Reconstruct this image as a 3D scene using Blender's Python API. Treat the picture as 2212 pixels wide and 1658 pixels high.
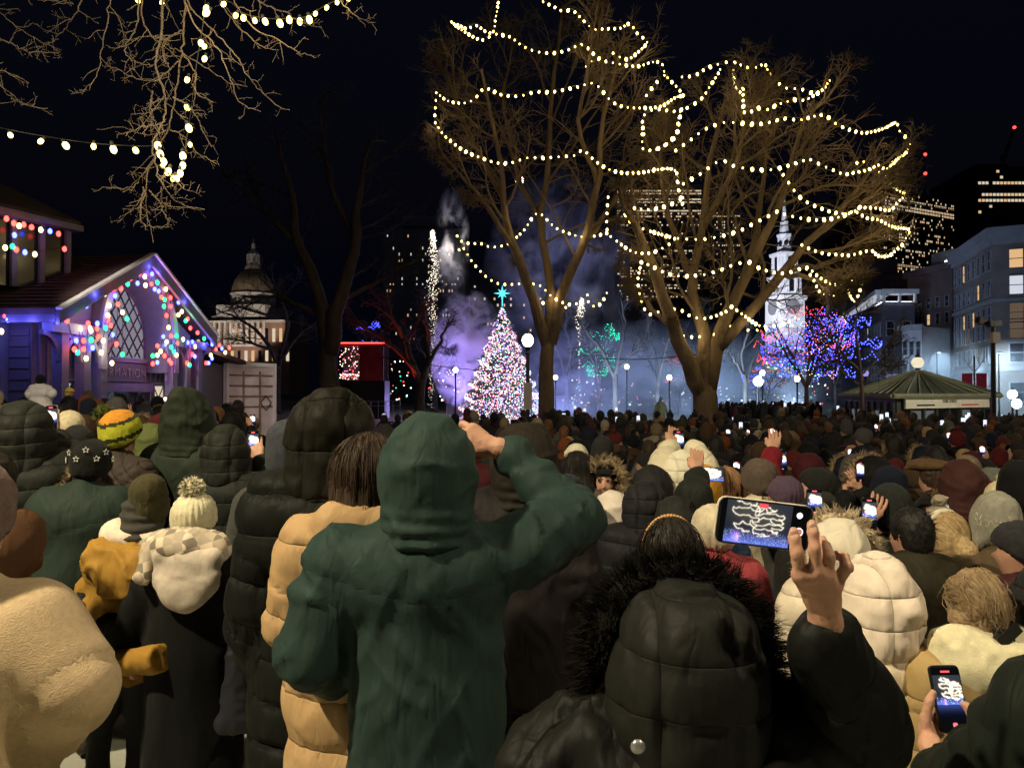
import bpy, math, random
import numpy as np
from mathutils import Vector, Matrix

random.seed(11)
RNG = np.random.default_rng(11)
for o in list(bpy.data.objects):
    bpy.data.objects.remove(o)
SC = bpy.context.scene
COL = SC.collection

# ------------------------------------------------------------------ camera
CAM_H = 1.80
FPX = 1661.0            # focal length in pixels of the 2212 x 1658 planning grid
CU, CV = 1106.0, 829.0
HORIZ = 850.0
PITCH = math.atan((HORIZ - CV) / FPX)
cd = bpy.data.cameras.new('camera')
cam = bpy.data.objects.new('camera', cd)
COL.objects.link(cam)
cam.location = (0, 0, CAM_H)
cam.rotation_euler = (math.pi / 2 + PITCH, 0, 0)
cd.sensor_width = 36.0
cd.lens = 36.0 * FPX / 2212.0
cd.clip_start = 0.05
cd.clip_end = 3000
SC.camera = cam

# ------------------------------------------------------------------ sky (night)
wd = bpy.data.worlds.new('World')
SC.world = wd
wd.use_nodes = True
wn = wd.node_tree
wn.nodes.clear()
sky = wn.nodes.new('ShaderNodeTexSky')
sky.sky_type = 'NISHITA'
sky.sun_disc = False
sky.sun_elevation = math.radians(-4.2)
sky.sun_rotation = math.radians(180)
bgn = wn.nodes.new('ShaderNodeBackground')
bgn.inputs['Strength'].default_value = 0.10
wo = wn.nodes.new('ShaderNodeOutputWorld')
tint = wn.nodes.new('ShaderNodeMix')          # deep blue of the city night added evenly to the sky
tint.data_type = 'RGBA'; tint.blend_type = 'ADD'; tint.inputs['Factor'].default_value = 1.0
tint.inputs['B'].default_value = (0.006, 0.010, 0.030, 1)
wn.links.new(sky.outputs[0], tint.inputs['A'])
wn.links.new(tint.outputs['Result'], bgn.inputs['Color'])
wn.links.new(bgn.outputs[0], wo.inputs['Surface'])

SC.view_settings.view_transform = 'Standard'
SC.view_settings.look = 'None'
SC.view_settings.exposure = 0.0
SC.view_settings.gamma = 1.0
SC.view_settings.use_curve_mapping = False
SC.render.engine = 'CYCLES'
cy = SC.cycles
cy.use_denoising = True
cy.denoiser = 'OPENIMAGEDENOISE'
cy.max_bounces = 4
cy.diffuse_bounces = 2
cy.glossy_bounces = 2
cy.transmission_bounces = 3
cy.volume_bounces = 0
cy.transparent_max_bounces = 8
cy.sample_clamp_indirect = 3.0
cy.sample_clamp_direct = 60.0
cy.volume_max_steps = 96
cy.volume_step_rate = 1.0
cy.use_light_tree = True
cy.caustics_reflective = False
cy.caustics_refractive = False

# ------------------------------------------------------------------ planning helpers
def W(u, v, d):
    """planning-grid pixel and distance -> point in the place"""
    x = (u - CU) / FPX
    yu = (CV - v) / FPX
    f = math.cos(PITCH) - yu * math.sin(PITCH)
    z = math.sin(PITCH) + yu * math.cos(PITCH)
    t = d / f
    return Vector((x * t, d, CAM_H + z * t))

def sstep(a, b, x):
    t = min(1.0, max(0.0, (x - a) / (b - a)))
    return t * t * (3 - 2 * t)

def ground_z(x, y):
    t = 0.9 * x + 0.55 * (y - 2)
    t = max(0.0, t) * sstep(-0.5, 1.5, y)
    return -0.50 * min(1.0, 0.5 * t / 4.5 + 0.5 * sstep(0, 4.5, t))

def sub(Mtx, P):
    return P @ Mtx.T

# ------------------------------------------------------------------ materials
MATS = {}
def new_mat(name):
    m = bpy.data.materials.new(name)
    m.use_nodes = True
    nt = m.node_tree
    nt.nodes.clear()
    out = nt.nodes.new('ShaderNodeOutputMaterial')
    return m, nt, out

def mat(name, col, rough=0.7, var=0.15, scale=6.0, bump=0.0, bscale=40.0, sheen=0.0, metal=0.0,
        spec=0.4, objcol=False, stretch=None, wr=0.0, wscale=9.0, quilt=0.0):
    if name in MATS:
        return MATS[name]
    m, nt, out = new_mat(name)
    b = nt.nodes.new('ShaderNodeBsdfPrincipled')
    nt.links.new(b.outputs[0], out.inputs[0])
    b.inputs['Roughness'].default_value = rough
    b.inputs['Metallic'].default_value = metal
    b.inputs['Specular IOR Level'].default_value = spec
    if sheen:
        b.inputs['Sheen Weight'].default_value = sheen
        b.inputs['Sheen Roughness'].default_value = 0.5
    tc = nt.nodes.new('ShaderNodeTexCoord')
    co = tc.outputs['Object']
    if stretch:
        mp = nt.nodes.new('ShaderNodeMapping')
        mp.inputs['Scale'].default_value = stretch
        nt.links.new(co, mp.inputs[0])
        co = mp.outputs[0]
    n = nt.nodes.new('ShaderNodeTexNoise')
    n.inputs['Scale'].default_value = scale
    n.inputs['Detail'].default_value = 4
    nt.links.new(co, n.inputs['Vector'])
    mr = nt.nodes.new('ShaderNodeMapRange')
    mr.inputs['From Min'].default_value = 0.25
    mr.inputs['From Max'].default_value = 0.75
    mr.inputs['To Min'].default_value = 1 - var
    mr.inputs['To Max'].default_value = 1 + var
    nt.links.new(n.outputs['Fac'], mr.inputs['Value'])
    mx = nt.nodes.new('ShaderNodeMix')
    mx.data_type = 'RGBA'
    mx.blend_type = 'MULTIPLY'
    mx.inputs['Factor'].default_value = 1.0
    if objcol:
        oi = nt.nodes.new('ShaderNodeObjectInfo')
        nt.links.new(oi.outputs['Color'], mx.inputs['A'])
    else:
        mx.inputs['A'].default_value = (*col, 1)
    nt.links.new(mr.outputs[0], mx.inputs['B'])
    nt.links.new(mx.outputs['Result'], b.inputs['Base Color'])
    base_n = None
    if wr:                              # creases: ridges of a warped noise at two sizes
        h = None
        for sc_, am in ((wscale, 1.0), (wscale * 2.3, .45)):
            nw = nt.nodes.new('ShaderNodeTexNoise'); nw.inputs['Scale'].default_value = sc_; nw.inputs['Detail'].default_value = 1.5; nw.inputs['Distortion'].default_value = .7
            mpw = nt.nodes.new('ShaderNodeMapping'); mpw.inputs['Scale'].default_value = (1, 1, .32); mpw.inputs['Rotation'].default_value = (0, .55 if sc_ == wscale else -.4, 0)
            nt.links.new(tc.outputs['Object'], mpw.inputs[0]); nt.links.new(mpw.outputs[0], nw.inputs['Vector'])
            s1 = nt.nodes.new('ShaderNodeMath'); s1.operation = 'SUBTRACT'; s1.inputs[1].default_value = .5; nt.links.new(nw.outputs['Fac'], s1.inputs[0])
            s2 = nt.nodes.new('ShaderNodeMath'); s2.operation = 'ABSOLUTE'; nt.links.new(s1.outputs[0], s2.inputs[0])
            s3 = nt.nodes.new('ShaderNodeMath'); s3.operation = 'MULTIPLY'; s3.inputs[1].default_value = am; nt.links.new(s2.outputs[0], s3.inputs[0])
            if h is None: h = s3
            else:
                s4 = nt.nodes.new('ShaderNodeMath'); s4.operation = 'ADD'; nt.links.new(h.outputs[0], s4.inputs[0]); nt.links.new(s3.outputs[0], s4.inputs[1]); h = s4
        bw = nt.nodes.new('ShaderNodeBump'); bw.inputs['Strength'].default_value = 1.0; bw.inputs['Distance'].default_value = wr
        nt.links.new(h.outputs[0], bw.inputs['Height']); base_n = bw
        nt.links.new(bw.outputs[0], b.inputs['Normal'])
    if quilt:                           # stitched seams: crease where the quilt coordinate is whole, pinched beside it
        def math_(op, a, bb=None):
            q_ = nt.nodes.new('ShaderNodeMath'); q_.operation = op
            for i_, v_ in enumerate((a, bb)):
                if v_ is None: continue
                if isinstance(v_, (int, float)): q_.inputs[i_].default_value = v_
                else: nt.links.new(v_, q_.inputs[i_])
            return q_.outputs[0]
        at = nt.nodes.new('ShaderNodeAttribute'); at.attribute_name = 'quilt'
        ap = nt.nodes.new('ShaderNodeAttribute'); ap.attribute_name = 'panel'
        sn = math_('ABSOLUTE', math_('SINE', math_('MULTIPLY', at.outputs['Fac'], math.pi)))
        cr = math_('POWER', sn, .33)
        pn = math_('POWER', math_('MINIMUM', math_('ABSOLUTE', ap.outputs['Fac']), 1.0), .4)
        np_ = nt.nodes.new('ShaderNodeTexNoise'); np_.inputs['Scale'].default_value = 34; np_.inputs['Detail'].default_value = 2
        mq = nt.nodes.new('ShaderNodeMapping'); mq.inputs['Scale'].default_value = (1, 1, .16); nt.links.new(tc.outputs['Object'], mq.inputs[0]); nt.links.new(mq.outputs[0], np_.inputs['Vector'])
        pin = math_('MULTIPLY', np_.outputs['Fac'], math_('POWER', math_('SUBTRACT', 1.0, math_('MULTIPLY', sn, .85)), 1.5))
        hh = math_('ADD', math_('ADD', cr, math_('MULTIPLY', pn, .7)), math_('MULTIPLY', pin, .9))
        bq = nt.nodes.new('ShaderNodeBump'); bq.inputs['Strength'].default_value = 1.0; bq.inputs['Distance'].default_value = quilt
        nt.links.new(hh, bq.inputs['Height'])
        if base_n is not None: nt.links.new(base_n.outputs[0], bq.inputs['Normal'])
        nt.links.new(bq.outputs[0], b.inputs['Normal']); base_n = bq
    if bump:
        n2 = nt.nodes.new('ShaderNodeTexNoise')
        n2.inputs['Scale'].default_value = bscale
        n2.inputs['Detail'].default_value = 3
        nt.links.new(co, n2.inputs['Vector'])
        bp = nt.nodes.new('ShaderNodeBump')
        bp.inputs['Strength'].default_value = bump
        bp.inputs['Distance'].default_value = 0.01
        nt.links.new(n2.outputs['Fac'], bp.inputs['Height'])
        if base_n is not None: nt.links.new(base_n.outputs[0], bp.inputs['Normal'])
        nt.links.new(bp.outputs[0], b.inputs['Normal'])
    MATS[name] = m
    return m

def emit(name, col, strength):
    if name in MATS:
        return MATS[name]
    m, nt, out = new_mat(name)
    e = nt.nodes.new('ShaderNodeEmission')
    e.inputs['Color'].default_value = (*col, 1)
    e.inputs['Strength'].default_value = strength
    nt.links.new(e.outputs[0], out.inputs[0])
    MATS[name] = m
    return m

def emit_attr(name, strength):
    """screen: shows the colour print stored on its faces"""
    if name in MATS:
        return MATS[name]
    m, nt, out = new_mat(name)
    e = nt.nodes.new('ShaderNodeEmission')
    a = nt.nodes.new('ShaderNodeAttribute')
    a.attribute_name = 'print'
    nt.links.new(a.outputs['Color'], e.inputs['Color'])
    e.inputs['Strength'].default_value = strength
    nt.links.new(e.outputs[0], out.inputs[0])
    MATS[name] = m
    return m

# ------------------------------------------------------------------ mesh helpers
def mesh_from(name, V, F, mats, midx=None, smooth=True):
    me = bpy.data.meshes.new(name)
    V = np.asarray(V, np.float32).reshape(-1, 3)
    if isinstance(F, np.ndarray) and F.ndim == 2:
        k = F.shape[1]
        nf = len(F)
        me.vertices.add(len(V))
        me.vertices.foreach_set('co', V.ravel())
        me.loops.add(nf * k)
        me.loops.foreach_set('vertex_index', F.astype(np.int32).ravel())
        me.polygons.add(nf)
        me.polygons.foreach_set('loop_start', np.arange(0, nf * k, k, dtype=np.int32))
        me.update(calc_edges=True)
    else:
        me.from_pydata(V.tolist(), [], [list(map(int, f)) for f in F])
    if not isinstance(mats, (list, tuple)):
        mats = [mats]
    for m in mats:
        me.materials.append(m)
    if midx is not None:
        me.polygons.foreach_set('material_index', np.asarray(midx, np.int32))
    me.polygons.foreach_set('use_smooth', np.full(len(me.polygons), smooth, bool))
    me.update()
    return me

def obj(name, me, parent=None, loc=None, rot=None, color=None):
    o = bpy.data.objects.new(name, me)
    COL.objects.link(o)
    if parent is not None:
        o.parent = parent
    if loc is not None:
        o.location = loc
    if rot is not None:
        o.rotation_euler = rot
    if color is not None:
        o.color = (*color, 1)
    return o

def tag(o, label=None, cat=None, group=None, kind=None):
    if label: o['label'] = label
    if cat: o['category'] = cat
    if group: o['group'] = group
    if kind: o['kind'] = kind
    return o

def thing(name, label, cat, loc=(0, 0, 0), rz=0.0, group=None):
    o = bpy.data.objects.new(name, None)
    COL.objects.link(o)
    o.empty_display_size = 0.1
    o.location = loc
    o.rotation_euler = (0, 0, rz)
    return tag(o, label, cat, group)

class MB:
    """collects polygons of one part"""
    def __init__(s):
        s.V = []; s.F = []; s.M = []; s.n = 0
    def raw(s, V, F, m=0):
        V = np.asarray(V, float).reshape(-1, 3)
        s.V.append(V)
        for f in F:
            s.F.append([int(i) + s.n for i in f]); s.M.append(m)
        s.n += len(V)
        return s
    def box(s, c, size, m=0, R=None):
        sx, sy, sz = [a / 2 for a in size]
        V = np.array([[-sx, -sy, -sz], [sx, -sy, -sz], [sx, sy, -sz], [-sx, sy, -sz],
                      [-sx, -sy, sz], [sx, -sy, sz], [sx, sy, sz], [-sx, sy, sz]])
        if R is not None:
            V = V @ np.array(R).T
        return s.raw(V + np.array(c), [(0, 3, 2, 1), (4, 5, 6, 7), (0, 1, 5, 4), (1, 2, 6, 5), (2, 3, 7, 6), (3, 0, 4, 7)], m)
    def quad(s, a, b, c, d, m=0):
        return s.raw([a, b, c, d], [(0, 1, 2, 3)], m)
    def tube(s, P, r, n=6, m=0, cap=True):
        P = np.asarray(P, float)
        r = np.broadcast_to(np.asarray(r, float), (len(P),))
        T = np.gradient(P, axis=0)
        T /= np.linalg.norm(T, axis=1, keepdims=True) + 1e-9
        up = np.array([0, 0, 1.0]) if abs(T[0, 2]) < 0.9 else np.array([1.0, 0, 0])
        V = []
        for i in range(len(P)):
            x = np.cross(T[i], up); nx = np.linalg.norm(x)
            if nx < 1e-4:
                up = np.array([0.3, 1.0, 0.2]); x = np.cross(T[i], up); nx = np.linalg.norm(x)
            x /= nx
            y = np.cross(T[i], x)
            up = -y if np.dot(-y, up) > 0 else y
            a = np.arange(n) * 2 * math.pi / n
            V.append(P[i] + r[i] * (np.cos(a)[:, None] * x + np.sin(a)[:, None] * np.cross(x, T[i])))
        F = []
        for i in range(len(P) - 1):
            for j in range(n):
                k = (j + 1) % n
                F.append((i * n + j, i * n + k, (i + 1) * n + k, (i + 1) * n + j))
        if cap:
            F.append(tuple(range(n - 1, -1, -1)))
            b = (len(P) - 1) * n
            F.append(tuple(b + j for j in range(n)))
        return s.raw(np.concatenate(V), F, m)
    def lathe(s, prof, c=(0, 0, 0), n=16, m=0):
        V = []; F = []
        a = np.arange(n) * 2 * math.pi / n
        for r, z in prof:
            V.append(np.stack([np.cos(a) * r, np.sin(a) * r, np.full(n, z)], 1))
        for i in range(len(prof) - 1):
            for j in range(n):
                k = (j + 1) % n
                F.append((i * n + j, i * n + k, (i + 1) * n + k, (i + 1) * n + j))
        F.append(tuple(range(n - 1, -1, -1)))
        b = (len(prof) - 1) * n
        F.append(tuple(b + j for j in range(n)))
        return s.raw(np.concatenate(V) + np.array(c), F, m)
    def ball(s, c, r, m=0, n=10, k=6):
        r = np.broadcast_to(np.asarray(r, float), (3,))
        V = [[0, 0, -1]]
        for i in range(1, k):
            t = -math.pi / 2 + math.pi * i / k
            for j in range(n):
                a = 2 * math.pi * j / n
                V.append([math.cos(t) * math.cos(a), math.cos(t) * math.sin(a), math.sin(t)])
        V.append([0, 0, 1])
        F = [(0, 1 + (j + 1) % n, 1 + j) for j in range(n)]
        for i in range(k - 2):
            for j in range(n):
                q = (j + 1) % n
                F.append((1 + i * n + j, 1 + i * n + q, 1 + (i + 1) * n + q, 1 + (i + 1) * n + j))
        t = len(V) - 1; b = 1 + (k - 2) * n
        F += [(b + j, b + (j + 1) % n, t) for j in range(n)]
        return s.raw(np.array(V) * r + np.array(c), F, m)
    def prism(s, poly, axis_vec, m=0):
        """polygon (list of 3-D points) pushed along axis_vec"""
        A = np.asarray(poly, float); B = A + np.asarray(axis_vec, float); n = len(A)
        F = [tuple(range(n - 1, -1, -1)), tuple(range(n, 2 * n))]
        F += [(i, (i + 1) % n, n + (i + 1) % n, n + i) for i in range(n)]
        return s.raw(np.concatenate([A, B]), F, m)
    def mesh(s, name, mats, smooth=False):
        return mesh_from(name, np.concatenate(s.V), s.F, mats, s.M, smooth)
    def build(s, name, mats, parent=None, smooth=False, loc=None, rot=None):
        return obj(name, s.mesh(name, mats, smooth), parent, loc, rot)

# ------------------------------------------------------------------ noise and implicit surfaces
def _hash(ix, iy, iz, seed):
    h = (ix * 374761393 + iy * 668265263 + iz * 2147483647 + seed * 1274126177) & 0xFFFFFFFF
    h = ((h ^ (h >> 13)) * 1274126177) & 0xFFFFFFFF
    return ((h ^ (h >> 16)) & 0xFFFF).astype(np.float64) / 65535.0

def vnoise(P, seed=0):
    P = np.asarray(P, float) + 1000.0
    I = np.floor(P).astype(np.int64); f = P - I
    f = f * f * (3 - 2 * f)
    r = 0
    for dx in (0, 1):
        for dy in (0, 1):
            for dz in (0, 1):
                w = (f[:, 0] if dx else 1 - f[:, 0]) * (f[:, 1] if dy else 1 - f[:, 1]) * (f[:, 2] if dz else 1 - f[:, 2])
                r = r + w * _hash(I[:, 0] + dx, I[:, 1] + dy, I[:, 2] + dz, seed)
    return r * 2 - 1

def fbm(P, seed=0, oct=3):
    r = 0; a = 1.0
    for i in range(oct):
        r = r + a * vnoise(P * (2.0 ** i), seed + i * 17); a *= 0.5
    return r

class SDF:
    def __init__(s, lo, hi, h):
        s.lo = np.asarray(lo, float); s.h = h
        s.n = np.ceil((np.asarray(hi, float) - s.lo) / h).astype(int) + 1
        s.f = np.full(tuple(s.n), 1.0, np.float32)
    def _sl(s, lo, hi):
        a = np.clip(np.floor((np.asarray(lo) - s.lo) / s.h).astype(int), 0, s.n)
        b = np.clip(np.ceil((np.asarray(hi) - s.lo) / s.h).astype(int) + 1, 0, s.n)
        sl = tuple(slice(i, j) for i, j in zip(a, b))
        ax = [(s.lo[i] + s.h * np.arange(a[i], b[i])).astype(np.float32) for i in range(3)]
        return sl, np.meshgrid(*ax, indexing='ij')
    def _mix(s, sl, g, k, cut):
        f = s.f[sl]
        if f.size == 0: return
        if cut:
            g = -g
            hh = np.clip(0.5 - 0.5 * (f - g) / k, 0, 1)
            s.f[sl] = f * (1 - hh) + g * hh + k * hh * (1 - hh)
        else:
            hh = np.clip(0.5 + 0.5 * (f - g) / k, 0, 1)
            s.f[sl] = f * (1 - hh) + g * hh - k * hh * (1 - hh)
    def cone(s, a, b, ra, rb, k=0.02, flat=(1, 1, 1), cut=False):
        a = np.asarray(a, float); b = np.asarray(b, float); fl = np.asarray(flat, float)
        mx = max(ra, rb); m = k + 3 * s.h
        sl, (X, Y, Z) = s._sl(np.minimum(a, b) - mx * fl - m, np.maximum(a, b) + mx * fl + m)
        d = (b - a) / fl
        L2 = float(d @ d) + 1e-9
        px = (X - a[0]) / fl[0]; py = (Y - a[1]) / fl[1]; pz = (Z - a[2]) / fl[2]
        t = np.clip((px * d[0] + py * d[1] + pz * d[2]) / L2, 0, 1)
        g = np.sqrt((px - t * d[0]) ** 2 + (py - t * d[1]) ** 2 + (pz - t * d[2]) ** 2) - (ra + t * (rb - ra))
        s._mix(sl, g * min(fl), k, cut); return s
    def ell(s, c, r, k=0.02, R=None, cut=False):
        c = np.asarray(c, float); r = np.broadcast_to(np.asarray(r, float), (3,))
        m = k + 3 * s.h; mx = r if R is None else np.full(3, r.max())
        sl, (X, Y, Z) = s._sl(c - mx - m, c + mx + m)
        p = [X - c[0], Y - c[1], Z - c[2]]
        if R is not None:
            R = np.asarray(R)
            p = [R[0, i] * p[0] + R[1, i] * p[1] + R[2, i] * p[2] for i in range(3)]
        k0 = np.sqrt((p[0] / r[0]) ** 2 + (p[1] / r[1]) ** 2 + (p[2] / r[2]) ** 2)
        k1 = np.sqrt((p[0] / r[0] ** 2) ** 2 + (p[1] / r[1] ** 2) ** 2 + (p[2] / r[2] ** 2) ** 2) + 1e-6
        s._mix(sl, k0 * (k0 - 1) / k1, k, cut); return s
    def plane(s, pt, nrm, k=0.01):
        """keep the side opposite to nrm"""
        sl, (X, Y, Z) = s._sl(s.lo - 1, s.lo + s.n * s.h + 1)
        n = np.asarray(nrm, float); n = n / np.linalg.norm(n)
        g = (X - pt[0]) * n[0] + (Y - pt[1]) * n[1] + (Z - pt[2]) * n[2]
        s._mix(sl, -g, k, True); return s
    def mesh(s, smooth=1):
        f = s.f; f[0] = f[-1] = 1; f[:, 0] = f[:, -1] = 1; f[:, :, 0] = f[:, :, -1] = 1
        S = f < 0
        c = np.zeros(tuple(s.n - 1), np.int8)
        for i in (0, 1):
            for j in (0, 1):
                for k in (0, 1):
                    c += S[i:i + s.n[0] - 1, j:j + s.n[1] - 1, k:k + s.n[2] - 1]
        mask = (c > 0) & (c < 8)
        I, J, K = np.nonzero(mask)
        idx = np.full(mask.shape, -1, np.int64); idx[I, J, K] = np.arange(len(I))
        acc = np.zeros((len(I), 3)); cnt = np.zeros(len(I))
        for ax in range(3):
            for p in (0, 1):
                for q in (0, 1):
                    o0 = [p, q]; o0.insert(ax, 0); o1 = [p, q]; o1.insert(ax, 1)
                    f0 = f[I + o0[0], J + o0[1], K + o0[2]]; f1 = f[I + o1[0], J + o1[1], K + o1[2]]
                    cr = (f0 < 0) != (f1 < 0)
                    t = np.where(cr, f0 / np.where(cr, f0 - f1, 1), 0)
                    pos = np.array(o0, float)[None, :].repeat(len(I), 0); pos[:, ax] += t
                    acc += pos * cr[:, None]; cnt += cr
        V = (np.stack([I, J, K], 1) + acc / np.maximum(cnt, 1)[:, None]) * s.h + s.lo
        Fs = []
        for ax in range(3):
            b_, c_ = [(1, 2), (2, 0), (0, 1)][ax]
            A = [slice(0, s.n[i] - 1) for i in range(3)]; B = list(A)
            lo = [0, 0, 0]; sl0 = [None] * 3; sl1 = [None] * 3
            for i in range(3):
                if i == ax:
                    sl0[i] = slice(0, s.n[i] - 1); sl1[i] = slice(1, s.n[i])
                else:
                    sl0[i] = slice(1, s.n[i] - 1); sl1[i] = slice(1, s.n[i] - 1)
            s0 = S[tuple(sl0)]; s1 = S[tuple(sl1)]
            e = np.nonzero(s0 != s1)
            flip = s0[e]
            g = [e[0].copy(), e[1].copy(), e[2].copy()]
            for i in range(3):
                if i != ax: g[i] = g[i] + 1
            def at(db, dc):
                q = [g[0], g[1], g[2]]
                q[b_] = q[b_] - db; q[c_] = q[c_] - dc
                return idx[q[0], q[1], q[2]]
            Q = np.stack([at(0, 0), at(1, 0), at(1, 1), at(0, 1)], 1)
            Q = np.where(flip[:, None], Q, Q[:, ::-1])
            Fs.append(Q)
        F = np.concatenate(Fs)
        F = F[(F >= 0).all(1)]
        for _ in range(smooth):
            V = lap(V, F, 0.5)
        return V, F

def lap(V, F, w):
    n = len(V); acc = np.zeros_like(V); cnt = np.zeros(n)
    for a, b in ((0, 1), (1, 2), (2, 3), (3, 0)):
        for p, q in ((a, b), (b, a)):
            for i in range(3):
                acc[:, i] += np.bincount(F[:, p], V[F[:, q], i], n)
            cnt += np.bincount(F[:, p], minlength=n)
    return V * (1 - w) + w * acc / np.maximum(cnt, 1)[:, None]

def normals(V, F):
    fn = np.cross(V[F[:, 2]] - V[F[:, 0]], V[F[:, 3]] - V[F[:, 1]])
    N = np.zeros_like(V)
    for k in range(4):
        for i in range(3):
            N[:, i] += np.bincount(F[:, k], fn[:, i], len(V))
    return N / (np.linalg.norm(N, axis=1, keepdims=True) + 1e-12)
# ================================================================== SETTING
def text_obj(txt, size, m, parent, M, spacing=1.0, extrude=.006):
    tx = bpy.data.curves.new('lettering', 'FONT'); tx.body = txt; tx.size = size; tx.align_x = 'CENTER'; tx.space_character = spacing; tx.extrude = extrude
    tmp = bpy.data.objects.new('tmp', tx); COL.objects.link(tmp)
    bpy.context.view_layer.update()
    me = bpy.data.meshes.new_from_object(tmp.evaluated_get(bpy.context.evaluated_depsgraph_get()))
    bpy.data.objects.remove(tmp); me.materials.clear(); me.materials.append(m)
    o = obj('lettering', me, parent); o.matrix_world = M
    return o
M_pave = mat('paving', (0.30, 0.30, 0.25), 0.9, 0.25, 2.0, 0.35, 60)
def build_ground():
    ys = np.concatenate([np.linspace(-40, -4, 7), np.linspace(-3, 20, 47), np.linspace(22, 60, 14), np.linspace(75, 900, 12)])
    xs = np.concatenate([np.linspace(-700, -60, 7), np.linspace(-45, -10, 8), np.linspace(-8, 12, 41), np.linspace(15, 50, 8), np.linspace(70, 700, 7)])
    V = [[x, y, ground_z(x, y)] for y in ys for x in xs]
    n = len(xs)
    F = np.array([(j * n + i, j * n + i + 1, (j + 1) * n + i + 1, (j + 1) * n + i) for j in range(len(ys) - 1) for i in range(n - 1)])
    o = obj('ground', mesh_from('ground', V, F, M_pave))
    tag(o, kind='structure')
build_ground()

M_dark = mat('dark_facade', (0.030, 0.028, 0.032), 0.7, 0.3, 0.2)
M_brick = mat('stone_facade', (0.19, 0.155, 0.14), 0.85, 0.25, 0.6, 0.3, 6)
M_brick2 = mat('brown_brick', (0.13, 0.085, 0.08), 0.85, 0.25, 0.6, 0.3, 6)
M_trim = mat('stone_trim', (0.25, 0.24, 0.26), 0.8, 0.15, 1.0)
M_glassd = mat('dark_glass', (0.012, 0.013, 0.018), 0.12, 0.2, 1.0, spec=0.6)
M_black = mat('black_metal', (0.012, 0.012, 0.013), 0.45, 0.2, 8)
M_white = mat('white_paint', (0.78, 0.77, 0.74), 0.6, 0.08, 3)
E_warm = emit('lit_window_warm', (1.0, 0.62, 0.30), 0.75)
E_cream = emit('lit_window_cream', (1.0, 0.84, 0.60), 0.7)
E_cool = emit('lit_window_cool', (0.85, 0.88, 1.0), 0.75)
E_dim = emit('lit_window_dim', (0.9, 0.62, 0.42), 0.13)
E_red = emit('red_beacon', (1.0, 0.06, 0.05), 3.0)

def gxy(p):
    return Vector((p.x, p.y, ground_z(p.x, p.y)))

class Facade:
    """a wall plane: a = left ground point, b = right ground point, seen from the street side"""
    def __init__(s, a, b, top):
        s.a = np.array([a[0], a[1], 0.0]); s.b = np.array([b[0], b[1], 0.0]); s.top = top
        s.d = s.b - s.a; s.L = np.linalg.norm(s.d); s.d = s.d / s.L
        s.n = np.array([s.d[1], -s.d[0], 0.0])
    def p(s, x, z, off=0.0):
        return s.a + s.d * x + s.n * off + np.array([0, 0, z])
    def box(s, mb, x0, x1, z0, z1, o0, o1, m=0):
        P = [s.p(x0, z0, o0), s.p(x1, z0, o0), s.p(x1, z0, o1), s.p(x0, z0, o1)]
        mb.prism(P, (0, 0, z1 - z0), m)

def place_block(root, fac, depth, name, m, z0=-0.75):
    mb = MB()
    P = [fac.p(0, z0), fac.p(fac.L, z0), fac.p(fac.L, z0, -depth), fac.p(0, z0, -depth)]
    mb.prism(P, (0, 0, fac.top - z0))
    return mb.build(name, m, root)

def window_part(root, fac, x, z, w, h, lit=None, sash=True, rec=0.12):
    """window with frame, sill and pane set in front of the wall as a shallow case"""
    fr = MB()
    t = 0.12 * min(w, 1.4)
    fac.box(fr, x - w / 2 - t, x - w / 2, z, z + h, -0.05, rec)
    fac.box(fr, x + w / 2, x + w / 2 + t, z, z + h, -0.05, rec)
    fac.box(fr, x - w / 2 - t, x + w / 2 + t, z + h, z + h + t, -0.05, rec)
    fac.box(fr, x - w / 2 - 1.6 * t, x + w / 2 + 1.6 * t, z - t, z, -0.05, rec + 0.10)
    if sash:
        fac.box(fr, x - w / 2, x + w / 2, z + h * 0.48, z + h * 0.52, 0.02, rec - 0.03)
    wdw = fr.build('window', M_trim if lit is None else M_brick, root)
    pn = MB()
    fac.box(pn, x - w / 2, x + w / 2, z, z + h, -0.05, 0.03)
    pn.build('pane', lit if lit is not None else M_glassd, wdw)

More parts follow.
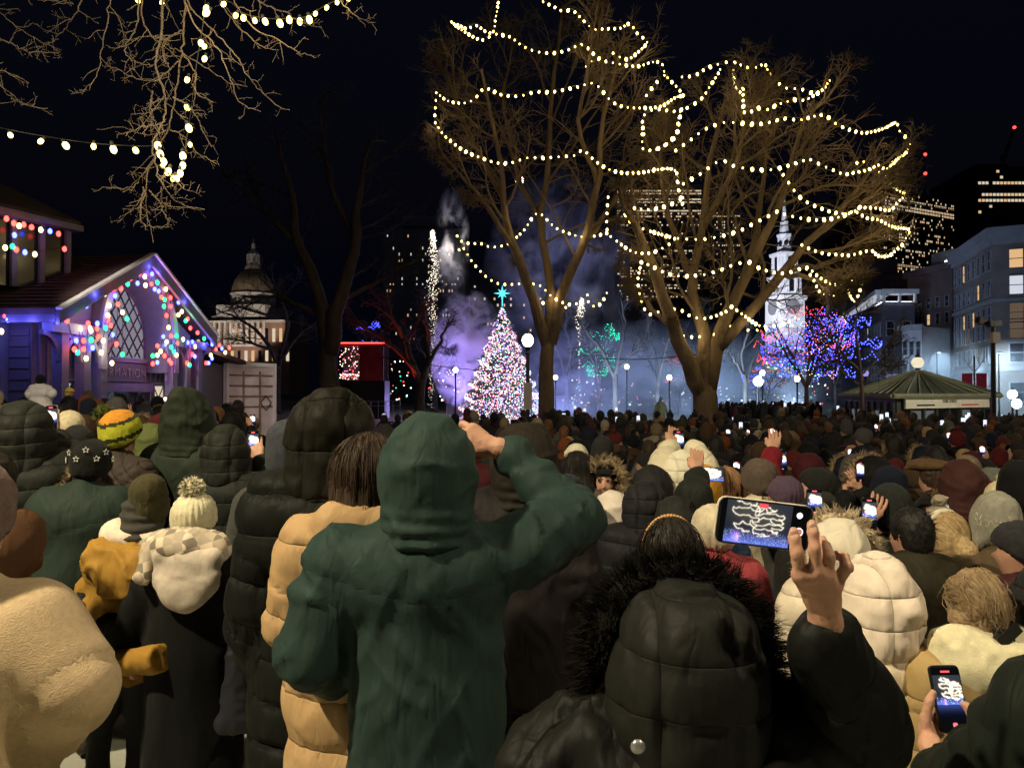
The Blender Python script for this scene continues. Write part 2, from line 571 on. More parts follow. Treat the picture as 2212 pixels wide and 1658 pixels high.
# ---- stone corner building with sash windows
def right_buildings():
    c = W(2146, 850, 85); e = W(2062, 850, 101); r = W(2300, 850, 82)
    zt = W(2146, 500, 85).z
    root = thing('corner_building', 'pale stone corner block with sash windows behind the camera pole', 'building', (c.x, c.y, -0.75))
    fl = Facade((e.x, e.y), (c.x, c.y), zt); fr = Facade((c.x, c.y), (r.x, r.y), zt)
    root.location = (0, 0, 0)
    mb = MB()
    P = [fl.p(0, -0.75), fl.p(fl.L, -0.75), fr.p(fr.L, -0.75), fr.p(fr.L, -0.75, -30), fl.p(0, -0.75, -30)]
    mb.prism(P, (0, 0, zt + 0.75))
    mb.build('wall', M_brick, root)
    for f in (fl, fr):
        mb = MB(); f.box(mb, -0.4, f.L + 0.4, zt - 0.9, zt + 0.35, 0.01, 0.7); f.box(mb, -0.2, f.L + 0.2, zt - 1.5, zt - 0.9, 0.01, 0.3)
        mb.build('cornice', M_trim, root)
        mb = MB(); f.box(mb, 0, f.L, 11.9, 12.3, 0.01, 0.25); mb.build('band_course', M_trim, root)
        mb = MB(); f.box(mb, 0, f.L, 4.3, 4.8, 0.01, 0.3); mb.build('band_course', M_trim, root)
    rng = random.Random(4)
    floors = [1.0, 5.3, 7.9, 9.7, 12.7, 15.6]
    n = 8
    for i in range(n):
        for k, z in enumerate(floors):
            x = fl.L * (i + 0.5) / n
            lit = None
            if (i, k) in ((2, 5), (4, 3), (5, 4), (2, 3)): lit = E_warm
            if (i, k) in ((5, 1), (3, 2)): lit = E_dim
            window_part(root, fl, x, z, 0.95, 1.75 if k < 5 else 2.1, lit)
    for i in range(3):
        for k, z in enumerate(floors):
            x = 2.2 + i * 3.0
            lit = None
            if (i, k) in ((0, 5), (0, 4)): lit = E_warm if k == 5 else E_cool
            elif (i, k) in ((0, 3), (0, 2), (1, 4)): lit = E_dim
            window_part(root, fr, x, z, 1.25, 2.0, lit)
    # street lamps of the shop front on long arms
    # ---- narrow brown brick block
    a = W(1962, 850, 118); b = W(2058, 850, 108)
    zt = W(1985, 590, 116).z
    root = thing('brick_block', 'narrow brown brick block with small penthouse beside the corner building', 'building')
    f = Facade((a.x, a.y), (b.x, b.y), zt)
    place_block(root, f, 25, 'wall', M_brick2)
    mb = MB(); f.box(mb, -0.3, f.L + 0.3, zt - 0.6, zt + 0.4, 0.01, 0.6); mb.build('cornice', M_brick2, root)
    mb = MB(); f.box(mb, f.L * 0.35, f.L * 0.85, zt + 0.4, zt + 2.6, -6, -1.5); mb.build('penthouse', M_brick, root)
    mb = MB(); f.box(mb, f.L * 0.72, f.L * 0.76, zt + 0.75, zt + 1.0, -1.4, -1.0); mb.build('roof_floodlight', emit('roof_flood', (0.75, 0.95, 1.0), 14), root)
    for i in range(5):
        for k in range(6):
            lit = E_warm if (i, k) == (2, 4) else (E_dim if (i, k) in ((0, 1), (3, 2)) else None)
            window_part(root, f, f.L * (i + 0.5) / 5, 2.5 + k * 2.35, 0.7, 1.5, lit)
    # ---- low pale block
    a = W(1949, 850, 100); b = W(1992, 850, 98)
    zt = W(1970, 705, 99).z
    root = thing('pale_townhouse', 'small pale townhouse with bracketed cornice below the brown brick block', 'building')
    f = Facade((a.x, a.y), (b.x, b.y), zt)
    place_block(root, f, 8, 'wall', mat('pale_stone', (0.33, 0.32, 0.36), 0.8, 0.15, 1))
    mb = MB(); f.box(mb, -0.3, f.L + 0.3, zt - 0.5, zt + 0.2, 0.01, 0.6); mb.build('cornice', M_trim, root)
    for i in range(3):
        for k in range(3):
            window_part(root, f, f.L * (i + 0.5) / 3, 1.0 + k * 2.9, 0.5, 1.7, E_dim if (i, k) == (1, 0) else None)
    # ---- block with lit roof colonnade
    cn = W(1906, 850, 110); lf = W(1800, 850, 165); rt = W(1977, 850, 110)
    zt = W(1906, 655, 110).z
    root = thing('colonnade_building', 'dark office block crowned by a floodlit white roof colonnade', 'building')
    fl = Facade((lf.x, lf.y), (cn.x, cn.y), zt); fr = Facade((cn.x, cn.y), (rt.x, rt.y), zt)
    mb = MB(); P = [fl.p(0, -0.75), fl.p(fl.L, -0.75), fr.p(fr.L, -0.75), fr.p(fr.L, -0.75, -25), fl.p(0, -0.75, -25)]
    mb.prism(P, (0, 0, zt + 0.75)); mb.build('wall', mat('grey_stone', (0.10, 0.09, 0.12), 0.8, 0.2, 1), root)
    for f in (fl, fr):
        mb = MB(); f.box(mb, -0.2, f.L + 0.2, zt + 1.3, zt + 1.95, -1.2, 0.9); mb.build('canopy', M_white, root)
        mb = MB(); f.box(mb, 0.1, f.L - 0.1, zt + 0.0, zt + 0.14, 0.35, 0.8); mb.build('parapet', M_white, root)
        n = max(2, int(f.L / 4))
        for i in range(n + 1):
            mb = MB(); x = 0.15 + (f.L - 0.3) * i / n
            f.box(mb, x - 0.14, x + 0.14, zt + 0.14, zt + 1.3, 0.2, 0.55); mb.build('column', M_white, root)
        mb = MB(); f.box(mb, 0.4, f.L - 0.4, zt + 0.16, zt + 0.26, -0.1, 0.1); mb.build('floodlight_strip', emit('strip', (0.85, 0.85, 1.0), 6.0), root)
        nx = max(2, int(f.L / 2.6))
        for i in range(nx):
            for k in range(4):
                window_part(root, f, f.L * (i + 0.5) / nx, 0.8 + k * 3.1, 1.0, 2.0,
                            E_cream if (i * 5 + k * 3) % 23 == 2 else (E_dim if (i + k * 2) % 9 == 1 else None))
    mb = MB(); fr.box(mb, fr.L * 0.1, fr.L * 0.45, 0.0, 4.6, 0.2, 0.5)
    mb.build('lit_shopfront', emit('shopfront', (0.55, 0.55, 0.95), 0.35), root)

right_buildings()

# ---- far towers
def lit_grid(root, fac, cols, rows, x0, x1, z0, z1, prob, mats, seed, w=0.55, h=0.5, band=None):
    rng = random.Random(seed)
    mb = MB()
    for k in range(rows):
        row = rng.random()
        pr = prob * (2.2 if row > 0.75 else (0.25 if row < 0.45 else 1.0))
        if band and k in band: pr = 0.93
        for i in range(cols):
            if rng.random() < pr:
                x = x0 + (x1 - x0) * (i + 0.5) / cols
                z = z0 + (z1 - z0) * (k + 0.5) / rows
                ww = (x1 - x0) / cols * w; hh = (z1 - z0) / rows * h
                fac.box(mb, x - ww / 2, x + ww / 2, z - hh / 2, z + hh / 2, 0.02, 0.12, rng.randrange(len(mats)))
    if mb.n:
        o = mb.build('lit_windows', mats, root)
        o['kind'] = 'stuff'

def tower(name, label, u0, u1, vt, d, depth, cols, rows, prob, seed, mats=None, band=None, skew=0.0, vb=760, m=None, w=0.55, h=0.5, side=None):
    a = W(u0, 850, d); b = W(u1, 850, d + skew)
    zt = W((u0 + u1) / 2, vt, d).z
    root = thing(name, label, 'building')
    f = Facade((a.x, a.y), (b.x, b.y), zt)
    place_block(root, f, depth, 'wall', m or M_dark)
    mb = MB(); f.box(mb, f.L * 0.2, f.L * 0.8, zt, zt + 4, -depth * 0.7, -depth * 0.2); mb.build('plant_room', m or M_dark, root)
    z0 = W(u0, vb, d).z
    nr = 10
    for k in range(nr):
        mb = MB(); z = z0 + (zt - z0) * k / nr
        f.box(mb, -0.05, f.L + 0.05, z - 0.12, z + 0.12, 0.01, 0.25); mb.build('floor_band', m or M_dark, root)
    lit_grid(root, f, cols, rows, f.L * 0.03, f.L * 0.97, z0, zt - 1, prob, mats or [E_cream, E_warm, E_cream], seed, w, h, band)
    return root, f

tower('office_tower', 'dark office tower with bright horizontal floors behind the right bare tree', 1328, 1522, 398, 330, 40, 46, 40, 0.20, 3, band=(37, 38, 35, 34, 31), vb=650, w=0.8)
tower('slim_tower', 'slim dark tower with sparse lit windows between the office tower and steeple', 1534, 1602, 440, 360, 30, 16, 34, 0.10, 5, band=(30,), vb=660)
r2, f2 = tower('grid_tower', 'dark tower with rows of narrow lit windows right of the bare trees', 1905, 2068, 402, 300, 45, 44, 34, 0.22, 9, skew=22, band=(31, 29, 28, 10), vb=640, w=0.45, h=0.62)
for (u, v) in ((1997, 335), (2000, 376)):
    pass
t3, f3 = tower('round_top_tower', 'tall dark tower with a few wide lit floors under the crane', 2112, 2230, 360, 410, 45, 14, 22, 0.03, 12, band=(19, 17, 16), vb=640, w=0.75, h=0.45)
tower('hillside_block', 'dark apartment block with scattered lit windows behind the firework fountain', 828, 1004, 494, 180, 20, 26, 18, 0.11, 21, vb=740, mats=[E_cream, E_warm, E_cool], w=0.32, h=0.42)
tower('low_office', 'low dark office building with a few lit windows behind the spruce', 1010, 1176, 590, 210, 25, 22, 9, 0.12, 33, vb=720, mats=[E_cream, E_warm], w=0.5, h=0.4)
tower('brick_office', 'dark brick office with faint orange windows above the white colonnade', 1868, 1985, 592, 165, 20, 12, 7, 0.12, 41, vb=720, mats=[E_warm, E_dim], m=M_brick2, w=0.35, h=0.5)
tower('set_back_tower', 'squat dark tower with lit strips left of the grid tower', 1828, 1912, 570, 260, 25, 14, 12, 0.2, 52, vb=700, mats=[E_cream], w=0.6)

# mast with two beacons standing beyond the towers
m0 = W(2000, 850, 340)
root = thing('radio_mast', 'thin dark mast with two red beacons above the grid tower', 'mast', (m0.x, m0.y, -0.75))
top = W(2000, 330, 340).z
mb = MB(); mb.tube([(0, 0, 0), (0, 0, top + 0.75)], [1.2, 0.25], 6); mb.build('mast', M_black, root)
for v in (335, 376):
    mb = MB(); mb.ball((0, -0.8, W(2000, v, 340).z + 0.75), 0.75); mb.build('beacon', E_red, root)
# tower crane
c0 = W(2165, 360, 420)
root = thing('tower_crane', 'dark tower crane with red beacon raised on the tall tower', 'crane', (c0.x, c0.y, 0))
mb = MB(); mb.tube([(0, 0, 60), (0, 0, c0.z + 6)], 0.9, 4); mb.build('crane_mast', M_black, root)
jib = np.array([[0, 0, c0.z + 3], [W(2190, 278, 420).x - c0.x, 0, W(2190, 278, 420).z]])
mb = MB(); mb.tube(jib, 0.55, 4); mb.tube(jib + np.array([[1.6, 0, -1], [0.2, 0, 0]]), 0.3, 4)
for i in range(10):
    p = jib[0] + (jib[1] - jib[0]) * i / 10; q = jib[0] + np.array([1.6, 0, -1]) + (jib[1] - jib[0]) * (i + 0.5) / 10 * 0.97
    mb.tube([p, q], 0.15, 4)
mb.build('jib', M_black, root)
mb = MB(); mb.ball(jib[1] + np.array([0, -0.5, 0.5]), 0.9); mb.build('beacon', E_red, root)

# ---- church steeple
def steeple():
    d = 200; k = d / FPX
    base = W(1696, 850, d)
    root = thing('church_steeple', 'floodlit white church steeple with tiered belfry behind the right bare tree', 'steeple', (base.x, base.y, -0.75), math.radians(14))
    M = mat('steeple_white', (0.80, 0.79, 0.80), 0.7, 0.06, 0.5)
    z = lambda v: W(1696, v, d).z + 0.75
    def tier(nm, v0, v1, w0, w1=None, n=4):
        r0 = w0 * k / 2; r1 = (w1 if w1 is not None else w0) * k / 2
        f = math.sqrt(2) if n == 4 else 1.06
        mb = MB(); mb.lathe([(r0 * f, z(v0)), (r1 * f, z(v1))], n=n)
        o = mb.build(nm, M, root); o.rotation_euler = (0, 0, math.pi / n); return o
    def slab(v, w, h=0.7, n=4):
        f = math.sqrt(2) if n == 4 else 1.06
        r = w * k / 2 * f
        mb = MB(); mb.lathe([(r * 0.94, z(v) - h), (r, z(v) - h * 0.5), (r, z(v))], n=n)
        o = mb.build('cornice', M, root); o.rotation_euler = (0, 0, math.pi / n)
    tier('tower', 850, 640, 60, 58); slab(641, 66, 1.2)
    tier('tower_stage', 640, 596, 50, 48); slab(597, 54, 1.0)
    tier('belfry', 596, 546, 40, 38); slab(547, 46, 0.9)
    tier('lantern', 546, 506, 29, 27, 8); slab(507, 31, 0.7, 8)
    tier('lantern', 506, 478, 20, 15, 8); slab(479, 17, 0.5, 8)
    tier('spire', 478, 422, 12, 1.4, 8)
    mb = MB(); mb.ball((0, 0, z(420)), 0.5); mb.tube([(0, 0, z(420)), (0, 0, z(412))], 0.12, 4); mb.build('finial', M, root)
    for face in range(4):
        a = face * math.pi / 2
        R = Matrix.Rotation(a, 3, 'Z')
        for nm, v0, v1, w, off in (('louvre', 590, 556, 9, 20), ('tower_window', 632, 606, 9, 25), ('clock_face', 675, 656, 0, 29.3)):
            y = -off * k - 0.05
            mb = MB()
            if nm == 'clock_face':
                pts = [R @ Vector((math.cos(t) * 2.0, y, z(665) + math.sin(t) * 2.0)) for t in np.linspace(0, 2 * math.pi, 20, endpoint=False)]
                mb.prism(pts, R @ Vector((0, -0.12, 0)))
                mb.build(nm, M_trim, root)
                continue
            wv = w * k / 2
            pts = [(-wv, z(v0)), (wv, z(v0)), (wv, z(v1) - wv)] + [(wv * math.cos(t), z(v1) - wv + wv * math.sin(t)) for t in np.linspace(0.3, math.pi - 0.3, 5)] + [(-wv, z(v1) - wv)]
            mb.prism([R @ Vector((x, y, q)) for x, q in pts], R @ Vector((0, -0.1, 0)))
            mb.build(nm, M_glassd, root)
            for sx in (-1, 1):
                mb = MB(); q0, q1 = z(v0 + 2), z(v1 - 6)
                for dx in (1.9, 2.7):
                    p = R @ Vector((sx * wv * dx, y - 0.15, q0)); q = R @ Vector((sx * wv * dx, y - 0.15, q1))
                    mb.tube([p, q], 0.22, 6)
                mb.build('pilaster', M, root)
    for i in range(8):
        a = i * math.pi / 4 + math.pi / 8
        mb = MB(); r = 14.6 * k
        mb.ball((math.cos(a) * r, math.sin(a) * r, z(527)), (0.55, 0.55, 0.75), n=8, k=5); mb.build('oculus', M_glassd, root)
    # floodlights on neighbouring roofs
    for i, (dx, dy, zz, tz, pw) in enumerate(((-22, -30, 14, 33, 90000), (20, -26, 14, 24, 55000))):
        p = base + Vector((dx, dy, zz))
        r = thing('floodlight', ['grey roof floodlight aimed at the steeple from its left', 'grey roof floodlight aimed at the steeple from its right'][i], 'floodlight', p, group='steeple floodlights')
        mb = MB(); mb.box((0, 0, 0), (0.8, 0.5, 0.6)); mb.build('housing', M_black, r)
        mb = MB(); mb.tube([(0, 0, -0.3), (0, 0, -p.z - 0.75)], 0.12, 6); mb.build('pole', M_black, r)
        L = bpy.data.lights.new('flood', 'SPOT'); L.energy = pw; L.color = (0.82, 0.86, 1.0); L.spot_size = math.radians(62); L.spot_blend = 0.6; L.shadow_soft_size = 0.4
        lo = obj('flood_lamp', L, r, loc=(0, 0.4, 0.4))
        dv = (Vector((base.x, base.y, tz)) - (p + Vector((0, 0.4, 0.4))))
        lo.rotation_euler = dv.to_track_quat('-Z', 'Y').to_euler()
steeple()

# ---- domed state house on the hill
def state_house():
    d = 265; k = d / FPX
    u0 = 546
    base = W(u0, 850, d)
    root = thing('domed_capitol', 'golden domed capitol with lit lantern on the dark hill', 'building', (base.x, base.y, 0), math.radians(-8))
    gold = mat('gilded_dome', (0.40, 0.31, 0.20), 0.5, 0.3, 0.4, metal=0.25)
    wh = mat('capitol_white', (0.70, 0.64, 0.58), 0.7, 0.1, 0.4)
    z = lambda v: W(u0, v, d).z
    R = 43 * k
    prof = [(R * math.cos(t), z(636) + (z(582) - z(636)) * math.sin(t)) for t in np.linspace(0, math.pi / 2 * 0.93, 12)]
    mb = MB(); mb.lathe(prof, n=32); mb.build('dome', gold, root, smooth=True)
    for i in range(16):
        a = i * math.pi / 8
        mb = MB(); mb.tube([((r + 0.12) * math.cos(a), (r + 0.12) * math.sin(a), q) for r, q in prof], 0.16, 4); mb.build('dome_rib', gold, root)
    mb = MB(); mb.lathe([(R * 1.06, z(640)), (R * 1.12, z(640) + 0.6), (R * 1.12, z(636)), (R, z(634))], n=32); mb.build('dome_cornice', wh, root)
    mb = MB(); mb.lathe([(R * 0.96, z(665)), (R * 0.96, z(640))], n=32); mb.build('drum', wh, root)
    for i in range(20):
        a = i * math.pi / 10
        mb = MB(); mb.tube([(R * 1.03 * math.cos(a), R * 1.03 * math.sin(a), z(664)), (R * 1.03 * math.cos(a), R * 1.03 * math.sin(a), z(641))], 0.42, 6); mb.build('drum_column', wh, root)
    # lantern
    for nm, v0, v1, w0, w1 in (('lantern_base', 582, 574, 38, 30), ('lantern', 574, 550, 20, 19), ('lantern_roof', 550, 540, 26, 12), ('lantern_top', 540, 526, 9, 7), ('finial', 526, 514, 4, 0.6)):
        mb = MB(); mb.lathe([(w0 * k / 2, z(v0)), (w1 * k / 2, z(v1))], n=10); mb.build(nm, wh if nm != 'finial' else gold, root)
    for i in range(10):
        a = i * math.pi / 5; r = 12.5 * k
        mb = MB(); mb.tube([(r * math.cos(a), r * math.sin(a), z(574)), (r * math.cos(a), r * math.sin(a), z(550))], 0.22, 5); mb.build('lantern_column', wh, root)
    # body
    def blk(nm, ua, ub, va, vb, y0, y1, m=wh):
        mb = MB(); x0 = (ua - u0) * k; x1 = (ub - u0) * k
        mb.box(((x0 + x1) / 2, (y0 + y1) / 2, (z(va) + z(vb)) / 2), (x1 - x0, y1 - y0, z(vb) - z(va))); return mb.build(nm, m, root)
    blk('attic', 492, 600, 690, 664, -9, 9)
    blk('wall', 440, 652, 850, 702, -8, 8, mat('capitol_brick', (0.34, 0.20, 0.15), 0.85, 0.2, 0.4))
    x0, x1 = (486 - u0) * k, (606 - u0) * k
    mb = MB(); mb.prism([(x0, -10.5, z(690)), (x1, -10.5, z(690)), (0, -10.5, z(672))], (0, 2.0, 0)); mb.build('pediment', wh, root)
    blk('cornice', 436, 656, 702, 698, -11, 9)
    blk('portico_floor', 488, 604, 752, 748, -11, -7)
    for i in range(10):
        x = x0 + (x1 - x0) * (i + 0.5) / 10
        mb = MB(); mb.tube([(x, -10, z(748)), (x, -10, z(702))], [0.62, 0.5], 8); mb.build('column', wh, root)
    for i in range(14):
        u = 446 + i * 15.3
        for va, vb in ((742, 714), (782, 760)):
            o = blk('window', u, u + 6, va, vb, -8.2, -8.02, [E_cream, E_warm, M_glassd][(i * 7 + va) % 3])
    for i, (dx, dy, zz, tz, pw) in enumerate(((-14, -26, 16, 34, 10000), (15, -26, 16, 34, 8000), (0, -22, 12, 22, 5000))):
        p = base + Vector((dx, dy, 0)); p.z = zz
        r = thing('floodlight', ['grey floodlight left of the capitol dome', 'grey floodlight right of the capitol dome', 'grey floodlight before the capitol portico'][i], 'floodlight', p, group='capitol floodlights')
        mb = MB(); mb.box((0, 0, 0), (0.7, 0.5, 0.5)); mb.build('housing', M_black, r)
        mb = MB(); mb.tube([(0, 0, -0.25), (0, 0, -p.z - 0.75)], 0.15, 6); mb.build('pole', M_black, r)
        L = bpy.data.lights.new('flood', 'SPOT'); L.energy = pw; L.color = (1.0, 0.86, 0.74); L.spot_size = math.radians(60); L.spot_blend = 0.7; L.shadow_soft_size = 0.4
        lo = obj('flood_lamp', L, r, loc=(0, 0.4, 0.35))
        lo.rotation_euler = (Vector((base.x, base.y, tz)) - (p + Vector((0, 0.4, 0.35)))).to_track_quat('-Z', 'Y').to_euler()
state_house()

# ---- information kiosk with the arched gable
BULBC = {'R': emit('bulb_red', (1.0, 0.05, 0.04), 8), 'G': emit('bulb_green', (0.02, 0.85, 0.18), 6), 'B': emit('bulb_blue', (0.05, 0.07, 1.0), 14),
         'W': emit('bulb_warm', (1.0, 0.72, 0.24), 7)}
def bulb_mesh(nm, m, r, n=7, k=5):
    return MB().ball((0, 0, 0), (r, r, r * 1.35), n=n, k=k).mesh(nm, m, True)
CB = {c: bulb_mesh('bulb', m, 0.055) for c, m in BULBC.items()}
M_wire = mat('cable_rubber', (0.01, 0.012, 0.01), 0.6, 0.1, 5)

KGLOW = {}
for c_, rgb_, e_ in (('R', (1, .1, .08), 10), ('G', (.1, 1, .3), 8), ('B', (.16, .14, 1.0), 15), ('W', (1, .72, .4), 9)):
    KGLOW[c_] = bpy.data.lights.new('bulb_glow', 'POINT'); KGLOW[c_].energy = e_; KGLOW[c_].color = rgb_; KGLOW[c_].shadow_soft_size = .12
def kz(X, Y):
    return (X * 0.2846, 413.9 + Y * 0.2846)

def info_kiosk():
    G0 = W(121, 660, 18.4); G1 = W(447, 718, 26.4)
    zE = (G0.z + G1.z) / 2
    t = Vector((G1.x - G0.x, G1.y - G0.y, 0)); L = t.length; t.normalize()
    n = Vector((t.y, -t.x, 0))           # faces the square
    def P(s, z, off=0.0):
        return Vector((G0.x, G0.y, 0)) + t * s - n * off + Vector((0, 0, z))
    def hit(u, v, off=0.0):
        o = Vector((0, 0, CAM_H)); q = W(u, v, 10) - o
        a = (Vector((G0.x, G0.y, 0)) - n * off - o).dot(n) / Vector((q.x, q.y, 0)).dot(n)
        return o + q * a
    zA = zE + 1.95; mid = L / 2; zg = -0.65
    M_wood = mat('painted_timber', (0.15, 0.155, 0.22), 0.65, 0.12, 4, 0.1, 20)
    M_wall = mat('clapboard', (0.12, 0.115, 0.16), 0.7, 0.1, 3, 0.1, 15)
    M_shing = mat('slate_shingle', (0.06, 0.036, 0.034), 0.75, 0.35, 3, 0.4, 25)
    M_door = mat('door_green', (0.05, 0.06, 0.07), 0.5, 0.15, 3)
    root = thing('information_kiosk', 'slate roofed information kiosk with arched gable hung with coloured bulbs', 'kiosk')
    # main wall (body runs back from the gable)
    mb = MB(); o1 = 0.95
    poly = [P(0.5, zg, o1), P(L - 0.5, zg, o1), P(L - 0.5, zE - 0.1, o1), P(mid, zA - 0.35, o1), P(0.5, zE - 0.1, o1)]
    mb.prism(poly, -n * 12); mb.build('wall', M_wall, root)
    # clapboards on the long side facing the camera and on the gable
    # roof: two slopes of shingle courses
    for side in (0, 1):
        e = P(-0.25, zE - 0.12, -0.15) if side == 0 else P(L + 0.25, zE - 0.12, -0.15)
        r = P(mid, zA, -0.15)
        mb = MB()
        sl = (r - e); nn = sl.cross(n).normalized()
        if nn.z < 0: nn = -nn
        mb.prism([e, r, r - nn * 0.12, e - nn * 0.12], -n * 13.2); ro = mb.build('roof_slope', M_shing, root)
        nc = 17
        cm = None
        for i in range(nc):
            a = e + sl * (i / nc); b = e + sl * ((i + 1.12) / nc)
            mb = MB()
            mb.prism([a + nn * 0.045, b + nn * 0.004, b + nn * 0.001, a + nn * 0.001], -n * 13.2)
            mb.build('shingle_course', M_shing, ro)
        # barge board, moulding
        mb = MB(); a = e + n * 0.02; b = r + n * 0.02; dwn = Vector((0, 0, -0.34))
        mb.prism([a, b, b + dwn, a + dwn], n * 0.09); mb.build('barge_board', M_wood, root)
        mb = MB(); mb.prism([a + nn * 0.06, b + nn * 0.06, b + nn * 0.0, a + nn * 0.0], n * 0.16); mb.build('verge_trim', M_white, root)
    # eave beam along the long side
    mb = MB(); mb.prism([P(-0.2, zE - 0.4, -0.1), P(0.05, zE - 0.4, -0.1), P(0.05, zE - 0.14, -0.1), P(-0.2, zE - 0.14, -0.1)], -n * 13); mb.build('eave_beam', M_wood, root)
    # arch: ring of timber and barrel soffit
    zs = zE - 0.55; ra = 1.75
    def ring(r0, r1, off0, off1, m, nm, legs=0.9, n_=22):
        mb = MB()
        ang = np.linspace(math.pi, 0, n_)
        inn = [(mid + r0 * math.cos(a), zs + r0 * 1.05 * math.sin(a)) for a in ang]
        out = [(mid + r1 * math.cos(a), zs + r1 * 1.05 * math.sin(a)) for a in ang]
        inn = [(inn[0][0], zs - legs)] + inn + [(inn[-1][0], zs - legs)]
        out = [(out[0][0], zs - legs)] + out + [(out[-1][0], zs - legs)]
        for i in range(len(inn) - 1):
            q = [inn[i], inn[i + 1], out[i + 1], out[i]]
            mb.prism([P(s, z, off0) for s, z in q], -n * (off1 - off0))
        mb.build(nm, m, root)
    ring(ra, ra + 0.22, 0.12, 0.94, M_wood, 'arch_vault')
    ring(ra + 0.10, ra + 0.34, 0.02, 0.11, mat('arch_blue', (0.22, 0.24, 0.36), 0.6, 0.1, 4), 'arch_rib')
    # king post infill boards in the gable
    for s0, s1 in ((0.6, mid - ra - 0.36), (mid + ra + 0.36, L - 0.6)):
        mb = MB()
        h0 = zE + 1.9 * (1 - abs(s0 - mid) / (L / 2)); h1 = zE + 1.9 * (1 - abs(s1 - mid) / (L / 2))
        mb.prism([P(s0, zE - 0.35, 0.3), P(s1, zE - 0.35, 0.3), P(s1, h1 - 0.45, 0.3), P(s0, max(zE - 0.3, h0 - 0.45), 0.3)], -n * 0.06)
        mb.build('gable_panel', M_wall, root)
    # tie beams left and right of the arch
    for s0, s1 in ((-0.1, mid - ra - 0.1), (mid + ra + 0.1, L + 0.1)):
        mb = MB(); mb.prism([P(s0, zE - 0.62, 0.0), P(s1, zE - 0.62, 0.0), P(s1, zE - 0.36, 0.0), P(s0, zE - 0.36, 0.0)], -n * 0.28); mb.build('tie_beam', M_wood, root)
    # posts with curved brackets
    for s in (0.45, 1.35, 2.1, L - 2.1, L - 1.2, L - 0.35):
        mb = MB(); mb.prism([P(s - 0.14, zg, 0.05), P(s + 0.14, zg, 0.05), P(s + 0.14, zE - 0.62, 0.05), P(s - 0.14, zE - 0.62, 0.05)], -n * 0.26)
        mb.prism([P(s - 0.19, 1.55, 0.0), P(s + 0.19, 1.55, 0.0), P(s + 0.19, 1.68, 0.0), P(s - 0.19, 1.68, 0.0)], -n * 0.36)
        po = mb.build('post', M_wood, root)
        for sg in (-1, 1):
            mb = MB(); pts = []
            for a in np.linspace(0, math.pi / 2, 7):
                pts.append(P(s + sg * (0.12 + 0.62 * (1 - math.cos(a))), zE - 1.3 + 0.66 * math.sin(a), 0.16))
            mb.tube(pts, 0.075, 5); mb.build('bracket', M_wood, po)
    # arched lattice window, recessed
    ow = 0.90
    E_int = emit('kiosk_interior', (0.72, 0.68, 0.85), 0.32)
    mb = MB(); pts = [P(mid + 1.55 * math.cos(a), zs + 1.6 * math.sin(a), ow) for a in np.linspace(0, math.pi, 18)]
    pts += [P(mid - 1.55, zs - 0.5, ow), P(mid + 1.55, zs - 0.5, ow)]
    mb.prism(pts, -n * 0.03); win = mb.build('arched_window', E_int, root)
    for k in range(-7, 8):
        for sg in (1, -1):
            mb = MB(); c = k * 0.46; seg = []
            for q in np.linspace(-2.2, 2.2, 60):
                s = q; z = sg * 1.15 * (q - c)
                inside = (z >= 0 and (s / 1.55) ** 2 + (z / 1.6) ** 2 < 1) or (-0.5 < z < 0 and abs(s) < 1.55)
                if inside: seg.append((s, z))
            if len(seg) > 2:
                mb.tube([P(mid + seg[0][0], zs + seg[0][1], ow - 0.03), P(mid + seg[-1][0], zs + seg[-1][1], ow - 0.03)], 0.028, 4)
                mb.build('lattice_bar', M_black, win)
    mb = MB(); mb.prism([P(mid - 1.65, zs - 0.62, ow - 0.1), P(mid + 1.65, zs - 0.62, ow - 0.1), P(mid + 1.65, zs - 0.48, ow - 0.1), P(mid - 1.65, zs - 0.48, ow - 0.1)], -n * 0.15); mb.build('window_sill', M_wood, win)
    # sign board with lettering
    mb = MB(); mb.prism([P(mid - 1.6, zs - 1.2, ow - 0.08), P(mid + 1.6, zs - 1.2, ow - 0.08), P(mid + 1.6, zs - 0.66, ow - 0.08), P(mid - 1.6, zs - 0.66, ow - 0.08)], -n * 0.1)
    sg = mb.build('sign_board', mat('sign_grey', (0.10, 0.10, 0.11), 0.6, 0.1, 3), root)
    b = P(mid, zs - 1.06, ow - 0.10)
    M3 = Matrix((t, Vector((0, 0, 1)), n)).transposed()
    text_obj('INFORMATION', .38, mat('sign_letters', (0.26, 0.25, 0.24), 0.6, 0.05, 3), sg, Matrix.Translation(b) @ M3.to_4x4(), 1.25, .01)
    # beam and doors
    mb = MB(); mb.prism([P(mid - 1.8, zs - 1.5, ow - 0.2), P(mid + 1.8, zs - 1.5, ow - 0.2), P(mid + 1.8, zs - 1.24, ow - 0.2), P(mid - 1.8, zs - 1.24, ow - 0.2)], -n * 0.25); mb.build('door_lintel', M_wood, root)
    for i in range(4):
        s0 = mid - 1.6 + i * 0.8
        mb = MB(); mb.prism([P(s0 + 0.02, zg, ow - 0.06), P(s0 + 0.78, zg, ow - 0.06), P(s0 + 0.78, zs - 1.5, ow - 0.06), P(s0 + 0.02, zs - 1.5, ow - 0.06)], -n * 0.08)
        dr = mb.build('door', M_door, root)
        for zz in (0.3, 1.15):
            mb = MB(); mb.prism([P(s0 + 0.16, zz, ow - 0.075), P(s0 + 0.64, zz, ow - 0.075), P(s0 + 0.64, zz + 0.7, ow - 0.075), P(s0 + 0.16, zz + 0.7, ow - 0.075)], -n * 0.01); mb.build('pane', M_glassd, dr)
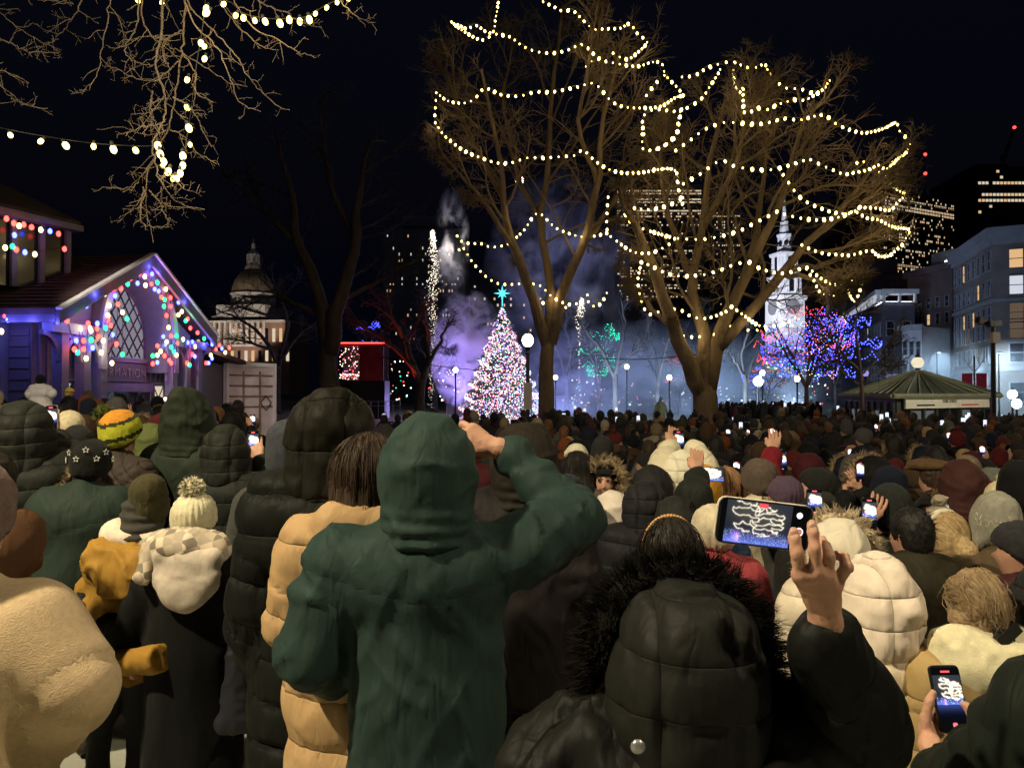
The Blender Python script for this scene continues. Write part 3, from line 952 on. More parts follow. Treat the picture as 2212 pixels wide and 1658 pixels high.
    # side windows (one lit with crossed bars)
    for s, z0, w, h, lit in ((L - 1.65, 1.2, 0.7, 0.9, E_cream), (1.75, 1.35, 0.55, 0.8, M_glassd)):
        mb = MB(); mb.prism([P(s - w / 2, z0, ow - 0.05), P(s + w / 2, z0, ow - 0.05), P(s + w / 2, z0 + h, ow - 0.05), P(s - w / 2, z0 + h, ow - 0.05)], -n * 0.03)
        wi = mb.build('window', lit, root)
        mb = MB()
        for a, b in (((-1, 0), (1, 1)), ((1, 0), (-1, 1))):
            mb.tube([P(s + a[0] * w / 2, z0 + a[1] * h, ow - 0.07), P(s + b[0] * w / 2, z0 + b[1] * h, ow - 0.07)], 0.02, 4)
        mb.build('lattice_bar', M_black, wi)
        mb = MB()
        for q in (((-1, 0), (1, 0)), ((1, 0), (1, 1)), ((1, 1), (-1, 1)), ((-1, 1), (-1, 0))):
            a, b = q; mb.tube([P(s + a[0] * w / 2, z0 + a[1] * h, ow - 0.08), P(s + b[0] * w / 2, z0 + b[1] * h, ow - 0.08)], 0.06, 4)
        mb.build('window_frame', M_wood, wi)
    # lower wing beyond the gable
    mb = MB(); mb.prism([P(L - 0.4, zg, 1.0), P(L + 3.6, zg, 1.0), P(L + 3.6, 2.9, 1.0), P(L - 0.4, 3.3, 1.0)], -n * 6); mb.build('side_wing', M_wall, root)
    mb = MB(); mb.prism([P(L - 0.2, 3.55, 0.3), P(L + 4.1, 3.1, 0.3), P(L + 4.1, 2.95, 0.3), P(L - 0.2, 3.38, 0.3)], -n * 6.9); mb.build('wing_roof', M_shing, root)
    # side wall posts and door toward the camera
    for k in range(3):
        q = P(0.28, 0, 1.6 + k * 2.4)
        mb = MB(); mb.box((q.x, q.y, (zg + zE - 0.4) / 2), (0.26, 0.26, zE - 0.4 - zg)); mb.build('post', M_wood, root)
    for k in range(15):                  # clapboards of the long side
        z0 = zg + .1 + k * .27
        if z0 > zE - .5: break
        mb = MB(); mb.prism([P(.5, z0, 1.0), P(.44, z0, 1.0), P(.48, z0 + .26, 1.0), P(.5, z0 + .26, 1.0)], -n * 11.8); mb.build('clapboard', M_wall, root)
    for s_ in np.concatenate([np.arange(.75, 2.2, .3), np.arange(L - 2.0, L - .4, .3)]):
        mb = MB(); mb.prism([P(s_ - .035, zg, .945), P(s_ + .035, zg, .945), P(s_ + .035, zE - .15, .945), P(s_ - .035, zE - .15, .945)], n * .05); mb.build('batten', M_wood, root)
    # raised clerestory lantern on the roof
    a = W(-40, 465, 18.6); b = W(143, 465, 20.8); b.z = a.z
    tt = Vector((b.x - a.x, b.y - a.y, 0)); LL = tt.length; tt.normalize(); nn = Vector((tt.y, -tt.x, 0))
    zt = W(143, 499, 20.8).z; zb = zE + 0.6
    mb = MB(); mb.prism([a.xy.to_3d() + Vector((0, 0, zb)), b.xy.to_3d() + Vector((0, 0, zb)), b.xy.to_3d() - nn * 3 + Vector((0, 0, zb)), a.xy.to_3d() - nn * 3 + Vector((0, 0, zb))], (0, 0, zt - zb))
    lan = mb.build('roof_lantern', M_glassd, root)
    def Q(s, z, off=0): return a.xy.to_3d() + tt * s - nn * off + Vector((0, 0, z))
    mb = MB(); mb.prism([Q(-0.3, zt, -0.35), Q(LL + 0.25, zt, -0.35), Q(LL + 0.25, zt + 0.16, -0.35), Q(-0.3, zt + 0.16, -0.35)], -nn * 3.5); mb.build('lantern_eave', M_wood, lan)
    mb = MB(); mb.prism([Q(-0.3, zt + 0.16, -0.3), Q(LL + 0.2, zt + 0.16, -0.3), Q(LL - 0.6, zt + 1.1, 1.4), Q(0.4, zt + 1.1, 1.4)], (0, 0, 0.1)); mb.build('lantern_roof', M_shing, lan)
    for s in np.linspace(0, LL, 4):
        mb = MB(); mb.prism([Q(s - 0.07, zb, -0.02), Q(s + 0.07, zb, -0.02), Q(s + 0.07, zt, -0.02), Q(s - 0.07, zt, -0.02)], nn * 0.09); mb.build('mullion', M_wood, lan)
    # coloured bulbs: strands along verges, brackets, eave and lantern
    strands = {
        'verge': ('string of coloured bulbs along the kiosk gable verge and arch', 0.0, [(1085,570,'W'),(1040,580,'R'),(1060,615,'R'),(985,620,'W'),(1100,645,'W'),(925,645,'G'),(860,660,'B'),(795,720,'R'),(720,760,'W'),(590,840,'W'),(665,780,'B'),(515,870,'R'),(575,905,'G'),(655,865,'B'),(725,800,'R'),(795,775,'W'),(860,740,'R'),(920,735,'R'),(970,700,'G'),(1045,695,'B'),(875,790,'B'),(990,660,'R')]),
        'verge2': ('string of coloured bulbs down the far slope of the kiosk gable', 0.0, [(1155,625,'B'),(1105,710,'W'),(1150,700,'R'),(1195,690,'G'),(1175,740,'B'),(1205,755,'B'),(1260,740,'W'),(1225,800,'R'),(1295,805,'R'),(1250,820,'G'),(1355,840,'B'),(1245,870,'G'),(1295,870,'R'),(1380,910,'W'),(1355,935,'W'),(1265,940,'R'),(1425,965,'R'),(1410,980,'G'),(1280,1030,'W'),(1445,1035,'R'),(1500,1070,'R'),(1550,1115,'G')]),
        'left': ('tangle of coloured bulbs on the kiosk brackets left of its doors', 0.05, [(495,935,'W'),(510,980,'R'),(670,1000,'R'),(740,1000,'B'),(680,1035,'W'),(735,1040,'R'),(800,1035,'G'),(610,1040,'W'),(690,1055,'W'),(820,940,'W'),(820,970,'R'),(895,855,'R'),(830,865,'W'),(930,915,'W'),(965,965,'G'),(840,1015,'R'),(855,1085,'B'),(785,1130,'W'),(745,1100,'R'),(695,1125,'G'),(635,1130,'R'),(580,1130,'B'),(565,1195,'R'),(635,1195,'R'),(590,1220,'G'),(705,1185,'B'),(885,1155,'R'),(770,1220,'W'),(655,1265,'W'),(930,1235,'G'),(850,1300,'W')]),
        'right': ('tangle of coloured bulbs on the kiosk brackets right of its doors', 0.05, [(1240,1100,'B'),(1300,1095,'R'),(1340,1095,'G'),(1390,1120,'W'),(1265,1140,'W'),(1345,1150,'R'),(1425,1145,'B'),(1460,1140,'B'),(1255,1160,'B'),(1195,1170,'R'),(1300,1180,'G'),(1480,1175,'W'),(1220,1210,'W'),(1195,1240,'W'),(1160,1245,'G'),(1250,1245,'R'),(1320,1215,'G'),(1285,1280,'R'),(1300,1300,'R'),(1195,1295,'B'),(1160,1305,'R'),(1340,1240,'W'),(1460,1235,'R'),(1480,1250,'B'),(1420,1300,'R'),(1440,1315,'G')]),
        'wing': ('string of coloured bulbs along the kiosk side wing eave', 0.2, [(1520,1155,'R'),(1570,1160,'B'),(1610,1160,'B'),(1665,1165,'R'),(1640,1195,'R'),(1685,1190,'B'),(1740,1185,'R'),(1710,1220,'W'),(1600,1240,'W'),(1610,1265,'B'),(1565,1300,'R'),(1585,1300,'B')]),
    }
    for key, (lab, off, bl) in strands.items():
        st = thing('bulb_string', lab, 'string lights', group='coloured bulb strings on the kiosk')
        pts = []
        for X, Y, c in bl:
            p = hit(*kz(X, Y), off - 0.06)
            pts.append(p)
            obj('bulb', CB[c], st, p)
        for i_ in range(2, len(bl), 5):     # light that this stretch of bulbs throws on the timber
            obj('string_glow', KGLOW[bl[i_][2]], st, pts[i_] + n * .15)
            if i_ % 2 == 0: obj('string_glow', KGLOW['B'], st, pts[i_ - 2] + n * .2)  # extra blue light added for the wash on the walls, beyond these bulbs
        order = sorted(pts, key=lambda p: (p.y, -p.z))
        mb = MB(); mb.tube([p + Vector((0, 0, 0.07)) for p in order], 0.008, 4); mb.build('cable', M_wire, st)
    # eave string on the camera side, lantern string
    st = thing('bulb_string', 'string of coloured bulbs under the long kiosk eave at the photo edge', 'string lights', group='coloured bulb strings on the kiosk')
    pts = []
    for X, Y, c in [(10,1060,'W'),(40,945,'R'),(60,970,'B'),(130,940,'G'),(220,960,'B'),(315,965,'W'),(420,965,'B')]:
        u, v = kz(X, Y); p = W(u, v, 18.3); pts.append(p); obj('bulb', CB[c], st, p)
        if c == 'B': obj('string_glow', KGLOW['B'], st, p + Vector((.1, -.2, -.15)))
    mb = MB(); mb.tube([p + Vector((0, 0, 0.07)) for p in pts], 0.008, 4); mb.build('cable', M_wire, st)
    st = thing('bulb_string', 'string of mostly red bulbs around the raised roof lantern', 'string lights', group='coloured bulb strings on the kiosk')
    pts = []
    for X, Y, c in [(50,205,'R'),(105,240,'R'),(145,260,'W'),(180,250,'R'),(240,270,'R'),(310,290,'W'),(380,300,'B'),(445,320,'R'),(490,435,'R'),(265,475,'W'),(190,460,'B'),(125,440,'R'),(95,415,'G'),(40,425,'W'),(110,330,'B')]:
        u, v = kz(X, Y); f = u / 148.0
        p = W(u, v, 18.45 + 1.84 * f); pts.append(p); obj('bulb', CB[c], st, p)
    mb = MB(); mb.tube([p + Vector((0, 0, 0.06)) for p in pts], 0.008, 4); mb.build('cable', M_wire, st)
info_kiosk()

# ---- subway headhouse
def headhouse():
    cop = mat('copper_roof', (0.20, 0.21, 0.15), 0.6, 0.2, 1.0)
    gl = mat('roof_glass', (0.07, 0.085, 0.07), 0.35, 0.2, 1.0)
    st = mat('headhouse_green', (0.035, 0.04, 0.04), 0.6, 0.2, 2)
    C = W(1928, 856, 38); Lf = W(1812, 856, 46.5); Rt = W(2163, 856, 44)
    Bk = Lf + Rt - C; Bk.z = C.z
    for p in (Lf, Rt, Bk): p.z = C.z
    cen = (Lf + Rt) / 2; zE = C.z; zA = zE + 1.35
    root = thing('subway_headhouse', 'low subway headhouse with glazed copper hip roof and long white sign', 'kiosk')
    ring = [C, Rt, Bk, Lf]
    inn = [p + (cen - p) * 0.10 for p in ring]
    mb = MB(); mb.prism([Vector((p.x, p.y, -0.75)) for p in inn], (0, 0, zE + 0.75)); mb.build('wall', st, root)
    ap = [cen + (p - cen) * 0.06 + Vector((0, 0, zA - zE)) for p in ring]
    for i in range(4):
        a, b = ring[i], ring[(i + 1) % 4]; c, d2 = ap[(i + 1) % 4], ap[i]
        mb = MB(); mb.prism([a, b, c, d2], (0, 0, 0.10)); ro = mb.build('roof_slope', gl if i in (0,) else cop, root)
        nb = 9
        for k in range(nb + 1):
            p = a + (b - a) * k / nb; q = d2 + (c - d2) * k / nb
            mb = MB(); mb.tube([p + Vector((0, 0, 0.13)), q + Vector((0, 0, 0.13))], 0.055, 4); mb.build('roof_rib', cop, ro)
        mb = MB(); mb.tube([a + Vector((0, 0, 0.02)), b + Vector((0, 0, 0.02))], 0.13, 5); mb.build('gutter', cop, root)
    # facade bays
    for (a, b) in ((inn[3], inn[0]), (inn[0], inn[1])):
        f = Facade((a.x, a.y), (b.x, b.y), zE)
        n = 8
        for k in range(n + 1):
            mb = MB(); x = f.L * k / n; f.box(mb, x - 0.09, x + 0.09, -0.75, zE - 0.3, 0.01, 0.12); mb.build('pilaster', st, root)
        for k in range(n):
            x0 = f.L * (k + 0.15) / n; x1 = f.L * (k + 0.85) / n
            for q in range(4):
                mb = MB(); xa = x0 + (x1 - x0) * q / 4; f.box(mb, xa + 0.03, x0 + (x1 - x0) * (q + 1) / 4 - 0.03, 0.1, zE - 0.75, 0.01, 0.05)
                mb.build('pane', emit('headhouse_pane', (0.62, 0.68, 0.72), 0.16) if (k in (1, 2, 5, 6)) else M_glassd, root)
    f = Facade((inn[0].x, inn[0].y), (inn[1].x, inn[1].y), zE)
    mb = MB(); f.box(mb, 0.5, f.L - 0.9, zE - 0.62, zE - 0.10, 0.14, 0.24)
    sg = mb.build('sign_board', mat('sign_white', (0.62, 0.60, 0.55), 0.55, 0.1, 3), root)
    p = f.p(0.5 + (f.L - 1.4) * .5, zE - .34, 0.25)
    M3 = Matrix((Vector(f.d), Vector((0, 0, 1)), Vector(f.n))).transposed()
    text_obj('PARK STREET', .24, M_black, sg, Matrix.Translation(Vector(p)) @ M3.to_4x4())
    for x0, x1, m in ((0.12, 0.32, mat('sign_black', (0.02, 0.02, 0.02), 0.5)), (0.64, 0.86, mat('sign_red', (0.55, 0.10, 0.08), 0.5))):
        mb = MB(); f.box(mb, 0.5 + (f.L - 1.4) * x0, 0.5 + (f.L - 1.4) * x1, zE - 0.5, zE - 0.42, 0.242, 0.250); mb.build('sign_stripe', m, sg)
    mb = MB(); mb.lathe([(0.16, 0), (0.12, 0.18), (0.2, 0.22)], (cen.x, cen.y, zA + 0.08), 10); mb.build('lamp_base', M_black, root)
    mb = MB(); mb.ball((cen.x, cen.y, zA + 0.62), 0.34, n=14, k=9); mb.build('lamp_globe', emit('old_globe', (1.0, 0.88, 0.62), 0.9), root, smooth=True)
    mb = MB(); mb.lathe([(0.2, 0), (0.06, 0.2), (0.02, 0.45)], (cen.x, cen.y, zA + 0.92), 8); mb.build('lamp_cap', M_black, root)
headhouse()
# ================================================================== TREES AND THEIR LIGHTS
M_bark = mat('elm_bark', (0.115, 0.083, 0.052), 0.9, 0.45, 3.0, 0.9, 18, stretch=(1, 1, 0.3), wr=.16, wscale=3.5)
M_twig = mat('elm_twig', (0.10, 0.072, 0.046), 0.85, 0.3, 2.0)
M_barkd = mat('dark_bark', (0.065, 0.05, 0.042), 0.9, 0.4, 3.0, 0.8, 18, stretch=(1, 1, 0.3))
M_twigd = mat('dark_twig', (0.05, 0.04, 0.035), 0.9, 0.3, 2.0)

def spline(P, n):
    P = np.asarray(P, float)
    if len(P) < 3:
        t = np.linspace(0, 1, n)[:, None]; return P[0] * (1 - t) + P[-1] * t
    Q = np.vstack([2 * P[0] - P[1], P, 2 * P[-1] - P[-2]])
    out = []
    for t in np.linspace(0, len(P) - 1 - 1e-6, n):
        i = int(t); f = t - i
        a, b, c, d = Q[i], Q[i + 1], Q[i + 2], Q[i + 3]
        out.append(0.5 * (2 * b + (c - a) * f + (2 * a - 5 * b + 4 * c - d) * f * f + (3 * b - 3 * c + d - a) * f ** 3))
    return np.array(out)

class Tubes:
    """many thin tapering tubes gathered into one mesh (vectorised per tube)"""
    def __init__(s): s.V = []; s.F = []; s.n = 0
    def add(s, P, r0, r1, k=3):
        m = len(P)
        T = np.gradient(P, axis=0); T /= np.linalg.norm(T, axis=1, keepdims=True) + 1e-9
        a = np.array([0.37, 0.61, 0.7]) if abs(T[:, 2].mean()) < 0.95 else np.array([1.0, 0.2, 0])
        X = np.cross(T, a); X /= np.linalg.norm(X, axis=1, keepdims=True) + 1e-9
        Y = np.cross(T, X)
        r = np.linspace(r0, r1, m)[:, None, None]
        an = np.arange(k) * 2 * math.pi / k
        V = P[:, None, :] + r * (np.cos(an)[None, :, None] * X[:, None, :] + np.sin(an)[None, :, None] * Y[:, None, :])
        s.V.append(V.reshape(-1, 3))
        i = np.arange(m - 1)[:, None] * k; j = np.arange(k)[None, :]; jj = (j + 1) % k
        s.F.append(np.stack([i + j, i + jj, i + k + jj, i + k + j], -1).reshape(-1, 4) + s.n)
        s.n += m * k
    def mesh(s, name, m):
        return mesh_from(name, np.concatenate(s.V), np.concatenate(s.F), m, None, True)

def wander(rng, p, d, L, n, jit, up, env=None):
    d = d / np.linalg.norm(d); P = [p]; st = L / (n - 1)
    for i in range(n - 1):
        d = d + rng.normal(0, jit, 3) + np.array([0, 0, up])
        d /= np.linalg.norm(d)
        q = P[-1] + d * st
        if env is not None and i > 0 and env(q) > 1.0:
            d = d * 0.4 - np.array([q[0] - P[0][0], q[1] - P[0][1], 0]) * 0.02
            break
        P.append(q)
    if len(P) < 2: P.append(p + d * st)
    return np.array(P)

def grow(rng, parents, n, ratio, jit, up, r0, r1, k, ang, env, tub, t0=0.25, npts=5, lmin=0.3, outw=None):
    kids = []
    for (P, ra, rb) in parents:
        seg = np.linalg.norm(np.diff(P, axis=0), axis=1); L = seg.sum()
        m = max(1, int(round(n * (0.6 + 0.8 * rng.random()))))
        for q in range(m):
            t = t0 + (1 - t0) * (q + rng.random()) / m
            x = t * (len(P) - 1); i = min(int(x), len(P) - 2); f = x - i
            p = P[i] * (1 - f) + P[i + 1] * f
            d = P[i + 1] - P[i]; d = d / (np.linalg.norm(d) + 1e-9)
            o = rng.normal(0, 1, 3); o -= d * (o @ d); o /= np.linalg.norm(o) + 1e-9
            if outw is not None: o = o + outw(p) * 0.5
            a = ang * (0.7 + 0.6 * rng.random())
            dd = d * math.cos(a) + o * math.sin(a)
            LL = max(lmin, L * ratio * (1.15 - 0.7 * t) * (0.6 + 0.8 * rng.random()))
            K = wander(rng, p, dd, LL, npts, jit, up, env)
            ra2 = min(r0, (ra + (rb - ra) * t) * 0.75); 
            kids.append((K, ra2, r1)); tub.add(K, ra2, r1, k)
    return kids

def bare_tree(name, label, base, trunk, limbs, centre, radii, seed, barkm, twigm, rt, counts=(9, 7, 6), group=None, up=0.05, tw=0.012, parts=('trunk', 'crown'), limb_r=None, trunk_k=12):
    rng = np.random.default_rng(seed)
    root = thing(name, label, 'tree', base, group=group)
    b = np.array(base)
    env = lambda q: (((q - centre) / radii) ** 2).sum()
    outw = lambda p: (p - centre) / (np.linalg.norm(p - centre) + 1e-6)
    T = Tubes()
    tp = spline(trunk, 9)
    tb = MB()
    rr = np.linspace(rt, rt * 0.72, 9); rr[0] *= 1.28; rr[1] *= 1.08
    tb.tube(tp - b, rr, trunk_k)
    par = []
    for i, l in enumerate(limbs):
        P = spline(l[0], 12)
        P[1:-1] += rng.normal(0, 0.05, (10, 3))
        tb.tube(P - b, np.linspace(l[1], l[2], 12), 9)
        par.append((P, l[1], l[2]))
    tb.build(parts[0], barkm, root, smooth=True)
    k1 = grow(rng, par, counts[0], 0.42, 0.16, up, 0.065, 0.022, 5, 0.8, env, T, 0.3, 8, 0.8, outw)
    k2 = grow(rng, k1 + [(p[0][6:], p[2] * 1.1, p[2]) for p in par], counts[1], 0.5, 0.26, up, 0.026, 0.013, 4, 0.75, env, T, 0.2, 5, 0.5, outw)
    k3 = grow(rng, k2, counts[2], 0.62, 0.30, up * 0.6, 0.014, tw * 0.8, 3, 0.7, env, T, 0.25, 4, 0.35, None)
    k4 = grow(rng, k3, counts[3] if len(counts) > 3 else 2, 0.7, 0.26, up * 0.4, tw, tw * 0.6, 3, 0.6, None, T, 0.3, 4, 0.25, None)
    T.V = [v - b for v in T.V]
    o = obj(parts[1], T.mesh('crown', twigm), root)
    return root, np.array([p[0][-1] for p in k3])

def wl(pts, d, dz):
    """planning pixels with their own distances"""
    return [np.array(W(u, v, d + q)) for (u, v), q in zip(pts, dz)]

dA, dB = 32.0, 28.0
cA = np.array(W(1190, 230, dA)); rA = np.array([5.9, 5.0, 5.9])
cB = np.array(W(1640, 405, dB)); rB = np.array([5.7, 4.8, 5.1])
def tree_A():
    g = W(1181, 850, dA); base = (g.x, g.y, ground_z(g.x, g.y))
    tk = [np.array(base), np.array(W(1180, 850, dA)), np.array(W(1180, 790, dA)), np.array(W(1184, 738, dA))]
    f = tk[-1]
    L = []
    def limb(pts, dz, r0, r1): L.append((wl(pts, dA, dz), r0, r1))
    limb([(1182, 745), (1150, 640), (1112, 540), (1092, 440), (1075, 320), (1040, 150)], [0, -.3, -.8, -1, -1.4, -1.8], .26, .05)
    limb([(1186, 742), (1192, 620), (1172, 490), (1186, 340), (1196, 180), (1215, 10)], [0, .3, .8, 1.4, 1.5, 1.2], .23, .05)
    limb([(1190, 742), (1216, 625), (1262, 525), (1290, 400), (1305, 260), (1340, 110)], [0, -.2, -.5, -1.2, -1.5, -1.2], .26, .05)
    limb([(1112, 540), (1050, 440), (985, 370), (930, 300)], [-.8, -1.5, -2, -2.2], .12, .04)
    limb([(1262, 525), (1330, 430), (1400, 350), (1440, 240)], [-.5, .4, 1.2, 1.8], .13, .04)
    limb([(1092, 440), (1020, 300), (980, 200), (960, 90)], [-1, 0, .8, 1.2], .11, .03)
    limb([(1172, 490), (1120, 380), (1090, 230), (1110, 60)], [.8, 2.0, 2.6, 2.4], .12, .03)
    limb([(1290, 400), (1250, 270), (1270, 130), (1290, 20)], [-1.2, -2.6, -3, -2.4], .11, .03)
    return bare_tree('elm_tree', 'tall bare elm beside the globe lamp strung with warm white bulbs', base, tk, L, cA, rA, 5, M_bark, M_twig, .36, (8, 7, 5, 3), up=0.07, tw=0.011)
def tree_B():
    g = W(1524, 850, dB); base = (g.x, g.y, ground_z(g.x, g.y))
    tk = [np.array(base), np.array(W(1524, 868, dB)), np.array(W(1520, 840, dB)), np.array(W(1520, 812, dB))]
    L = []
    def limb(pts, dz, r0, r1): L.append((wl(pts, dB, dz), r0, r1))
    limb([(1518, 850), (1492, 790), (1455, 710), (1420, 610), (1388, 520), (1345, 440), (1335, 405)], [0, -.3, -.6, -.9, -1.4, -1.8, -2.0], .34, .05)
    limb([(1522, 840), (1518, 760), (1516, 690), (1496, 610), (1520, 490), (1528, 340), (1570, 200)], [0, 0, .2, .5, .6, .9, 1], .32, .05)
    limb([(1528, 845), (1545, 770), (1566, 690), (1605, 610), (1650, 520), (1695, 400), (1740, 250)], [0, -.2, -.3, -.6, -1, -1.6, -1.8], .33, .05)
    limb([(1552, 750), (1600, 695), (1690, 590), (1760, 510), (1830, 430), (1900, 340)], [-.2, -.3, -.6, -1, -1.4, -1.6], .24, .05)
    limb([(1605, 610), (1640, 480), (1650, 350), (1670, 210)], [-.6, .8, 1.8, 2.2], .15, .04)
    limb([(1690, 590), (1780, 570), (1850, 540), (1920, 500)], [-.6, .8, 1.6, 2.0], .13, .04)
    limb([(1455, 710), (1400, 660), (1370, 620), (1345, 560)], [-.6, .6, 1.2, 1.6], .12, .03)
    limb([(1496, 610), (1450, 480), (1430, 360), (1440, 250)], [.5, 1.6, 2.2, 2.4], .14, .04)
    limb([(1520, 490), (1580, 380), (1610, 280), (1620, 180)], [.6, -1, -2, -2.6], .12, .03)
    limb([(1760, 510), (1850, 450), (1900, 420), (1940, 380)], [-1, -2.2, -2.6, -2.6], .10, .03)
    limb([(1690, 590), (1760, 600), (1810, 610), (1850, 600)], [-.6, -1.6, -2.2, -2.4], .10, .03)
    return bare_tree('elm_tree', 'spreading bare elm with forked trunk and many looped warm white bulbs', base, tk, L, cB, rB, 8, M_bark, M_twig, .50, (8, 7, 5, 3), up=0.05, tw=0.010)
tree_A(); tree_B()

# ---- warm white strings traced over the two crowns
E_bulb = emit('warm_white_bulb', (1.0, 0.74, 0.22), 9)
BULB = bulb_mesh('bulb', E_bulb, 0.041, 6, 4)
SOCK = MB().lathe([(0.018, 0.04), (0.02, 0.09), (0.008, 0.10)], n=5).mesh('socket', M_wire)
def rg(x0, y0): return lambda X, Y: ((x0 + X / 2.764) / 1.208, (y0 + Y / 2.764) / 1.208)
R2, R3, R4, R5 = rg(1050, 0), rg(1700, 100), rg(1500, 500), rg(800, 500)
STRING_GLOW = bpy.data.lights.new('string_glow', 'POINT'); STRING_GLOW.energy = 17; STRING_GLOW.color = (1.0, .74, .36); STRING_GLOW.shadow_soft_size = .25
def crown_depth(u, v, d, c, r, k):
    p = np.array(W(u, v, d)); q = (p - c) / r
    s = 1 - q[0] ** 2 - q[2] ** 2
    return d - r[1] * k * math.sqrt(max(0.02, s))
def light_string(label, rgn, pts, d, c, r, k=0.92, spacing=0.285, rng=random.Random(3), group='warm white strings in the bare elms'):
    px = [rgn(*p) for p in pts]
    st = thing('light_string', label, 'string lights', group=group)
    P = np.array([W(u, v, crown_depth(u, v, d, c, r, k)) for u, v in px])
    Q = spline(P, max(12, len(P) * 8))
    seg = np.concatenate([[0], np.cumsum(np.linalg.norm(np.diff(Q, axis=0), axis=1))])
    mb = MB(); mb.tube(Q + np.array([0, 0, 0.07]), 0.008, 4); mb.build('cable', M_wire, st)
    nl = max(1, int(seg[-1] / 2.2))
    for i in range(nl):                 # the light the bulbs of this stretch give
        t = seg[-1] * (i + .5) / nl
        obj('string_glow', STRING_GLOW, st, [np.interp(t, seg, Q[:, j]) for j in range(3)])
    m = max(2, int(seg[-1] / spacing))
    for i in range(m + 1):
        t = seg[-1] * i / m
        p = [np.interp(t, seg, Q[:, j]) for j in range(3)]
        o = obj('bulb', BULB, st, p)
        sc = rng.choice((.6, .75, .9, 1, 1.1, 1.35)); o.scale = (sc, sc, sc)
        o.rotation_euler = (rng.uniform(-.4, .4), rng.uniform(-.4, .4), 0)
A_, B_ = (dA, cA, rA), (dB, cB, rB)
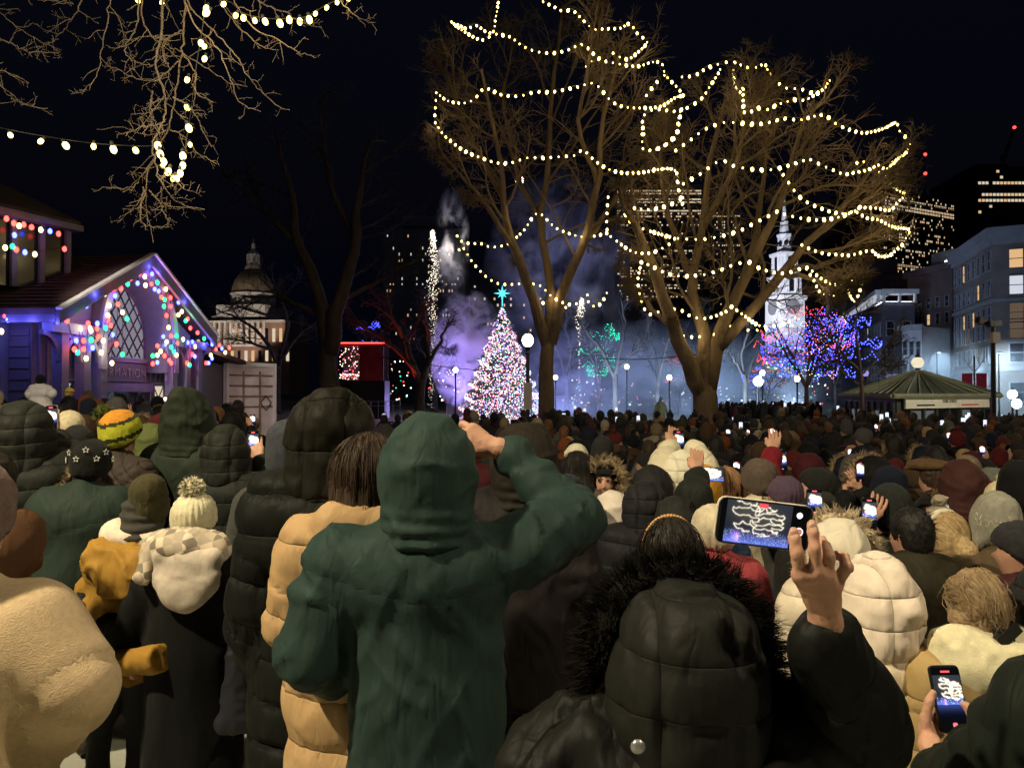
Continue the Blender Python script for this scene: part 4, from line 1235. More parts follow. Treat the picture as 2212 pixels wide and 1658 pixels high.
STR = [
 ('uppermost string over the left elm, running to its top right', R2, [(1015,15),(1100,55),(1150,80),(1230,80),(1300,145),(1375,210),(1460,210),(1570,205),(1640,175),(1700,250),(1765,300),(1720,360),(1620,430),(1520,385)], A_, .9),
 ('short string dropping down the top left of the left elm', R2, [(690,-30),(690,30),(672,135),(650,240),(570,290),(430,220),(355,160)], A_, .9),
 ('second highest string across the left elm into the right elm', R2, [(400,180),(465,210),(530,185),(610,235),(690,250),(780,270),(870,335),(975,375),(1090,385),(1200,360),(1300,325),(1420,425),(1520,455),(1690,480),(1800,450),(1870,460),(1900,545),(1990,640),(2025,690)], A_, .8),
 ('wavy middle string across the left elm at its widest', R2, [(245,670),(330,730),(440,745),(520,715),(595,640),(715,685),(840,695),(960,665),(1080,665),(1260,630),(1385,605),(1490,715),(1570,765),(1690,780),(1860,770),(1960,710),(2025,690)], A_, .9),
 ('long sagging string under the left elm crown', R2, [(245,670),(235,870),(270,935),(315,990),(440,1085),(570,1140),(680,1175),(785,1175),(900,1140),(1020,1140),(1145,1130),(1250,1120),(1305,1085),(1400,1170),(1510,1230),(1630,1250),(1760,1240),(1870,1220),(1960,1225),(1990,1300),(2000,1400),(2020,1470)], A_, .9),
 ('oval loop of bulbs between the two elm crowns', R2, [(1740,970),(1735,850),(1810,790),(1960,805),(2010,790),(1990,900),(1980,970),(1920,1030),(1850,1070),(1740,1080),(1730,970)], B_, .6),
 ('short diagonal string near the top gap between the elms', R2, [(1760,690),(1830,600),(1890,545)], B_, .5),
 ('faint short string inside the left elm crown', R2, [(1325,480),(1365,445),(1420,425)], A_, -.5),
 ('highest string over the right elm ending at its upper right tip', R3, [(220,280),(310,270),(395,220),(510,180),(600,175),(680,210),(765,210),(815,185),(850,250),(935,340),(1000,365),(1070,365),(1160,395),(1230,375),(1285,305)], B_, .8),
 ('hook shaped string dropping from the right elm top', R3, [(590,230),(605,345),(650,395),(660,350),(665,520),(700,540),(765,505),(835,515),(920,475),(1025,445),(1110,445),(1230,380)], B_, .9),
 ('steep string falling from the right elm top to the gap', R3, [(495,225),(475,265),(420,350),(375,420),(330,460),(245,510),(210,520),(190,600),(180,690),(100,770),(40,800)], B_, .8),
 ('long arched string over the right elm, dropping down its right edge', R3, [(175,810),(280,735),(390,655),(515,610),(565,605),(715,620),(815,615),(965,580),(1070,590),(1235,555),(1335,620),(1415,655),(1500,680),(1570,680),(1680,650),(1765,610),(1790,670),(1860,750),(1840,820),(1770,875),(1700,940)], B_, .9),
 ('vertical string with a bright knot left of the right elm', R3, [(20,945),(165,950),(190,1050),(205,1150),(230,1180),(225,1150)], B_, .7),
 ('middle string across the right elm turning back at its right edge', R3, [(230,1050),(350,980),(495,885),(590,920),(685,940),(790,950),(885,945),(985,920),(1090,885),(1130,870),(1215,910),(1295,945),(1390,980),(1460,970),(1560,950),(1655,915),(1690,1000),(1750,1075),(1825,1125),(1780,1180),(1720,1240),(1620,1225),(1500,1220)], B_, .9),
 ('string passing just over the steeple tip', R3, [(950,985),(985,1035),(1030,1100),(1100,1170),(1215,1225),(1330,1260),(1440,1260),(1510,1220)], B_, .95),
 ('rising string crossing the steeple spire and curling back at the far right', R3, [(20,1400),(170,1440),(360,1450),(485,1430),(570,1410),(655,1380),(740,1335),(830,1290),(920,1245),(960,1270),(1065,1295),(1170,1310),(1280,1305),(1385,1280),(1465,1250),(1550,1295),(1640,1310),(1740,1360),(1860,1380),(1840,1430),(1810,1490),(1760,1530),(1710,1570),(1640,1570),(1595,1535)], B_, .92),
 ('level string right of the steeple belfry', R3, [(1085,1490),(1155,1525),(1260,1555),(1350,1560),(1430,1565),(1550,1535)], B_, .8),
 ('small zigzag of bulbs at the right elm middle right', R3, [(1485,900),(1510,870),(1545,905),(1565,935),(1610,960),(1640,970)], B_, -.4),
 ('string hanging down the left edge of the right elm', R4, [(240,40),(230,205),(240,300),(300,355),(400,425),(480,445),(575,435),(680,380)], B_, .7),
 ('string wound along the leaning left limb of the right elm', R4, [(320,0),(345,80),(375,190),(470,260),(590,300),(720,340)], B_, .6),
 ('short string before the bright office floors', R4, [(430,120),(540,130),(660,105),(760,60)], B_, .8),
 ('drooping string across the main forks of the right elm', R4, [(480,510),(560,540),(650,585),(760,610),(875,605),(950,595),(1080,555),(1165,520),(1260,510)], B_, .8),
 ('low string looping around the lower left of the right elm', R4, [(470,550),(455,650),(480,790),(515,865),(550,885),(640,855),(750,850),(830,895),(920,915),(1005,900),(1090,865)], B_, .9),
 ('string sloping down toward the blue lit tree', R4, [(1130,830),(1210,885),(1290,945),(1350,970),(1430,970),(1520,945),(1590,910)], B_, .9),
 ('string across the lower steeple ending in a hanging loop', R4, [(1325,550),(1400,575),(1490,590),(1580,575),(1670,545),(1740,600),(1815,650),(1900,670),(1990,650),(2080,605),(2060,700),(2020,790),(1980,740),(1950,665)], B_, .9),
 ('short string below the loop right of the steeple', R4, [(1670,560),(1730,650),(1760,715),(1830,750),(1900,765)], B_, .8),
 ('three bulb string left of the right elm fork', R4, [(785,1040),(860,1050),(900,1045)], B_, .3),
 ('lowest string of the right elm near the blue lit tree', R4, [(1005,1030),(1075,1000),(1135,970),(1230,995),(1300,1000),(1380,990)], B_, .5),
 ('peaked string hung between the forks of the left elm', R5, [(1085,320),(1130,365),(1210,375),(1245,370),(1330,400),(1435,385),(1490,350),(1530,315),(1575,270),(1610,215),(1650,165),(1680,155),(1725,195),(1795,260),(1885,300),(1985,325),(2080,320),(2165,300)], A_, .5),
 ('low string passing above the spruce star', R5, [(1100,420),(1125,400),(1180,485),(1210,525),(1275,595),(1350,650),(1430,670),(1550,665),(1680,675),(1750,740),(1825,790),(1910,815),(1980,790),(2025,745)], A_, .4),
 ('small hanging loop of bulbs above the green lit tree', R5, [(2025,745),(2030,790),(2085,830),(2135,790),(2165,730)], A_, .3),
 ('short low string beside the left elm trunk', R5, [(1660,770),(1700,800),(1785,830),(1870,835)], A_, -.3),
]
for lab, rgn, pts, (d_, c_, r_), k_ in STR:
    light_string(lab + (' of warm white bulbs' if len(lab.split()) < 9 else ''), rgn, pts, d_, c_, r_, k_)

# ---- overhanging elm, trunk left of the frame
def nz(X, Y): return (X * 0.3744, Y * 0.3744)
def near_elm():
    rng = np.random.default_rng(31)
    d0 = 7.2
    base = (-9.6, 6.4, ground_z(-9.6, 6.4))
    root = thing('elm_tree', 'drooping bare elm branches with large bulbs overhanging the upper left', 'tree', base)
    b = np.array(base)
    tb = MB()
    tk = spline([b, b + [0.1, 0, 2.5], b + [0.4, .1, 5.0], b + [1.2, .3, 7.2]], 9)
    tb.tube(tk - b, np.linspace(.48, .26, 9), 12)
    hub = np.array(W(400, -160, d0))
    lb = spline([tk[-1], np.array(W(-40, -420, d0)), np.array(W(200, -330, d0 + .2)), hub, np.array(W(640, -190, d0 - .3)), np.array(W(820, -140, d0 - .4))], 22)
    tb.tube(lb - b, np.linspace(.22, .035, 22), 9)
    tb.build('trunk', M_bark, root, smooth=True)
    T = Tubes()
    main = [
     [(1040,-400),(1080,-120),(1072,0),(1060,180),(1045,330),(1010,560),(970,750),(890,900),(840,1070),(850,1250),(890,1400)],
     [(930,-400),(940,-100),(935,0),(930,200),(900,380),(950,560),(940,700),(880,830),(900,960),(950,1090),(1050,1180),(1180,1210)],
     [(700,-400),(655,-100),(640,0),(600,200),(570,380),(520,500),(465,540)],
     [(520,-300),(470,0),(400,130),(330,210),(280,250),(140,290)],
     [(-300,-150),(-60,20),(0,70),(100,160),(230,240),(350,300)], [(-250,330),(-60,450),(0,490),(80,570),(160,610),(285,625)], [(-250,300),(0,400),(120,455)],
     [(-200,60),(0,220),(90,265),(180,300),(350,302)], [(60,-150),(190,-20),(300,10),(430,20)],
     [(1050,-300),(1080,0),(1180,130),(1330,280),(1420,420),(1500,520),(1600,610),(1670,640)],
     [(1072,20),(1130,150),(1250,270),(1330,450),(1380,590),(1500,645)], [(1230,-200),(1280,20),(1400,180),(1500,260),(1610,295)],
     [(1300,-200),(1400,100),(1600,230),(1720,300),(1830,330)], [(1800,-200),(1960,0),(2050,90),(2170,135)], [(1450,-200),(1500,0),(1640,70),(1760,140),(1860,160)],
     [(880,930),(820,1010),(760,1080),(590,1075)], [(850,1080),(790,1180),(680,1290)], [(860,1100),(930,1170),(1000,1190),(1180,1212)], [(920,950),(980,1010),(1050,1080),(1160,1130)],
     [(960,740),(1060,790),(1130,870),(1250,950)], [(1000,560),(1100,620),(1140,700),(1220,845)], [(950,560),(880,600),(850,650),(755,660)], [(960,690),(900,720),(800,740),(710,775)],
     [(1040,350),(960,420),(880,470),(760,440),(680,400),(590,380)], [(800,-100),(790,150),(720,290),(780,360),(860,370)], [(1060,170),(960,230),(940,330),(980,400),(950,520)],
     [(820,-60),(830,130),(900,230),(960,260),(1060,310),(1200,400),(1330,480),(1430,495)], [(880,520),(870,600),(890,700),(940,800)], [(1050,300),(1130,420),(1120,520),(1230,600)],
     [(830,1080),(810,1200),(840,1300),(985,1310)], [(930,1080),(930,1180),(965,1265)],
    ]
    par = []
    for i, m in enumerate(main):
        dz = rng.uniform(-.5, .5)
        P = np.array([W(*nz(*q), d0 + dz + rng.normal(0, .06)) for q in m])
        P = spline(P, 5 * len(P)); P += rng.normal(0, .006, P.shape)
        r0 = .013 if i < 2 else .0075
        T.add(P, r0, .0032, 6); par.append((P, r0, .003))
        if m[0][1] < -90:
            j = lb[np.argmin(np.linalg.norm(lb - P[0], axis=1))]
            T.add(spline([j, (j + P[0]) / 2 + rng.normal(0, .1, 3), P[0]], 6), .03, r0, 6)
    k1 = grow(rng, par, 10, .16, .22, -.02, .0045, .0026, 4, 1.0, None, T, .12, 6, .10)
    grow(rng, k1, 2, .45, .2, 0, .0032, .0022, 3, .9, None, T, .3, 4, .05)
    T.V = [v - b for v in T.V]
    obj('crown', T.mesh('crown', mat('near_twig', (0.15, 0.115, 0.08), .8, .25, 9, .3, 60)), root)
    big = bulb_mesh('bulb', emit('near_bulb', (1.0, 0.70, 0.17), 7), 0.023, 10, 7)
    def string(label, pts, cab, d):
        st = thing('light_string', label, 'string lights', group='large bulb strings in the overhanging elm')
        C = spline([W(*nz(*q), d) for q in cab], 40); mb = MB(); mb.tube(C, .004, 4); mb.build('cable', M_wire, st)
        rn = random.Random(len(pts))
        gl_ = bpy.data.lights.new('near_glow', 'POINT'); gl_.energy = 3.2; gl_.color = (1.0, .74, .36); gl_.shadow_soft_size = .1
        for X, Y in pts[1::3]: obj('string_glow', gl_, st, W(*nz(X, Y), d - .12))
        for i, (X, Y) in enumerate(pts):
            p = W(*nz(X, Y), d)
            o = obj('bulb', big, st, p, (rn.uniform(-.5, .5), rn.uniform(-.6, .6), 0))
            s = rn.choice((.85, 1, 1.15, 1.3)); o.scale = (s,) * 3
            mb = MB(); mb.lathe([(.013, .022), (.014, .05), (.006, .06)], n=6); mb.build('socket', M_wire, o)
    string('near string of big bulbs spanning from the left edge to the drooping twigs', [(-120,745),(60,780),(235,815),(380,840),(540,845),(655,862),(783,868),(910,840)], [(-200,700),(0,738),(250,785),(500,822),(700,838),(860,842),(915,820)], d0)
    string('near string of big bulbs hanging down in a loop', [(1190,50),(1190,75),(1160,250),(1180,270),(1180,340),(1080,460),(1080,620),(1090,740),(1097,835),(1055,900),(1055,955),(1040,1000),(1020,1030),(1000,1030),(970,990),(940,955),(945,930),(925,890)], [(1190,-60),(1170,150),(1140,330),(1120,480),(1105,620),(1085,740),(1070,860),(1060,950),(1010,1010),(950,960),(915,860)], d0 - .1)
    string('near string of big bulbs swagged along the top edge', [(795,5),(935,15),(1290,25),(1360,90),(1405,105),(1470,120),(1530,125),(1615,135),(1670,115),(1730,125),(1785,115),(1820,80),(1885,45),(1945,15),(2010,-5)], [(700,-30),(935,-10),(1290,0),(1400,75),(1530,105),(1650,108),(1770,95),(1880,30),(2010,-25)], d0 + .1)
near_elm()

# ---- unlit and coloured trees beyond
def far_tree(name, label, u, d, trunk_px, limbs_px, cpx, rad, seed, rt, counts, mt=None, mtw=None, tw=.015):
    g = W(u, 850, d); base = (g.x, g.y, ground_z(g.x, g.y))
    tk = [np.array(base)] + [np.array(W(a, b, d)) for a, b in trunk_px]
    rn = random.Random(seed)
    L = []
    for l in limbs_px:
        dz = 0; q = []
        for a, b in l[0]:
            q.append(np.array(W(a, b, d + dz))); dz += rn.uniform(-.8, .8)
        L.append((q, l[1], l[2]))
    return bare_tree(name, label, base, tk, L, np.array(W(*cpx, d)), np.array(rad), seed, mt or M_barkd, mtw or M_twigd, rt, counts, tw=tw)
far_tree('shade_tree', 'large dark unlit bare tree with thick leaning trunk left of the stage', 712, 42, [(715, 850), (705, 780), (715, 700)],
         [([(712, 760), (735, 650), (768, 520), (775, 420), (800, 300)], .5, .08), ([(706, 760), (690, 640), (640, 520), (630, 420), (600, 300)], .45, .08), ([(712, 700), (650, 660), (590, 640), (520, 640)], .2, .05), ([(735, 650), (830, 600), (900, 560)], .16, .05), ([(768, 520), (720, 420), (700, 320), (690, 220)], .2, .05), ([(640, 520), (560, 450), (500, 380)], .18, .04)],
         (690, 400), (9.5, 6, 8.5), 14, .62, (5, 5, 3, 2))
far_tree('shade_tree', 'dark bare tree with a few branches lit red beside the stage', 905, 62, [(908, 850), (912, 820)],
         [([(908, 830), (880, 750), (850, 690), (830, 640)], .3, .06), ([(912, 830), (925, 760), (920, 700), (905, 640)], .28, .06), ([(905, 810), (840, 740), (790, 710), (760, 700)], .2, .05), ([(915, 800), (950, 740), (970, 690)], .2, .05)],
         (880, 700), (6.5, 4.5, 4.5), 15, .42, (6, 5, 4, 2))
far_tree('shade_tree', 'leafless dark tree in front of the capitol dome', 600, 90, [(600, 850), (602, 790)],
         [([(602, 790), (570, 730), (520, 690), (470, 670)], .3, .05), ([(602, 790), (620, 700), (600, 640), (560, 600)], .3, .05), ([(602, 780), (650, 720), (700, 690)], .25, .05), ([(600, 760), (540, 740), (480, 730)], .2, .05)],
         (560, 690), (11, 6, 9), 16, .4, (7, 6, 4, 2))
far_tree('young_tree', 'slim dark bare tree standing before the subway headhouse', 1862, 36, [(1862, 850), (1858, 800), (1852, 740)],
         [([(1852, 760), (1850, 700), (1848, 640)], .07, .02), ([(1856, 800), (1820, 760), (1790, 720)], .06, .02), ([(1856, 810), (1900, 770), (1940, 720)], .06, .02), ([(1860, 830), (1900, 800), (1935, 790)], .05, .02), ([(1858, 830), (1815, 800), (1790, 780)], .05, .02)],
         (1858, 740), (2.4, 2, 2.4), 17, .10, (6, 5, 3, 1), tw=.009)

src, _ = far_tree('park_tree', 'dark bare park tree in the haze between the two elms', 1330, 68, [(1330, 850), (1328, 800)],
         [([(1328, 815), (1300, 760), (1270, 720), (1250, 690)], .2, .05), ([(1328, 810), (1345, 740), (1350, 690), (1340, 640)], .2, .05), ([(1328, 800), (1370, 760), (1400, 720)], .16, .05)],
         (1330, 720), (5, 4, 5), 19, .28, (5, 5, 4, 1))
for u, d, rz, sc, lab in ((1420, 74, 2.1, .9, 'dark bare park tree in the haze left of the forked elm'), (1610, 70, 4.0, .85, 'dark bare park tree in the haze by the blue floodlight'), (1225, 92, 1.0, 1.1, 'dark bare park tree in the haze right of the spruce'), (1500, 95, 5.0, 1.2, 'dark bare park tree in the haze behind the forked elm'), (940, 96, 3.0, 1.3, 'dark bare park tree behind the firework fountain')):
    p_ = W(u, 850, d); c_ = src.copy(); COL.objects.link(c_); c_.location = (p_.x, p_.y, ground_z(p_.x, p_.y)); c_.rotation_euler = (0, 0, rz); c_.scale = (sc,) * 3
    tag(c_, lab, 'tree', 'park trees in the haze')
    for ch in list(src.children):
        q_ = ch.copy(); COL.objects.link(q_); q_.parent = c_
src['group'] = 'park trees in the haze'
# ---- conifers and small trees hung with coloured lights
M_need = mat('spruce_needles', (0.06, 0.085, 0.06), .8, .4, 1.0)
EL = {'r': emit('led_red', (1.0, .06, .06), 5), 'g': emit('led_green', (.03, .9, .3), 4.5), 'b': emit('led_blue', (.06, .08, 1.0), 9), 'w': emit('led_white', (1.0, .78, .5), 4), 'p': emit('led_pink', (1.0, .18, .5), 4.5), 't': emit('led_teal', (.01, .8, .42), 3.2)}
EP = {'r': emit('pastel_red', (1, .22, .22), 4.5), 'g': emit('pastel_green', (.28, .95, .5), 3), 'b': emit('pastel_blue', (.32, .34, 1), 5), 'w': emit('pastel_white', (1, .85, .7), 3.5), 'p': emit('pastel_pink', (1, .45, .75), 4)}
def dots(name, parent, pts, cols, r, mats):
    """small lamps too fine to pick apart: one part"""
    base = np.array([[1, 0, 0], [-1, 0, 0], [0, 1, 0], [0, -1, 0], [0, 0, 1], [0, 0, -1]], float)
    fc = np.array([(0, 2, 4), (2, 1, 4), (1, 3, 4), (3, 0, 4), (2, 0, 5), (1, 2, 5), (3, 1, 5), (0, 3, 5)])
    n = len(pts); r = np.broadcast_to(r, (n,))
    V = (pts[:, None, :] + base[None] * r[:, None, None]).reshape(-1, 3)
    F = (fc[None] + 6 * np.arange(n)[:, None, None]).reshape(-1, 3)
    o = obj(name, mesh_from(name, V, F, mats, np.repeat(cols, 8), False), parent)
    o['kind'] = 'stuff'
    return o

def spruce():
    d = 75; g = W(1085, 850, d); b = np.array([g.x, g.y, -0.75])
    root = thing('christmas_tree', 'tall spruce densely covered in multicoloured lights with teal star', 'christmas tree', b)
    top = W(1089, 660, d).z + .75; Rb = 92 * d / FPX
    rng = np.random.default_rng(9)
    mb = MB(); mb.tube([(0, 0, 0), (0, 0, top)], [.32, .04], 8); mb.build('trunk', M_barkd, root)
    n = 9000
    t = rng.random(n) ** 0.6; h = top * (1 - t) ; a = rng.random(n) * 2 * math.pi
    tier = 1 + .10 * np.sin(h * 5.5 + a * 2)
    rad = (Rb * (t ** .92) * tier) * np.sqrt(rng.random(n)) ** .6
    c = np.stack([rad * np.cos(a), rad * np.sin(a), h * .97 + .3 - .06 * rad], 1)
    dr = np.stack([np.cos(a), np.sin(a), np.full(n, -.25)], 1) + rng.normal(0, .25, (n, 3))
    dr /= np.linalg.norm(dr, axis=1, keepdims=True)
    sd = np.cross(dr, rng.normal(0, 1, (n, 3))); sd /= np.linalg.norm(sd, axis=1, keepdims=True)
    L = .45 + .3 * rng.random(n)
    V = np.stack([c - dr * L[:, None] * .5, c + sd * .09, c + dr * L[:, None] * .6, c - sd * .09], 1).reshape(-1, 3)
    F = (np.arange(n)[:, None] * 4 + np.arange(4)[None])
    o = obj('crown', mesh_from('crown', V, F, M_need, None, False), root); 
    n = 6800
    t = rng.random(n) ** .55; h = top * (1 - t) * .985 + .1; a = rng.random(n) * 2 * math.pi
    rad = Rb * (t ** .92) * (1 + .10 * np.sin(h * 5.5 + a * 2)) * rng.uniform(.92, 1.05, n)
    pts = np.stack([rad * np.cos(a), rad * np.sin(a), h - .06 * rad], 1)
    keys = ['r', 'g', 'b', 'w', 'p']
    dots('fairy_lights', root, pts, rng.choice(5, n, p=[.22, .12, .24, .22, .20]), rng.uniform(.036, .066, n), [EP[k] for k in keys])
    gl_ = bpy.data.lights.new('tree_glow', 'POINT'); gl_.energy = 520; gl_.color = (.75, .45, 1.0); gl_.shadow_soft_size = .8
    for z_, q_ in ((1.5, 3.0), (4.5, 2.0), (7.5, 1.2)): obj('tree_glow', gl_, root, (q_ * .4, -q_ - 1.2, z_)); obj('tree_glow', gl_, root, (-q_ - .8, -q_ * .5, z_))
    mb = MB()
    for k in range(8):
        a = k * math.pi / 4; r = .85 if k % 2 == 0 else .6
        if k == 6: r = 1.0
        q = np.array([math.cos(a), 0, math.sin(a)]); s = np.array([-q[2], 0, q[0]])
        z = np.array([0, 0, top + 1.2])
        mb.raw([z + s * .16, z - s * .16, z + q * r, z + [0, .14, 0], z - [0, .14, 0]], [(0, 2, 3), (2, 1, 3), (0, 4, 2), (1, 2, 4)])
    mb.tube([(0, 0, top - .2), (0, 0, top + 1.2)], .06, 5)
    mb.build('star', emit('star_teal', (.12, .75, .85), 1.5), root)
    # picket barrier in front
    for i, (ua, ub) in enumerate(((965, 1010), (1010, 1060), (1060, 1110), (1110, 1165))):
        p0 = W(ua, 870, 68); p1 = W(ub, 870, 68)
        fr = thing('steel_barrier', ['steel picket barrier left of the spruce in the purple smoke', 'steel picket barrier before the left foot of the spruce', 'steel picket barrier before the middle of the spruce', 'steel picket barrier behind the globe lamp post'][i], 'barrier', (p0.x, p0.y, -.75), group='barriers around the spruce')
        w = p1.x - p0.x - .08; M_st = mat('steel', (.45, .44, .48), .4, .1, 4, metal=.6)
        mb = MB(); mb.tube([(0, 0, 0), (0, 0, 1.45)], .03, 5); mb.tube([(w, 0, 0), (w, 0, 1.45)], .03, 5); mb.tube([(0, 0, 1.43), (w, 0, 1.43)], .03, 5); mb.tube([(0, 0, .2), (w, 0, .2)], .03, 5); mb.build('frame', M_st, fr)
        me = MB().tube([(0, 0, .2), (0, 0, 1.43)], .014, 4).mesh('picket', M_st)
        for x in np.linspace(.12, w - .12, 11): obj('picket', me, fr, (x, 0, 0))
spruce()

def lit_tree(name, label, u, d, vtop, halfw, rt, n_loops, colour_of, seed, limbs, trunk_top, rl=.045, tree=True, outline=None):
    rng = np.random.default_rng(seed)
    g = W(u, 850, d); base = (g.x, g.y, ground_z(g.x, g.y))
    b = np.array(base)
    top = W(u, vtop, d).z; k = d / FPX
    c = np.array([g.x, g.y, (W(u, trunk_top, d).z + top) / 2]); r = np.array([halfw * k, halfw * k * .8, (top - W(u, trunk_top, d).z) / 2])
    tk = [b, b + [0, 0, 1.0], np.array(W(u, trunk_top + 15, d))]
    L = []
    for i in range(limbs):
        a = 2 * math.pi * i / limbs + rng.uniform(-.3, .3); e = c + r * np.array([math.cos(a) * .8, math.sin(a) * .8, rng.uniform(-.1, .9)])
        L.append(([tk[-1], (tk[-1] + e) / 2 + [0, 0, .2], e], rt * .6, .03))
    root, tips = bare_tree(name, label, base, tk, L, c, r, seed, M_barkd, M_twigd, rt, (5, 4, 3, 1), tw=.012)
    pts = []; cols = []
    for i in range(n_loops):
        zt = rng.uniform(-.9, .95); rr = math.sqrt(max(.05, 1 - zt * zt)) * rng.choice((.6, .8, .95, 1.0, 1.1))
        a0 = rng.uniform(0, 6.28); arc = rng.uniform(.9, 2.6); m = int(6 + 8 * arc * rr)
        col = colour_of(rng, zt)
        for q in range(m):
            f = q / m; a = a0 + arc * f
            sag = -.22 * abs(math.sin(f * math.pi * 2.5 + a0)) + .1
            pts.append(c + r * np.array([math.cos(a) * rr, math.sin(a) * rr, zt + sag])); cols.append(col)
    pts = np.array(pts) - b
    keys = list(EL)
    dots('fairy_lights', root, pts, np.array([keys.index(q) for q in cols]), rl, [EL[q] for q in keys])
    return root
lit_tree('lit_tree', 'round tree glowing with blue, red, green and white lights', 1742, 60, 664, 100, .22, 95, lambda rng, z: rng.choice(list('bbbbbbbrrwgp')), 41, 7, 822, .034)
lit_tree('lit_tree', 'thin tree with only blue lights beside the round multicoloured tree', 1806, 66, 668, 84, .18, 24, lambda rng, z: 'b', 42, 6, 815, .05)
lit_tree('lit_tree', 'small tree with faint blue and red lights under the bright floodlight', 1655, 75, 790, 52, .15, 9, lambda rng, z: rng.choice(list('brb')), 43, 5, 842, .04)
lit_tree('lit_tree', 'small tree with red light loops left of the forked elm', 1468, 85, 765, 48, .15, 8, lambda rng, z: 'r', 44, 5, 835, .045)
lit_tree('lit_tree', 'tree edged with teal green lights right of the left elm', 1294, 80, 690, 44, .18, 16, lambda rng, z: 't', 45, 6, 815, .05)
lit_tree('lit_tree', 'small tree with dim blue lights above the red stage', 800, 95, 690, 30, .18, 6, lambda rng, z: 'b', 46, 5, 745, .04)
# ================================================================== LAMPS, STAGE, SMOKE, SMALL STRUCTURES
def globe_lamp(label, x, y, ztop, strength=60, col=(1.0, .9, .62), r=.2, banner=False, group='globe park lamps', name='park_lamp'):
    zg = ground_z(x, y); H = ztop - zg
    root = thing(name, label, 'street lamp', (x, y, zg), group=group)
    mb = MB(); mb.lathe([(.20, 0), (.20, .15), (.14, .2), (.12, .7), (.075, .8), (.065, H - .5), (.10, H - .45), (.06, H - .38), (.12, H - r - .02)], n=10); mb.build('post', M_black, root, smooth=False)
    mb = MB(); mb.lathe([(.10, -r * 1.0), (r * .86, -r * .55), (r, 0), (r * .9, r * .5), (r * .55, r * .95), (r * .3, r * 1.1)], (0, 0, H), 14); mb.build('globe', emit('globe_%d' % strength + '_%.2f' % col[2], col, strength), root, smooth=True)
    mb = MB(); mb.lathe([(r * .36, r * 1.08), (r * .3, r * 1.25), (.03, r * 1.5), (.02, r * 1.8)], (0, 0, H), 8); mb.build('cap', M_black, root)
    return root
p = W(1140, 735, 27)
lampA = globe_lamp('lit globe lamp on dark post with pale notice board, before the spruce', p.x, p.y, p.z, 22)
mb = MB(); z0 = W(1140, 884, 27).z - lampA.location.z; z1 = W(1140, 826, 27).z - lampA.location.z
mb.box((.0, -.13, (z0 + z1) / 2), (.30, .03, z1 - z0)); mb.build('notice_board', mat('notice', (.55, .52, .48), .7, .1, 4), lampA)
for u, v, d, lab, c in ((984, 799, 62, 'small lit globe lamp in the purple smoke left of the spruce', (1, .95, .8)), (1200, 815, 70, 'small lit globe lamp right of the left elm trunk', (1, .95, .85)),
                        (1354, 792, 70, 'small lit globe lamp between the two elm trunks', (1, .92, .8)), (1446, 815, 64, 'small lit globe lamp just left of the forked elm', (.9, .95, 1)),
                        (1722, 818, 58, 'small lit globe lamp under the round multicoloured tree', (1, .95, .9)), (1870, 806, 52, 'violet globe lamp glowing faintly behind the slim tree', (.35, .3, .8)),  # violet globe is given a faint glow of its own
                        (1647, 805, 62, 'small lit globe lamp above the blue white floodlight', (.9, .95, 1))):
    p = W(u, v, d); globe_lamp(lab, p.x, p.y, p.z, 12 if c[0] > .5 else 1, c)

def street_lamp(label, x, y, h, energy, col, aim, size=150, radius=.25, arm=.9):
    zg = ground_z(x, y)
    root = thing('street_lamp', label, 'street lamp', (x, y, zg), group='tall street lamps')
    a = Vector((aim[0] - x, aim[1] - y, 0)).normalized()
    mb = MB(); mb.lathe([(.14, 0), (.12, .4), (.07, .6), (.05, h)], n=8); mb.build('pole', M_black, root)
    hd = a * arm
    mb = MB(); mb.tube([(0, 0, h - .1), tuple(a * arm * .5 + Vector((0, 0, h + .1))), tuple(hd + Vector((0, 0, h + .12)))], .035, 6); mb.build('arm', M_black, root)
    mb = MB(); mb.lathe([(.28, 0), (.26, .06), (.12, .14), (.04, .17)], (hd.x, hd.y, h + .03), 12); mb.build('lamp_head', M_black, root)
    mb = MB(); mb.lathe([(.22, 0), (.22, .02)], (hd.x, hd.y, h + .005), 12); mb.build('lens', emit('lens_' + '_'.join('%.2f' % q for q in col), col, 18), root)
    L = bpy.data.lights.new('street_light', 'SPOT'); L.energy = energy; L.color = col; L.spot_size = math.radians(size); L.spot_blend = .5; L.shadow_soft_size = radius
    lo = obj('street_light', L, root, loc=(hd.x, hd.y, h - .06))
    dv = Vector(aim) - Vector((x + hd.x, y + hd.y, zg + h))
    lo.rotation_euler = dv.to_track_quat('-Z', 'Y').to_euler()
    return root
# unseen lamps outside the frame: the pair behind inferred from the light, others added
WARM = (1.0, .85, .56)
street_lamp('tall street lamp behind the viewer on the left', -4.9, .1, 6.6, 3400, WARM, (-.4, 2.8, 1), radius=.14)
street_lamp('tall street lamp behind the viewer on the right', 4.6, -.6, 7.0, 1150, WARM, (1.6, 2.8, 1), radius=.14)
street_lamp('unseen street lamp added left of the frame to brighten the container', -9.4, 11.5, 7.0, 4200, (1.0, .88, .78), (-10.3, 31, .6), 24)  # narrow spot added only to brighten the container
street_lamp('unseen street lamp added right of the frame to light the crowd', 14.5, 11.5, 8.0, 900, (1.0, .80, .6), (6, 15, 0), 140)  # added to light the middle of the crowd
street_lamp('unseen street lamp added right of the frame to brighten the headhouse', 29, 27, 9.0, 9000, (1.0, .88, .62), (24, 40, 1.5), 110)  # added to brighten the headhouse roof
